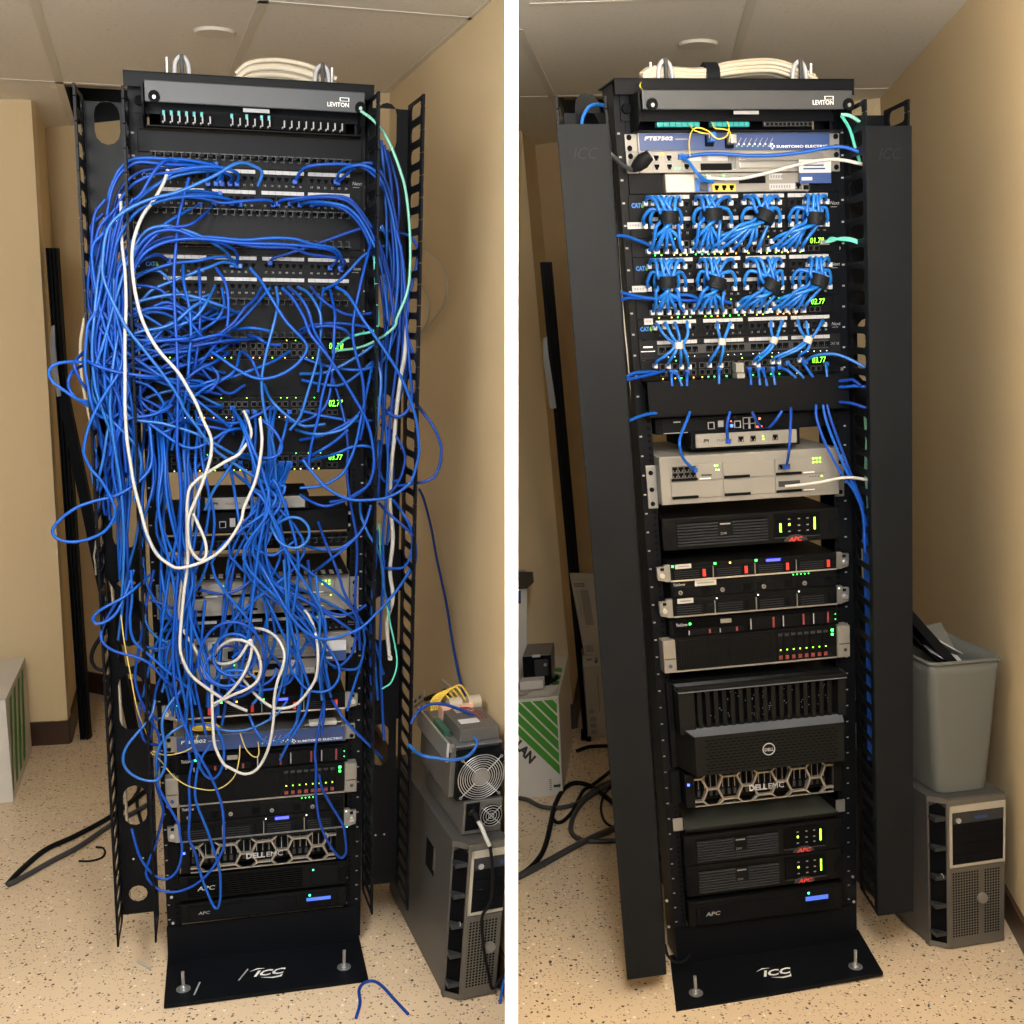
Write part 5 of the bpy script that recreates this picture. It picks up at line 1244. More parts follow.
# -- the lower part
G6 = ('blue network cable hanging low over the servers of the left rack', 'low blue cables of the left rack')
A6 = """131,570 132,597 130,622 134,641 149,655 167,671 178,679 190,690
154,570 146,604 141,638 136,666 136,686 145,708 158,720
142,584 143,604 147,625 158,638 172,644 184,648
147,647 156,649 164,648 172,644 185,640
178,666 164,674 157,686 153,710 152,730 148,742
150,600 165,605 173,608 190,607
161,570 164,590 168,611 174,620 180,640
141,703 152,722 159,737 159,761 156,777 157,788 163,809 161,823 157,840
183,725 171,733 160,745 156,761 157,779
190,725 194,748 200,767 207,777 215,778 222,768 224,751 220,735 212,720
193,760 189,782 190,809 189,837 195,852 198,866
254,578 240,589 228,593 220,594 200,590
261,588 271,608 281,630 291,649 301,671 302,693 298,710 296,735
297,570 307,586 316,603 329,612 343,615 357,611 366,605
284,560 287,611 288,645 287,659 280,690 270,720
321,652 330,664 343,669 356,669 362,662
357,611 356,636 351,655 340,666 334,668
235,560 228,600 222,640 218,690 214,730
246,560 243,600 236,645 228,690 222,725
308,560 312,600 316,650 324,700 322,735
316,575 320,620 318,660 322,700
205,600 200,650 190,690 186,730 190,760
196,610 192,660 198,700 206,735
139,705 141,730 146,742 158,745
310,690 305,715 290,740 280,760""".split('\n')
for i, s in enumerate(A6):
    d = random.uniform(-.14, -.07); cable(L, pts(s), G6[0], BL[(i*5+1) % 6], Y=(d*.9, d, d*.8), group=G6[1])
G7 = ('blue network cable coiled in rings before the silver optical shelf of the left rack', 'coiled blue rings of the left rack')
for i, (cx, cy, rx, ry, a0, tn) in enumerate(((232, 660, 33, 38, .3, 1.15), (234, 655, 21, 21, 2, 1.2), (230, 672, 30, 26, 4, .8), (240, 668, 36, 22, 0, .6), (226, 652, 26, 34, 5, .7), (236, 690, 24, 20, 3.3, .6), (262, 672, 32, 18, .2, .5))):
    s = [(cx+rx*math.cos(a0+t)*(1+.03*math.sin(3*t)), cy+ry*math.sin(a0+t)) for t in np.linspace(0, 2*math.pi*tn, 14)]
    cable(L, s, G7[0], BL[i % 6], ys=(-.1, -.13, -.15, -.12), group=G7[1])
# -- white, teal and yellow cables of the left rack
WL = [
 ('168,170 163,184 154,200 143,215 135,235 132,254 133,276 136,296 141,316 149,335 160,352 177,371 186,385 196,403 204,422 211,438 211,454 207,470 199,492 192,508 188,522 189,544 195,556 201,560 206,555 205,541 197,522 193,514', 'white cable arching from the top left down to a narrow loop in the left rack', -.19),
 ('120,195 121,207 122,243 125,270 126,296 126,310 125,337 125,378 125,406 127,440 130,460 134,485 141,512 147,534 156,553 167,563 178,568 197,564 215,555 229,541 241,521 244,508 255,482 260,460 262,440 260,418', 'white cable hanging straight down the left side and swinging to the middle switch', -.18),
 ('244,411 249,423 251,436 243,449 238,455 225,462 207,473 195,482 188,495 187,536 188,556 187,570 184,593 181,625 180,647 183,660 191,675 204,686 228,702 247,711', 'white cable from the middle switch looping down to the coil of the left rack', -.16),
 ('196,500 191,530 184,570 179,611 184,631 195,649 200,658 205,668', 'short white cable crossing behind the long white loop of the left rack', -.12),
 ('252,628 265,630 277,638 284,652 283,666 277,683 274,701 274,714 271,738 265,757 256,770 244,774 230,768 223,763 215,746 213,727 212,700 212,684', 'white cable hanging in a deep U over the blue terminal of the left rack', -.16),
 ('298,604 309,616 316,636 318,657 316,677 309,690 298,703 286,708 272,707 257,696 247,684 240,676', 'white cable swinging in an arc right of the coil of the left rack', -.14),
 ('214,655 220,647 232,640 247,642 257,652 261,668 257,681 247,689 235,694 222,700 213,704', 'white ring in the coil before the silver shelf of the left rack', -.17),
 ('213,660 222,664 235,661 243,652 250,640 252,648 248,665 240,680 228,694 214,706', 'crumpled white cable inside the coil of the left rack', -.165)]
for s, lb, d in WL: cable(L, pts(s), lb, 'whitecable', .0038, Y=(d*.5, d, d*.8))
cable(L, pts('407,325 405,354 401,376 397,406 394,440 391,471 390,505 393,538 390,571 393,598 387,622 389,651 390,658'), 'flat white cable with a loose plug in the right manager of the left rack', 'whitecable', .0052, ys=(-.09, -.07, -.09), flat=.5, plug=(False, True), plugm='offwhite')
cable(L, pts('361,111 375,122 389,142 402,176 407,200 410,235 410,269 407,293 397,318 395,326 382,337 361,347 334,351'), 'teal cable falling through the right manager to the topmost switch', 'tealpale', .0032, ys=(-.09, -.14, -.13, -.14, -.12, -.03), plug=(False, True))
cable(L, pts('337,347 346,339 360,334 370,332 378,325 376,290 374,250'), 'short teal cable at the green digits of the topmost left rack switch', 'teal', .003, ys=(-.03, -.1, -.08))
cable(L, pts('379,524 382,573 389,617 397,659 392,681 382,689'), 'thin teal cable low in the right manager of the left rack', 'teal', .0022, ys=(-.08, -.1, -.12))
YL = [('121,615 124,640 130,672 137,708 147,735', 'thin tan fiber hanging before the lower left manager', 'oliveyellow', -.16),
      ('150,752 160,760 172,775 186,785 200,789 214,790 226,785 235,775 239,760 240,745', 'thin yellow fiber hanging in a bow over the eight drive server of the left rack', 'oliveyellow', -.1),
      ('240,733 245,747 251,755 257,757 259,752 258,742', 'thin yellow fiber plugged into the blue terminal of the left rack', 'oliveyellow', -.07),
      ('152,751 165,755 180,753 192,747 198,735', 'thin tan fiber left of the blue terminal of the left rack', 'oliveyellow', -.09)]
for s, lb, c, d in YL: cable(L, pts(s), lb, c, .0016, Y=(d, d, d*.6), cat='fiber cable', name='fiber_cable', nseg=5)
# ------------------------------------------------------------------ right rack: tied bundles
random.seed(21)
def tie(px, py, ang, w, h, mt, label):
    c = PR(R, px, py, -.052); m = MB(R); ca, sa = math.cos(ang), math.sin(ang)
    q = [(c[0]-sa*t, c[1], c[2]+ca*t) for t in np.linspace(-h/2, h/2, 4)]
    m.tube(q, [w/2*.97, w/2, w/2, w/2*.97], mt, 14, flat=.95)
    m.top('cable_tie', c, label, 'cable tie')
B48 = [(1, 203.2, 226, 243, 251, 'uppermost', ((668.5, 217.5, 0, 648, 686, -.04), (712.4, 214.5, 0, 691, 722, .03), (764.6, 216.5, 1, 703, 762, -.45), (815, 218.5, 1, 768, 803, -.1))),
       (2, 266, 288.5, 305.5, 312, 'middle', ((666.5, 282.5, 0, 652, 687, 0.), (716, 283, 0, 692, 726, -.3), (771, 286, 1, 735, 768, -.55), (818.5, 281, 1, 770, 805, -.35)))]
ORD = ('first', 'second', 'third', 'fourth')
def gxs(px0, dx=7.05): return [px0+dx*i for i in range(6)]
GP = {1: (645, 695, 743.5, 791), 2: (649, 699, 746, 794)}
for b, y1, y2, ya, yb, nm, ties in B48:
    for j, (tx, ty, lean, s0, s1, ang) in enumerate(ties):
        lab = 'blue patch cable in the %s tied bundle from the left of the %s patch panel' % (ORD[j], nm)
        grp = '%s bundle of the %s patch panel' % (ORD[j], nm)
        n = 0; xs = gxs(GP[b][j]); N = 11
        src = [(x, y1-(j-1)*.6, 1) for x in xs]+[(x, y2-(j-1)*.8, 2) for x in xs]
        skip = {0: (8,), 1: (4, 10), 2: (2, 7), 3: (0, 1)}[j]
        src = [q for i, q in enumerate(src) if i not in skip]
        for i, (x, y, row) in enumerate(src):
            u = i/(len(src)-1); ex = s0+(s1-s0)*((i*0.618) % 1.); ey = (ya if i % 2 else yb)-(j-1)*.7
            ox = (((i*.37) % 1)-.5)*13.5; oy = (((i*.61) % 1)-.5)*.02
            wob = (((i*.77) % 1)-.5)*6
            if row == 1:
                P = [(x, y), (x+(tx-x)*.1, y-6.5), (x+(tx-x)*.45+wob*.3, y-5+abs(tx-x)*.05), (tx+ox+(x-tx)*.12, ty-7.5), (tx+ox, ty-2)]
                ys = [-.012, -.032, -.052, -.055+oy*.6, -.05+oy*.5]
            else:
                sd = -1 if x < tx else 1
                P = [(x, y), (x+sd*1.5, y-8), (x+(tx-x)*.3+sd*2, y-17), (tx+ox+(x-tx)*.2, ty-7), (tx+ox, ty-2)]
                ys = [-.012, -.03, -.042, -.05+oy*.6, -.05+oy*.5]
            P += [(tx+ox*.95+(ex-tx)*.1, ty+5), (tx+ox*.8+(ex-tx)*.35, ty+10), (ex+(tx-ex)*.25, ey-7), (ex, ey)]; ys += [-.05+oy*.5, -.05+oy*.8, -.04, -.012]
            S = spline([PR(R, p[0], p[1], q) for p, q in zip(P, ys)], k=5); m = MB(R); m.tube(S, .0039, ('bluer', 'bluer2')[i % 2], 6)
            ob = m.top('patch_cable', S[0], lab, 'network cable', grp)
            for a in (S[0], S[-1]):
                m = MB(R); m.box(a[0]-.0045, a[0]+.0045, -.02, -.006, a[2]-.005, a[2]+.0055, 'clear', .0015); m.put('plug', ob, 'clear plastic plug')
        tie(tx, ty, ang, .044, .024, 'coverblack', 'black strap tie on the %s blue bundle from the left of the %s patch panel' % (ORD[j], nm))
W3 = ((678.7, 345.5, [(654.5, 328), (664, 327), (674.5, 327), (688, 326)], [(655, 366), (668, 366.5), (681, 367), (689, 367)], -.02, .032),
      (722, 341.7, [(717, 326.5), (731, 326.5)], [(709, 365.5), (720.5, 365.5)], 0, .028),
      (774, 340.5, [(771, 325), (783, 325)], [(754, 363), (757.5, 365)], -.45, .028),
      (808, 340, [(797, 324.5), (806, 326), (824, 324.5)], [(772, 362), (778, 362), (799, 360)], -.4, .032))
for j, (tx, ty, so, de, ang, w) in enumerate(W3):
    for i, (a, b) in enumerate(zip(so, de)):
        ox = (i-(len(so)-1)/2)*3
        P = [a, (a[0]+(tx-a[0])*.1, a[1]-4), (tx+ox*1.2+(a[0]-tx)*.4, ty-11), (tx+ox, ty), (tx+ox+(b[0]-tx)*.3, ty+9), (b[0]+(tx-b[0])*.1, b[1]-5), b]
        ys = [-.012, -.035, -.055, -.05, -.05, -.035, -.012]
        S = spline([PR(R, p[0], p[1], q) for p, q in zip(P, ys)], k=5); m = MB(R); m.tube(S, .0034, ('bluer', 'bluer2')[i % 2], 6)
        ob = m.top('patch_cable', S[0], 'blue patch cable in the %s white tied bundle from the left of the right rack' % ORD[j], 'network cable', '%s white tied bundle' % ORD[j])
        for a in (S[0], S[-1]):
            m = MB(R); m.box(a[0]-.0045, a[0]+.0045, -.02, -.006, a[2]-.005, a[2]+.0055, 'clear', .0015); m.put('plug', ob, 'clear plastic plug')
    tie(tx, ty, ang, w*.62, .014, 'offwhite', 'white tie on the %s blue bundle from the left of the single row patch panel' % ORD[j])
# loose plugs left in the grey sockets
p = PR(R, 736.5, 370.5, -.012); m = MB(R); m.box(p[0]-.0095, p[0]+.0095, -.035, -.009, p[2]-.004, p[2]+.018, 'silver', .002); m.box(p[0]-.0095, p[0]+.0095, -.04, -.009, p[2]-.02, p[2]-.005, 'silver', .002)
m.top('transceiver', (p[0], -.03, p[2]), 'silver plug in module in the middle of the lowest right rack switch', 'transceiver')
# -- single cables of the right rack
RC = [
 ('612,236 624,236 635,239.5 648,244.6 654,250', 'blue cable entering the switch below the uppermost patch panel from the left', 'blue2', (-.1, -.06, -.012), 1),
 ('618,291.6 631,295 654,298.5 680,295 692,296 700,300', 'upper of two blue cables crossing below the middle patch panel', 'blue2', (-.1, -.04, -.03), 0),
 ('618,301 629,298 654,299 686,300.5 719,300.5 731,303', 'lower of two blue cables crossing below the middle patch panel', 'blue', (-.1, -.035, -.02), 0),
 ('626,377 635,373 648,372 658,372', 'upper of two blue cables reaching in beside the lowest switch of the right rack', 'blue2', (-.1, -.06, -.02), 0),
 ('626,380 640,377 653,374 664,371', 'lower of two blue cables reaching in beside the lowest switch of the right rack', 'blue', (-.1, -.05, -.02), 0),
 ('629,421 639,416.6 649,414 658,413', 'short blue cable passing behind the left end of the cover plate', 'blue2', (-.1, -.06, -.04), 0),
 ('805,362 812,357 822,354.4 836,354.4 850,359.5 866,368', 'blue cable arching from the lowest switch into the right cover', 'blue4', (-.012, -.06, -.1), 1),
 ('838,381 846,380.5 853,380 861,386', 'upper blue cable leaving the right end of the cover plate', 'blue3', (-.04, -.07, -.1), 0),
 ('838,387 846,387 854,386 866,387', 'middle blue cable leaving the right end of the cover plate', 'blue', (-.04, -.07, -.1), 0),
 ('838,402 846,402.7 854,404 866,408', 'lowest blue cable leaving the right end of the cover plate', 'blue3', (-.04, -.07, -.1), 0),
 ('816,405 817,420 826,445 841,473 854,491 863,515 865,552', 'leftmost of the three blue cables running down past the beige phone system', 'blue', (-.05, -.09, -.1), 0),
 ('823,405 826,420 836,447 846,470 856,492 864,515 867,550', 'middle of the three blue cables running down past the beige phone system', 'blue2', (-.05, -.09, -.09), 0),
 ('827,405 831,420 841,448 850,472 859,495 867,520 868,550', 'rightmost of the three blue cables running down past the beige phone system', 'blue3', (-.05, -.085, -.08), 0),
 ('690,412 687,420 681,435 679.5,445 683,458 691,467 695,470', 'blue cable dropping from the cover plate to the left of the beige phone system', 'blue2', (-.05, -.1, -.062), 1),
 ('730,412 728,420 727,430 728,441', 'short blue cable plugged into the small cream controller', 'blue', (-.05, -.06, -.036), 1),
 ('791,408 790.7,420 789.5,445 788,458 786,467', 'blue cable dropping straight to the right card of the beige phone system', 'blue3', (-.06, -.1, -.064), 1),
 ('752,412 756,420 762,430', 'left of two blue cables at the red lit sockets', 'blue3', (-.05, -.05, -.015), 1),
 ('782,411 776,420 767,430', 'right of two blue cables at the red lit sockets', 'blue', (-.05, -.05, -.015), 1),
 ('681,156 689,162.5 696,172 705,180 713,182', 'short blue cable from the silver shelf to the gateway of the right rack', 'bluer', (-.02, -.06, -.03), 1),
 ('681,157 704,154 723,154 740,155 750,155.7 778,155 807,151.6 828,147.5 846,147.5 864,154', 'long blue cable running along the silver shelf into the right cover', 'blue2', (-.02, -.05, -.1), 1),
 ('708,178 723,179 730,179 744,178 771,172 798,164.6 823,160 842,160 866,165', 'white cable running from the gateway up into the right cover', 'whitecable', (-.02, -.06, -.1), 1),
 ('785,486.5 802,484.7 821,482 841,478 854,477.8 870,480.5', 'white cable from the lower right card of the beige phone system', 'whitecable', (-.062, -.1, -.1), 1),
 ('841,114.7 849,115.4 857,120 866,128', 'upper teal cable leaving the right rack enclosure', 'tealpale', (-.08, -.09, -.09), 0),
 ('842,116 850,130 855,147 860,162', 'lower teal cable leaving the right rack enclosure', 'teal', (-.08, -.05, -.07), 0),
 ('581,135 581.5,128 583,117 589,107 597,104.5 606,106', 'blue cable looping over the top of the left cover', 'bluer', (-.12, -.1, -.05), 0),
]
for s, lb, c, ys, pl in RC: cable(R, pts(s), lb, c, .0036, ys=ys, plug=(False, False) if not pl else ((True, False) if ys[0] > -.03 else (False, True)))
for i, s in enumerate(('749,369 750.5,377 751,385', '758,368 759,377 760,385', '762,369 765,377 767,386', '772,369 773.5,376 775,385', '779,367 788,371 796,378', '787,363 797,371 804,378', '801,359 806,367 813,377', '826,364 826.5,369 827,377', '671,372 671.5,377 672,386', '675,372 679,378 682,386', '687,372 687,378 687,386', '719,368 719,374 719,384')):
    cable(R, pts(s), 'short blue cable dropping from the lowest right rack switch behind the cover plate', ('blue2', 'blue4')[i % 2], .0034, ys=(-.012, -.04, -.045), group='short drops from the lowest right rack switch', plug=(True, False))
for i in range(4):
    s = [(822+i*1.5, 242.5), (831, 239.5-i*1.2+2), (841, 238+i*.6), (851, 238.5+i*.8), (864, 243+i)]
    cable(R, s, 'teal cable fanning from the green digits of the uppermost right rack switch', ('tealpale', 'teal')[i % 2], .0024, ys=(-.012, -.03, -.06, -.09), group='teal cables of the uppermost right rack switch', plug=(True, False), plugm='silver')
for i in range(3):
    y0 = 415+i*40
    cable(R, [(866-i, 412), (866, 440), (865+i, 470), (867, 500), (868+i*1.2, 540)], 'thin teal cable seen through the finger slots right of the tidy rack', 'tealpale', .0018, ys=(-.05, -.03, -.05), group='teal cables inside the right cover')
for i in range(6):
    cable(R, [(863+i*1.2, 520), (865+i*1.3, 580), (867+i*1.2, 640), (868+i*1.1, 700), (869+i, 760)], 'blue cable seen through the finger slots right of the tidy rack', BL[i], .0036, ys=(-.06, -.03-.012*i, -.05), group='blue cables inside the right cover')
for i in range(3):
    cable(R, [(612+i*3, 150), (617+i*2, 230), (622+i*3, 300), (630+i, 380), (637+i*2, 460), (643+i*2, 560)], 'tan wire strand seen between the left cover and the tidy rack', 'cream', .0022, ys=(.05, .03+.01*i, .05), group='tan wires beside the left cover', cat='wire', name='wire')
for s, lb in (('690,156 689,142 692,131 698,127.7 708,131 717,138.6 726,136.6 729,128 727,121.5', 'yellow fiber looping over the blue terminal of the right rack'),
              ('689,124 694,130 702,133 709,134 709,138', 'short yellow fiber reaching the left blue connector of the right rack'),
              ('711,122 715,128 723,129 730,132 729,142', 'short yellow fiber reaching the right connector of the right rack'),
              ('641,82 640,86 643,91', 'thin yellow fiber hanging over the top of the right rack enclosure')):
    cable(R, pts(s), lb, 'yellow', .0014, ys=(-.03, -.07, -.06, -.045), cat='fiber cable', name='fiber_cable', nseg=5)
for px, py, c, k in ((709, 138, 'blue4', 'left blue'), (729, 140, 'steel', 'right grey')):
    p = PR(R, px, py, -.022); m = MB(R); m.box(p[0]-.0065, p[0]+.0065, -.05, -.021, p[2]-.01, p[2]+.008, c, .002); m.box(p[0]-.009, p[0]+.009, -.026, -.02, p[2]-.016, p[2]+.004, 'softblack', .001); m.top('fiber_connector', (p[0], -.03, p[2]), '%s fiber connector on the blue terminal of the right rack' % k, 'connector')
# thick black power plug
t = thing(R, 'power_plug', 'black power plug with grey cord at the left end of the silver shelf', 'power plug', PR(R, 640, 162, -.05)); a, b = PR(R, 632, 170, -.04), PR(R, 650, 155, -.06)
m = MB(R); m.tube([a, a+(b-a)*.3, a+(b-a)*.6, b], [.006, .013, .0155, .011], 'rubber', 10, flat=.8); m.put('plug_body', t)
m = MB(R); m.tube(spline([PR(R, 606, 149, -.1), PR(R, 614, 157, -.1), PR(R, 622, 165, -.07), a]), .0045, 'greyrubber', 8); m.put('cord', t)

# ------------------------------------------------------------------ left half: things along the walls and on the floor
def slab(P, Q, n, mt):                        # a bar between two points, n: half width vector, with depth vector
    pass
def leaning(name, label, cat, a, b, w, d, mt, f='W', ribs=0):
    """a long bar from foot a to top b (world points), w wide, d deep"""
    a, b = np.array(a), np.array(b); t = thing('W', name, label, cat, a)
    u = np.array([1., 0, 0]); v = np.array([0, 1., 0])
    m = MB('W'); P = [p+u*x+v*y for p in (a, b) for x, y in ((-w/2, 0), (w/2, 0), (w/2, d), (-w/2, d))]
    m.add(P, [(0, 1, 2, 3), (4, 7, 6, 5), (0, 4, 5, 1), (1, 5, 6, 2), (2, 6, 7, 3), (3, 7, 4, 0)], mt); m.put('face', t)
    for k in range(ribs):
        x = -w/2+w*(k+.5)/ribs; m = MB('W'); P = [p+u*xx-v*y for p in (a, b) for xx, y in ((x-w*.06, .0), (x+w*.06, .0), (x+w*.06, .012), (x-w*.06, .012))]
        m.add(P, [(0, 1, 2, 3), (4, 7, 6, 5), (0, 4, 5, 1), (1, 5, 6, 2), (2, 6, 7, 3), (3, 7, 4, 0)], mt); m.put('rib', t)
    return t
ya = 4.52
def wl(px, py, y): return aty(px, py, y)
a = aty(84.5, 737, 4.3); a[2] = .001; b = aty(51, 248, 4.38); leaning('cover_strip', 'taller black ribbed cover strip leaning in the left corner', 'cover strip', a, b, .04, .03, 'black', ribs=3)
a2 = aty(101, 580, a[1]-.12); b2 = aty(62, 392, a[1]-.06)
foot = a2+(a2-b2)*(a2[2]/(b2[2]-a2[2])); leaning('cover_strip', 'shorter black cover strip crossing the taller one in the left corner', 'cover strip', foot, b2, .04, .02, 'black')
Yg = a[1]-.1
G = [aty(x, y, Yg) for x, y in ((51.5, 326), (50, 345), (52, 370), (57, 397))]; H = [aty(x, y, Yg) for x, y in ((54.5, 325), (55, 345), (57.5, 370), (61, 396))]
m = MB('W')
for i in range(3):
    P = [G[i], H[i], H[i+1], G[i+1]]; m.add(P+[q+np.array([0, .004, 0]) for q in P], [(0, 1, 2, 3), (4, 7, 6, 5), (0, 4, 5, 1), (1, 5, 6, 2), (2, 6, 7, 3), (3, 7, 4, 0)], 'labelgrey' if False else 'steel')
m.top('hanging_strip', G[3], 'pale grey flexible strip hanging before the taller black bar in the left corner', 'strip')
# little pull cord parts at the slanting bar
m = MB('W'); q = [aty(x, y, Yg-.03) for x, y in ((96, 541), (95.5, 548), (94, 556), (95, 562), (96, 575))]; m.tube(spline(q), [.004]*len(spline(q)), 'offwhite', 6); m.top('frayed_cord_end', q[0], 'frayed white cord end at the foot of the shorter black strip', 'cord')
m = MB('W'); q = [W(L, PR(L, x, y, .05)) for x, y in ((106, 632), (100, 638), (93, 650), (91.5, 660), (96, 668), (105, 671))]; m.tube(spline(q), .005, 'rubber', 6); m.top('black_cord_loop', q[0], 'short black cord loop poking left of the left manager low down', 'cord')
m = MB('W'); q = [W(L, PR(L, x, y, .07)) for x, y in ((84.5, 318), (81, 340), (80.5, 360), (83, 385), (87, 405), (91, 425), (104, 500), (110, 560), (116, 640), (120, 700), (126, 800))]+[fl(130, 906, .004)]; m.tube(spline(q), .004, 'cream', 6); m.top('cream_cable', q[0], 'cream cable running down behind the left manager of the left rack', 'cable')
# box with green print at the left edge
p0 = fl(32, 749); p1 = fl(17, 792); dd = p1-p0; t = thing('W', 'printed_box', 'white box with green print cut off at the left edge', 'box', p0)
tp = aty(25, 657, p0[1]); zh = tp[2]; n = np.array([-dd[1], dd[0], 0]); n /= np.linalg.norm(n); n = np.array([-.96, -.28, 0])
p1 = p0+dd*1.2; lean = np.array([(tp[0]-p0[0])/zh, 0, 0])
def bxp(z): return [p0+lean*z, p1+lean*z, p1+lean*z+n*.3, p0+lean*z+n*.3]
m = MB('W'); A_ = [q+np.array([0, 0, 0.]) for q in bxp(0)]; B_ = [q+np.array([0, 0, zh]) for q in bxp(zh)]
m.add(A_+B_, [(0, 1, 2, 3), (4, 7, 6, 5), (0, 4, 5, 1), (1, 5, 6, 2), (2, 6, 7, 3), (3, 7, 4, 0)], 'boxwhite'); m.put('carton_body', t)
m = MB('W')
for k in range(4):
    P = []
    for u, v in ((.15+.2*k, .05), (.25+.2*k, .05), (.45+.2*k, .9), (.35+.2*k, .9)):
        q = p0+(p1-p0)*min(u, 1)+lean*zh*(1-v)+np.array([0, 0, zh*(1-v)])-n*.002; P.append(q)
    m.add(P, [(0, 1, 2, 3)], 'boxgreen')
m.put('printed_stripes', t)
# floor cables left, zip tie, scrap, loop of blue cable at the front
def floorc(s, label, mt='rubber', r=.009, cat='power cable', name='power_cable', lift=None):
    q = [fl(*p, z=r) for p in pts(s)]
    if lift: q = [x+np.array([0, 0, l]) for x, l in zip(q, lift)]
    S = spline(q, k=7); m = MB('W'); m.tube(S, r, mt, 8); return m.top(name, S[0], label, cat)
floorc('8,884 20,871 45,850 75,836 110,817 140,795 150,788', 'upper of two black cables on the floor left of the left rack')
floorc('8,885 20,879 50,862 80,846 112,824 135,812 152,802', 'lower of two black cables on the floor left of the left rack', 'greyrubber')
floorc('130,803 139,789 141,775 137,800 140,818 143,826', 'black cable knot on the floor seen through the left manager slot', r=.006)
floorc('79,861 90,861 101,858 105,853 103,848 96,847', 'small bent black wire lying on the floor left of the left rack', r=.0035, cat='wire', name='wire')
floorc('356,1018 360,1003 359,990 364,983 373,981 382,986 394,999 408,1014', 'blue cable loop on the floor before the left rack base plate', 'blue3', .0042, 'network cable', 'network_cable')
a, b = fl(137.5, 961, .004), fl(150, 968, .004); m = MB('W'); m.tube([a, (a+b)/2, b], .004, 'offwhite', 6); m.top('plastic_scrap', a, 'short white plastic scrap on the floor before the left manager', 'scrap')
# outlets on the right wall of the left half
def onwall(px, py, off=.0):
    n = np.cross(dwl*np.array([1, 1, 0.]), np.array([LEANL[0], LEANL[1], 1.])); n /= np.linalg.norm(n)
    if n@(CAM-cL) < 0: n = -n
    d = ray(px, py); t = ((cL+n*off-CAM)@n)/(d@n); return CAM+d*t, n
for lab, cs in (('wall outlet plate with sockets low behind the finger slots of the left rack', ((413.5, 700), (424.5, 690), (426, 698), (414, 708))), ('blank wall plate with a black plug above the stripped chassis', ((443, 679), (452.5, 688), (452.5, 696), (443.5, 688)))):
    P = [onwall(*c)[0] for c in cs]; n = onwall(430, 690)[1]; t = thing('W', 'wall_outlet', lab, 'outlet', P[3])
    m = MB('W'); m.add(P+[q+n*.006 for q in P], [(0, 1, 2, 3), (4, 7, 6, 5), (0, 4, 5, 1), (1, 5, 6, 2), (2, 6, 7, 3), (3, 7, 4, 0)], 'plate'); m.put('cover_plate', t)
    c = sum(P)/4
    if 'sockets' in lab:
        e1, e2 = (P[1]-P[0])*.18, (P[3]-P[0])*.18
        for s in (-1, 1):
            m = MB('W'); q = c+(P[1]-P[0])*.2*s+n*.0065; m.add([q-e1*.6-e2, q+e1*.6-e2, q+e1*.6+e2, q-e1*.6+e2], [(0, 1, 2, 3)], 'ink'); m.put('socket', t)
q = [onwall(x, y, o)[0] for x, y, o in ((446, 692, .02), (441, 694, .03), (434, 696, .035), (426, 699, .03))]
m = MB('W'); m.tube(spline(q), [.012]*3+[.008]*(len(spline(q))-3), 'rubber', 8); m.top('power_plug', q[0], 'black plug and cord reaching from the blank wall plate', 'power plug')
for s, lb in (('409,238 420,246 426,250 436,259 444,273 447,288 443,306 433,320 424,331 414,336', 'outer white wire loop on the wall right of the left rack'), ('404,272 413,278 424,289 429,303 428,320 421,332 412,338', 'inner white wire loop on the wall right of the left rack')):
    q = [onwall(x, y, .02)[0] for x, y in pts(s)]; S = spline(q); m = MB('W'); m.tube(S, .0035, 'cream', 6); m.top('wire', S[0], lb, 'wire')

q = [onwall(x, y, o)[0] for (x, y), o in zip(pts('419,489 424,500 431,527 437,560 446,602 454,651 463,690 480,720 499,746 505,756'), (.03, .02, .015, .012, .012, .012, .012, .014, .016, .016))]; S = spline(q); m = MB('W'); m.tube(S, .0042, 'blue3', 6)
m.top('network_cable', S[0], 'blue cable running down the wall to the stripped chassis', 'network cable')
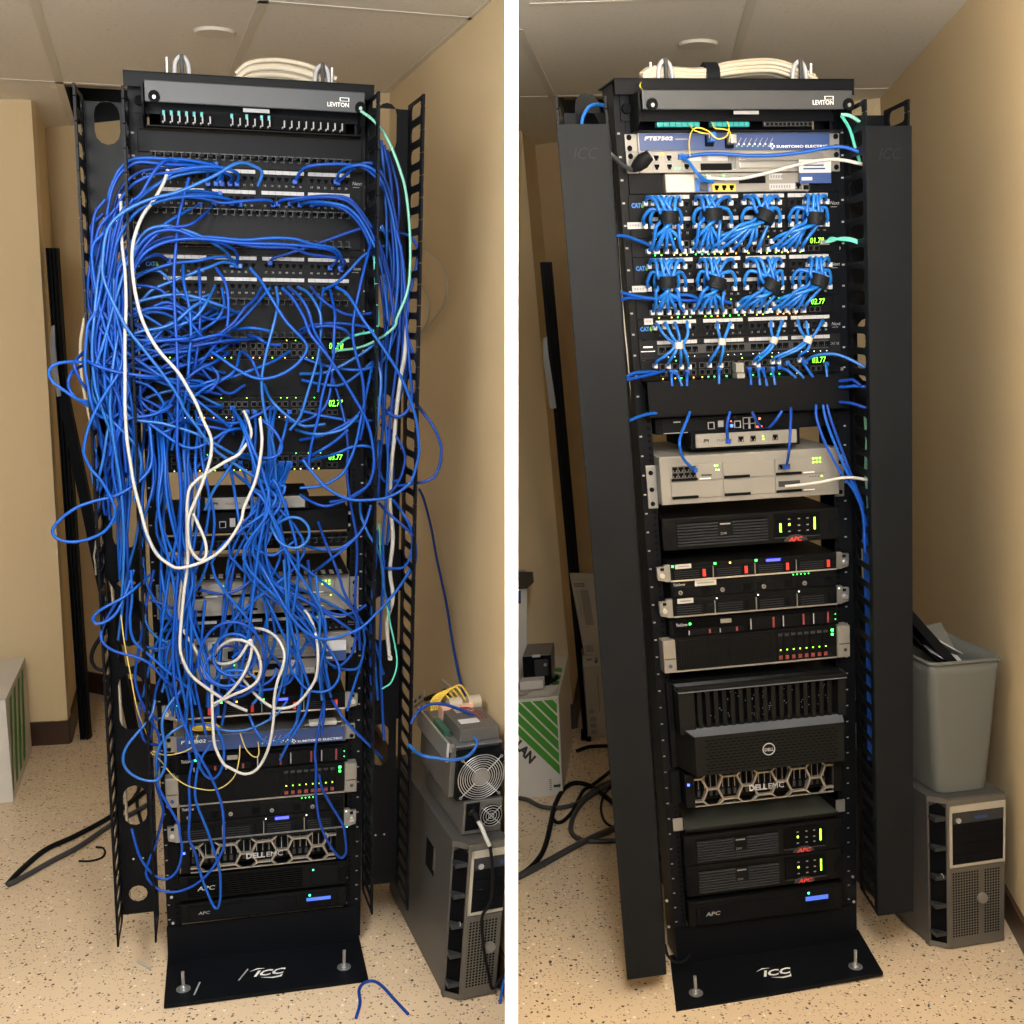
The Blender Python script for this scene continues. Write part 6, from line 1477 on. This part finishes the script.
# ------------------------------------------------------------------ tower computers
def tower(f, W_, H, D, xr, label):
    t = thing(f, 'tower_computer', label, 'computer', (0, 0, 0))
    ch = W_*.17
    m = MB(f); m.box(0, xr, .03, D, .006, H, 'tower', .003)
    m.box(0, ch*.5, .03, .05, .0, .008, 'tower'); m.put('case', t)
    m = MB(f)
    m.xy([(.001, .031), (ch, 0), (xr, 0), (xr, .031)], H*.965, H, 'tower'); m.xy([(.001, .031), (ch, .0), (ch, .031)], .004, .02, 'towerfront')
    m.box(ch, xr, -.004, .03, .005, H-.004, 'towerfront', .003); m.put('front_bezel', t)
    m = MB(f); m.add([(.001, .034, .02), (ch, .002, .02), (ch, .002, H*.94), (ch*.6, .015, H*.965), (.001, .034, H*.93)], [(0, 1, 2, 3, 4)], 'void')
    for k in range(5): z = H*(.1+.19*k); m.box(.003, ch-.001, .0, .03, z, z+.012, 'dgrey')
    m.cyl((ch*.7, .006, H*.5), 'x', .007, .002, 'bright', 10); m.put('side_vent', t)
    x0 = ch+.014; x1 = min(xr, W_-.008); zb = H*.575; zt = H*.955
    m = MB(f)
    for a in ((x0-.008, x0, zb-.008, zt), (x0-.008, x1, zb-.008, zb), (x0-.008, x1, zt-.02, zt)): m.box(a[0], a[1], -.008, -.004, a[2], a[3], 'towertrim', .001)
    if xr >= W_: m.box(x1, x1+.006, -.008, -.004, zb-.008, zt, 'towertrim', .001)
    m.put('drive_frame', t, 'pale frame around the drive bays')
    m = MB(f); m.box(x0, x1, -.0055, -.004, zb, zt-.02, 'black')
    for k in range(1, 5): z = zb+(zt-.02-zb)*k/5; m.box(x0, x1, -.0062, -.0055, z-.0015, z+.0008, 'softblack')
    m.box(x0+.003, x1, -.0075, -.0055, zt-.02-(zt-zb)*.19, zt-.021, 'dgrey', .001); m.fr(x0+.07, x0+.11, zt-.045, zt-.035, -.0077, 'navy'); m.put('drive_bay', t)
    m = MB(f); m.cyl((x0+.018, -.012, zt-.043), 'y', .0075, .005, 'bright', 16); m.put('power_button', t)
    # drilled front
    m = MB(f); m.box(x0-.008, xr-.004, -.006, -.004, .035, zb-.012, 'towerfront', .001); nz = int((zb-.06)/.0085); nx = int((x1-x0)/.0085)
    for i in range(nx):
        if abs(x0+i*.0085+.003-(x0+W_*.42)) < .005: continue
        for k in range(nz):
            x = x0+i*.0085; z = .042+k*.0085; m.fr(x, x+.0052, z, z+.0052, -.0063, 'void')
    m.put('drilled_grille', t)
    c = (min(x0+W_*.42, xr-.03), -.014, H*.335); m = MB(f); m.cyl(c, 'y', .0155, .009, 'silver', 24); m.put('round_badge', t, 'round pale badge')
    m = MB(f)
    p = (W_*.45, .02+.04)
    for k in range(3): m.box(W_*.4+.02*k, W_*.4+.012+.02*k, .055, .067, H, H+.0012, 'ink' if k != 1 else 'bright')
    m.put('top_mark', t)
    return t
p0 = fl(936, 952); p1 = fl(1003.5, 941); tp = aty(933.5, 800.5, p0[1]); wR, hR_ = mkframe('TR', p0, p1, tp)
tower('TR', wR, hR_, .5, wR, 'grey tower computer standing right of the tidy right rack under the waste bin')
p0 = fl(446, 1004); p1 = fl(504, 992); tp = aty(456, 846, p0[1]); 
bk = fl(411, 935)-p0; wL, hL_ = mkframe('TL', p0, p1, tp, depth=np.array([bk[0], bk[1], 0]))
uL = FR['TL'][0][:, 0]; xr = (-.016-p0[0])/uL[0]-.03
tower('TL', .2, hL_, .62, min(xr, .2), 'grey tower computer standing right of the tangled left rack under the stripped chassis')
# side recess on the left tower
m = MB('TL'); m.box(-.001, .004, .17, .25, hL_*.62, hL_*.8, 'softblack', .002); m.box(-.0015, .003, .165, .18, hL_*.66, hL_*.8, 'towerfront', .001)
TLt = [o for o in bpy.data.objects if o.name.startswith('tower_computer') and o.parent is None][1]; m.put('side_latch', TLt)

# stripped chassis with fans on the left tower
H0 = hL_; T = 'TL'
t = thing(T, 'stripped_chassis', 'open metal chassis with a large fan standing on the left tower computer', 'chassis', (.06, .06, H0))
def pt(px, py, Y): return PR(T, px, py, Y)
yF = .045
a = pt(462.5, 826.5, yF); b = pt(502.5, 803, yF); x0, x1 = a[0], min(b[0], xr-.004); z0 = H0+.002; z1 = pt(462.5, 803, yF)[2]
m = MB(T); m.box(x0, x1, yF, yF+.33, z0, z1, 'chassis', .003); m.put('power_supply', t, 'grey metal power supply at the bottom')
m = MB(T); m.box(x0+.006, x0+.042, yF-.002, yF, z0+.012, z1-.004, 'softblack', .001); m.put('mains_socket', t)
c = ((x0+x1)/2+.022, yF-.004, (z0+z1)/2)
m = MB(T); m.cyl((c[0], yF-.0015, c[2]), 'y', .03, .002, 'void', 28); 
for r in (.007, .014, .021, .028): m.ring(c, r, .001, 'bright')
for s in (-1, 1): m.tube([(c[0]-.026, c[1]-.001, c[2]-s*.026), c, (c[0]+.026, c[1]-.001, c[2]+s*.026)], .0011, 'bright', 5)
m.put('small_fan', t)
zf0 = z1+.002; fa = pt(447, 800, yF+.02); fb = pt(500.5, 757, yF+.02); fx0, fx1 = x0-.018, x1-.002; zf1 = pt(480, 752, yF+.02)[2]
m = MB(T); m.box(fx0, fx1, yF+.008, yF+.05, zf0, zf1, 'black', .003); m.box(fx0-.014, fx0, yF+.03, yF+.3, zf0+.004, zf1+.02, 'chassis', .002); m.box(fx0-.002, fx1, yF+.05, yF+.3, zf1-.004, zf1+.012, 'steel', .002); m.put('fan_housing', t)
c = ((fx0+fx1)/2, yF+.005, (zf0+zf1)/2); Rf = min(fx1-fx0, zf1-zf0)*.5
m = MB(T); m.cyl((c[0], yF+.0065, c[2]), 'y', Rf*.97, .002, 'void', 40)
for k in range(1, 8): m.ring((c[0], c[1]-.002, c[2]), Rf*(.3+.1*k), .0012, 'bright', 36)
for k in range(4):
    a_ = math.pi/4+k*math.pi/2; m.tube([(c[0]+Rf*.35*math.cos(a_), c[1]-.003, c[2]+Rf*.35*math.sin(a_)), (c[0]+Rf*.8*math.cos(a_), c[1]-.003, c[2]+Rf*.8*math.sin(a_)), (c[0]+Rf*1.2*math.cos(a_), c[1]-.002, c[2]+Rf*1.2*math.sin(a_))], .0013, 'bright', 5); m.cyl((c[0]+Rf*1.2*math.cos(a_), c[1]-.004, c[2]+Rf*1.2*math.sin(a_)), 'y', .004, .003, 'silver', 10)
m.cyl((c[0], c[1]-.003, c[2]), 'y', Rf*.36, .005, 'beigegrey', 24); m.put('fan_guard', t, 'round wire guard with pale hub')
m = MB(T)
for k in range(7):
    a_ = k*2*math.pi/7; m.add([(c[0]+Rf*.3*math.cos(a_), c[1]+.002, c[2]+Rf*.3*math.sin(a_)), (c[0]+Rf*.9*math.cos(a_), c[1]+.001, c[2]+Rf*.9*math.sin(a_)), (c[0]+Rf*.9*math.cos(a_+.6), c[1]+.001, c[2]+Rf*.9*math.sin(a_+.6)), (c[0]+Rf*.3*math.cos(a_+.5), c[1]+.002, c[2]+Rf*.3*math.sin(a_+.5))], [(0, 1, 2, 3)], 'softblack')
m.put('fan_blades', t)
za = zf1+.014; A0 = pt(452, 738, yF+.01)
m = MB(T); m.box(fx0-.02, fx1-.0, yF+.03, yF+.31, za, za+.003, 'steel', .001); m.box(fx0-.025, fx0-.019, yF+.03, yF+.31, za-.035, za+.016, 'bright', .001); m.box(fx0-.019, fx0-.006, yF+.03, yF+.034, za-.01, za+.012, 'steel', .001); m.put('tray', t)
m = MB(T); m.box(fx0+.014, fx1-.002, yF+.05, yF+.2, za+.004, za+.038, 'chassis', .002); p = m.put('drive', t, 'flat grey drive with white labels')
for u, v in ((.05, .1), (.02, .02)):
    m = MB(T); m.box(fx0+.02+u*.4, fx0+.07+u*.4, yF+.07+v, yF+.1+v, za+.038, za+.039, 'paper'); m.put('paper_label', p)
m = MB(T); m.box(fx0-.012, fx0+.004, yF+.1, yF+.2, za+.004, za+.02, 'pcb'); m.put('circuit_board', t)
random.seed(3)
for k in range(5):
    m = MB(T); a_ = np.array([fx0-.002+.006*k, yF+.26, za+.02]); m.tube(spline([a_, a_+[.002, 0, .03], a_+[.03+.006*k, .01, .042+.004*k], a_+[.06+.006*k, 0, .016]]), .0026, 'yellow', 6); m.put('yellow_wire', t)
for k in range(4):
    m = MB(T); x = fx0+.014+.026*k; m.cyl((x, yF+.225+.02*(k % 2), za+.02+.012*(k % 2)), 'x', .022, .034, ('pink', 'cream')[k % 2], 14); m.put('pale_coil', t)
for k in range(3):
    m = MB(T); a_ = np.array([fx0+.03+.01*k, yF+.22, za+.03]); m.tube(spline([a_, a_+[.02, -.05, .02], a_+[.05, -.1, .012], a_+[.06, -.16, -.03]]), .0016, 'darkred', 5); m.put('red_wire', t)
# its cables
cable(T, pts('409,745 416,752 424,756 436,758 452,760 466,757 474,750 477,742 474,738'), 'blue cable curving before the large fan into the stripped chassis', 'blue4', .0042, ys=(.1, .02, .0, .02, .045), plug=(False, False))
cable(T, pts('411,724 416,714 427,705 442,704 456,708 470,714 480,721 486,730 496,748 505,760'), 'blue cable arching over the stripped chassis', 'blue3', .004, ys=(.2, .22, .2, .16, .1))
cable(T, pts('484,727 490,736 498,746 506,757'), 'second blue cable beside the wall behind the stripped chassis', 'blue4', .004, ys=(.2, .16, .12))
t = thing(T, 'power_cable', 'black power cord with white sleeve hanging before the left tower computer', 'power cord', (x0+.03, yF, z0))
q = [pt(471, 811, yF-.012), pt(475, 815, yF-.022), pt(478, 821, yF-.03)]; m = MB(T); m.tube(spline(q), [.011]*4+[.007]*(len(spline(q))-4), 'rubber', 8); m.put('plug', t)
q = [pt(478, 821, yF-.03), pt(482, 828, 0.0), pt(486, 838, -.02), pt(490, 846, -.03)]; m = MB(T); m.tube(spline(q), .0052, 'whitecable', 8); m.put('white_sleeve', t)
q = [pt(490, 846, -.03), pt(492, 862, -.028), pt(492.5, 885, -.026), pt(489, 905, -.024), pt(482, 918, -.024), pt(484, 950, -.026), pt(489, 975, -.03), pt(492, 988, -.035), pt(496, 986, -.035), pt(501, 978, -.03), pt(506, 968, -.03)]; m = MB(T); m.tube(spline(q), .0042, 'rubber', 8); m.put('cord', t)
cable(T, pts('508,970 503,985 500,1003 499,1015'), 'blue cable at the right front corner of the left tower computer', 'blue2', .004, ys=(-.03, -.04, -.05))

# ------------------------------------------------------------------ right half: bin, boxes, floor cables
H0 = hR_; T = 'TR'
t = thing(T, 'waste_bin', 'grey plastic waste bin standing on the right tower computer', 'waste bin', (wR/2, .2, H0))
q00 = PR(T, 938, 779, .03); q10 = PR(T, 990, 776, .03); r00 = PR(T, 931, 669, .0); r10 = PR(T, 1003, 652.5, .0)
bx0, bx1 = q00[0], q10[0]; tx0, tx1 = r00[0], r10[0]; zt = (r00[2]+r10[2])/2; zb = H0+.002; bd = .26
def rr(x0, x1, y0, y1, r, n=5, bow=0.):
    out = []
    for cx, cy, a in ((x1-r, y0+r, -90), (x1-r, y1-r, 0), (x0+r, y1-r, 90), (x0+r, y0+r, 180)):
        for k in range(n+1): th = math.radians(a+90*k/n); out.append((cx+r*math.cos(th), cy+r*math.sin(th)))
    return out
def loft(m, rings, mt, cap0=False):
    n = len(rings[0]); V = [p for r in rings for p in r]; F = []
    for i in range(len(rings)-1):
        for k in range(n): F.append((i*n+k, i*n+(k+1) % n, (i+1)*n+(k+1) % n, (i+1)*n+k))
    m.add(V, F, mt, True)
    if cap0: m.add(rings[0], [tuple(range(n))], mt)
def lev(u, z, ins=0.): return [(x, y, z) for x, y in rr(bx0+(tx0-bx0)*u+ins, bx1+(tx1-bx1)*u-ins, .03-.03*u+ins, .03+.2+(bd-.2)*u-ins, .03-.008*u)]
m = MB(T); loft(m, [lev(0, zb), lev(.5, zb+(zt-zb)*.5), lev(.9, zb+(zt-zb)*.9), lev(1, zt), lev(1, zt, .006), lev(.9, zb+(zt-zb)*.9, .006), lev(.05, zb+.01, .006)], 'bin', True)
m.add(lev(.05, zb+.01, .006), [tuple(range(24))], 'bin'); m.put('bin_body', t)
m = MB(T); 
def rim(z, o): return [(x, y, z) for x, y in rr(tx0-o, tx1+o, -o, .03+bd+o-.0, .024)]
loft(m, [rim(zt-.008, .0), rim(zt-.008, .003), rim(zt+.001, .003), rim(zt+.001, -.003), rim(zt-.004, -.003)], 'bin'); m.put('rim', t)
t = thing(T, 'monitor_frame', 'black flat frame thrown into the waste bin', 'frame', (tx0+.02, .1, zb+.2))
c0 = np.array([tx0-.005, .12, zt+.11]); c1 = np.array([tx0+.095, .035, zb+(zt-zb)*.9]); e = np.array([.012, .14, .02]); k = np.array([.022, 0, .012])
m = MB(T); P = [c0, c1, c1+e, c0+e]; m.add(P+[q+k for q in P], [(0, 1, 2, 3), (4, 7, 6, 5), (0, 4, 5, 1), (1, 5, 6, 2), (2, 6, 7, 3), (3, 7, 4, 0)], 'softblack'); m.put('frame_panel', t)
m = MB(T); P = [c0-[.028, .02, .02], c1-[.03, .0, -.01], c1-[.03, .0, -.01]+e, c0-[.028, .02, .02]+e]; m.add(P+[q+k*.2 for q in P], [(0, 1, 2, 3), (4, 7, 6, 5), (0, 4, 5, 1), (1, 5, 6, 2), (2, 6, 7, 3), (3, 7, 4, 0)], 'void'); m.put('screen_panel', t)
def sheet(name, P, mt, label):
    P = [np.array(p) for p in P]; n = np.cross(P[1]-P[0], P[3]-P[0]); n = n/np.linalg.norm(n)*.002
    m = MB(T); m.add(P+[p+n for p in P], [(0, 1, 2, 3), (4, 7, 6, 5), (0, 4, 5, 1), (1, 5, 6, 2), (2, 6, 7, 3), (3, 7, 4, 0)], mt); m.top(name, P[0], label, 'paper')
zi = zb+(zt-zb)*.93; xm = (tx0+tx1)/2
sheet('paper_sheet', [(xm-.04, .17, zi+.07), (xm+.05, .1, zi+.01), (xm+.05, .2, zi-.03), (xm-.04, .25, zi+.02)], 'dgrey', 'dark sheet standing in the waste bin behind the white paper')
sheet('paper_sheet', [(xm-.035, .06, zi+.018), (xm+.045, .05, zi-.02), (xm+.055, .12, zi+.0), (xm-.05, .15, zi+.035)], 'paper', 'white paper lying in the front of the waste bin')
sheet('paper_sheet', [(xm-.045, .165, zi+.072), (xm+.055, .095, zi+.012), (xm+.06, .1, zi+.01), (xm-.04, .17, zi+.076)], 'paper', 'thin white folded edge standing in the waste bin')
sheet('paper_sheet', [(xm+.02, .18, zi+.0), (xm+.08, .16, zi+.0), (xm+.085, .23, zi+.06), (xm+.03, .24, zi+.05)], 'bin', 'grey card leaning at the right inside the waste bin')

# printed paper box with green stripes
p0 = fl(518.7, 799.5); p1 = fl(563, 795); p0[0] = max(p0[0], .016); tp = aty(558.5, 696, p1[1]); 
top0 = tp-(p1-p0); wB, hB = mkframe('BX', p0, p1, top0, depth=np.array([.12, 1., 0])); T = 'BX'; dB = .5
t = thing(T, 'paper_box', 'white carton with diagonal green stripes standing at the partition', 'box', (wB/2, 0, 0))
m = MB(T); m.box(0, wB, 0, dB, 0, hB, 'boxwhite', .004); m.put('carton_body', t)
m = MB(T)
def clip(P, x0, x1, z0, z1):
    for ax, lim, sg in ((0, x0, 1), (0, x1, -1), (1, z0, 1), (1, z1, -1)):
        Q = []
        for i in range(len(P)):
            a, b = P[i], P[(i+1) % len(P)]; ia, ib = sg*(a[ax]-lim) >= 0, sg*(b[ax]-lim) >= 0
            if ia: Q.append(a)
            if ia != ib: u = (lim-a[ax])/(b[ax]-a[ax]); Q.append((a[0]+(b[0]-a[0])*u, a[1]+(b[1]-a[1])*u))
        P = Q
        if len(P) < 3: return []
    return P
sl = -.5*hB/wB; pw = .097*hB
for k in range(9):
    zb_ = hB*(.69+.123*k)     # stripes fall to the right
    P = clip([(-.05, zb_-sl*.05), (.3, zb_+sl*.3), (.3, zb_+sl*.3+pw), (-.05, zb_-sl*.05+pw)], .002, wB-.008, .04, hB-.012)
    if len(P) > 2: m.add([(x, -.0012, z) for x, z in P], [tuple(range(len(P)))], 'boxgreen')
    P = clip([(-.05, .05+.08*k), (.3, .05+.08*k-.3), (.3, .05+.08*k-.245), (-.05, .05+.08*k+.055)], .01, wB-.01, .12, .34)
    if len(P) > 2: m.add([(x, p, hB+.0012) for x, p in P], [tuple(range(len(P)))], 'boxgreen')
m.put('printed_stripes', t, 'green diagonal stripes')
m = MB(T); vs, fs = glyphs('LAN', .05); ca, sa = math.cos(-.85), math.sin(-.85); S_ = .052
m.add([(-.004+(v[0]*ca-v[1]*sa)*S_*.85, -.0015, hB*.545+(v[0]*sa+v[1]*ca)*S_) for v in vs], fs, 'ink'); m.put('printing', t, 'dark printed letters'); m = MB(T)
m.xz([(wB-.034, .045), (wB-.014, .045), (wB-.014, .05), (wB-.006, .04), (wB-.014, .03), (wB-.014, .035), (wB-.034, .035)], -.0015, -.0008, 'ink'); m.put('printed_arrow', t); m = MB(T)
for k in range(6): m.fr(wB-.05, wB-.041, .025+.008*k, .029+.008*k, -.0014, 'inkgrey')
m.put('printed_lines', t)
m = MB(T); m.add([(0, -.006, hB+.003), (wB*.85, -.006, hB+.006), (wB*.98, .09, hB+.014), (wB*.5, .1, hB+.01), (0, .1, hB+.006)], [(0, 1, 2, 3, 4)], 'boxwhite'); m.put('open_flap', t)
# things on the paper box
ta = PR(T, 524, 687, .12); tb = PR(T, 551, 664, .12); x0 = ta[0]; x1 = tb[0]; z0 = hB+.016; zt = PR(T, 538, 656, .12)[2]
t = thing(T, 'power_adapter_block', 'black fronted grey module standing on the green striped carton', 'module', ((x0+x1)/2, .12, z0))
m = MB(T); m.box(x0, x1, .12, .125, z0, zt, 'softblack', .002)
m.box(x0, x1, .125, .28, z0, zt+.002, 'steel', .003); m.put('module_case', t)
m = MB(T); m.box(x0+.01, x0+.035, .1, .122, z0+.01, zt-.02, 'black', .004); m.box(x0+.045, x1-.01, .105, .122, z0+.03, zt-.012, 'dgrey', .004); m.cyl((x1-.02, .1, zt-.03), 'y', .006, .006, 'labelwhite', 8); m.put('connector_block', t)
m = MB(T); m.box((x0+x1)/2-.016, (x0+x1)/2+.014, .119, .13, zt-.004, zt+.004, 'paper'); m.put('paper_label', t)
a = PR(T, 520, 687, .05); b = PR(T, 543, 676, .05); m = MB(T); m.box(max(a[0], .001), b[0], .05, .1, hB+.016, hB+.016+.032, 'boxwhite', .002); m.top('small_box', (a[0], .05, hB+.016), 'small plain white box lying on the green striped carton', 'box')
m = MB(T); m.xy([(.002, .0), (.05, .005), (.06, .045), (.01, .05)], hB+.0145, hB+.0158, 'yellow' if False else 'cream'); m.top('paper_note', (.002, 0, hB+.0145), 'pale yellow note lying on the front edge of the green striped carton', 'paper')
m = MB(T); q = [PR(T, x, y, .12) for x, y in ((546, 686), (550, 681), (555, 679), (558, 676))]; m.tube(spline(q), .008, 'softblack', 6); m.top('cable_clip', q[0], 'black clip lying beside the module on the green striped carton', 'clip')
# tall white panel with a dark lid at the partition
a = aty(519, 578, 4.2); 
t = thing('W', 'storage_drum', 'white tall container with a dark lid behind the green striped carton', 'container', (.05, 4.15, 0))
zt = aty(524, 588, 4.1)[2]; m = MB('W'); m.box(.012, aty(527, 640, 4.1)[0], 4.1, 4.42, 0, zt, 'boxwhite', .004); m.put('container_body', t)
x1 = aty(534, 581, 4.1)[0]; m = MB('W'); m.add([(.01, 4.08, zt), (x1-.025, 4.08, zt+.004), (x1, 4.14, zt+.012), (x1, 4.3, zt+.012), (.01, 4.3, zt+.012), (.01, 4.08, zt+.01), (x1-.025, 4.08, zt+.01), (x1, 4.14, zt+.018), (x1, 4.3, zt+.018), (.01, 4.3, zt+.018)], [(0, 1, 2, 3, 4), (5, 9, 8, 7, 6), (0, 5, 6, 1), (1, 6, 7, 2), (2, 7, 8, 3), (3, 8, 9, 4), (4, 9, 5, 0)], 'dgrey'); m.put('lid', t)
m = MB('W'); m.box(.012, aty(521, 600, 4.1)[0], 4.096, 4.1, zt-.06, zt-.01, 'navy'); m.put('blue_label', t)
# tall cartons behind the left cover
def carton(name, label, bl, br, tl, depth, printed):
    p0, p1 = bl, br; w, h = mkframe('C', p0, p1, tl, depth=depth); t = thing('C', name, label, 'box', (0, 0, 0))
    m = MB('C'); m.box(0, w, 0, .1, 0, h, 'carton', .003); m.put('carton_body', t)
    for a in printed(w, h): m = MB('C'); m.fr(*a[:4], -.0012, a[4]); m.put('printed_mark', t)
    return t, w, h
b0 = fl(588.5, 738); b1 = fl(613, 735); tl = aty(582.5, 655, b0[1])
t, w, h = carton('tall_carton', 'lower tall grey carton standing between the green striped carton and the left cover', b0, b1, tl, np.array([0, 1., 0]),
    lambda w, h: [(.0, w, h*.86, h*.985, 'cartonlight'), (w*.15, w*.35, h*.93, h*.95, 'ink'), (w*.45, w*.58, h*.89, h*.96, 'ink'), (w*.1, w*.3, h*.3, h*.34, 'print'), (w*.5, w*.56, h*.3, h*.75, 'print')]+[(w*.12, w*.36, h*(.04+.08*k), h*(.09+.08*k), 'print') for k in range(3)])
zc = b0[2]+h; q0 = np.array([tl[0]+.008, tl[1], zc+.001]); tl2 = aty(570.7, 579, tl[1])
u1 = aty(609, 648, tl[1]); u1 = np.array([u1[0], u1[1], q0[2]])
FRs = dict(FR)
A_ = np.stack([(u1-q0)/np.linalg.norm(u1-q0), np.array([0, 1., 0]), (tl2-q0)/(tl2[2]-q0[2])], 1); FR['C2'] = (A_, q0); w = np.linalg.norm(u1-q0); h = tl2[2]-q0[2]
t = thing('C2', 'tall_carton', 'upper tall grey carton leaning on top of the lower one', 'box', (0, 0, 0))
m = MB('C2'); m.box(0, w, 0, .11, 0, h, 'carton', .003); m.put('carton_body', t)
for a in ((w*.1, w*.5, h*.9, h*.945, 'ink'), (w*.12, w*.48, h*.906, h*.939, 'print'), (w*.16, w*.19, h*.5, h*.87, 'print'), (w*.28, w*.62, h*.4, h*.86, 'print'), (w*.1, w*.42, h*.04, h*.13, 'print')): m = MB('C2'); m.fr(*a[:4], -.0012 if a[4] == 'ink' else -.0016, a[4]); m.put('printed_mark', t)
m = MB('C2'); m.box(w*.02, w*.98, .005, .105, h, h+.0012, 'cartonlight'); m.fr(w*.2, w*.5, h, h, 0, 'navy'); m.put('top_flap', t)
# leaning bar and strip in the corner of the right half
a = fl(585, 722) ; a = aty(587, 716, qa[1]-.02); b = aty(546, 262, qa[1]+.05); foot = a+(a-b)*(a[2]/(b[2]-a[2])); foot[2] = 0.001
leaning('cover_strip', 'black ribbed cover strip leaning in the corner of the right half', 'cover strip', foot, b, .045, .03, 'black', ribs=2)
Yg = foot[1]-.06
G = [aty(x, y, Yg) for x, y in ((543.5, 338), (543, 355), (547, 385), (550, 409))]; H = [aty(x, y, Yg) for x, y in ((547, 337), (548.5, 355), (553, 385), (556.5, 408))]
m = MB('W')
for i in range(3):
    P = [G[i], H[i], H[i+1], G[i+1]]; m.add(P+[q+np.array([0, .004, 0]) for q in P], [(0, 1, 2, 3), (4, 7, 6, 5), (0, 4, 5, 1), (1, 5, 6, 2), (2, 6, 7, 3), (3, 7, 4, 0)], 'steel')
m.top('hanging_strip', G[3], 'pale grey flexible strip hanging before the black bar in the corner of the right half', 'strip')
# cables on the floor of the right half
floorc('517,877 530,868 541,855 547,840 551,822 555,805 563,790 574,783 588,785 600,792 612,802 622,810', 'black cable snaking forward from the green striped carton on the floor', r=.009)
floorc('516,878 530,871 550,860 585,841 610,830 630,822', 'thick grey cable running straight across the floor to the left cover', 'greyrubber', .011)
floorc('519,798 528,800 540,806 552,808 564,807 578,803 588,795 600,786 618,779', 'dark cable lying along the front of the green striped carton', 'greyrubber', .0085)
floorc('556,808 552,815 556,822 563,821 572,812 578,800 584,790 594,784 612,770 622,762', 'black cable loop lying between the carton and the left cover', r=.007)
floorc('618,780 600,790 585,800 574,815 571,830 577,838 590,841 606,841 624,840', 'grey cable making a wide bend on the floor beside the left cover', 'greyrubber', .009)
floorc('612,786 604,795 601,808 604,820 611,826 622,827', 'thin black cable bowing out beside the left cover', r=.0045)
floorc('577,751 588,747 600,746 614,746', 'black cable at the foot of the tall carton', r=.008)
a = fl(584, 741); m = MB('W'); m.box(a[0]-.012, a[0]+.014, a[1], a[1]+.03, 0.0, .045, 'softblack', .004); m.box(a[0]+.008, a[0]+.03, a[1]-.01, a[1]+.012, 0., .018, 'softblack', .004); m.top('black_connector', (a[0], a[1], 0), 'black connector lying on the floor beside the tall carton', 'connector')
m = MB('W'); q = [PR(R, x, y, -.02) for x, y in ((666, 948), (669, 941), (674, 936), (686, 931))]; q = [W(R, x) for x in q]; q2 = [W(R, PR(R, x, y, -.05)) for x, y in ((665, 945), (668, 956), (676, 962), (684, 961), (690, 955))]; m.tube(spline(q2), .004, 'rubber', 6); m.top('black_cord_loop', q2[0], 'black cord loop at the lower left corner of the tidy right rack', 'cord')
bpy.context.view_layer.update()
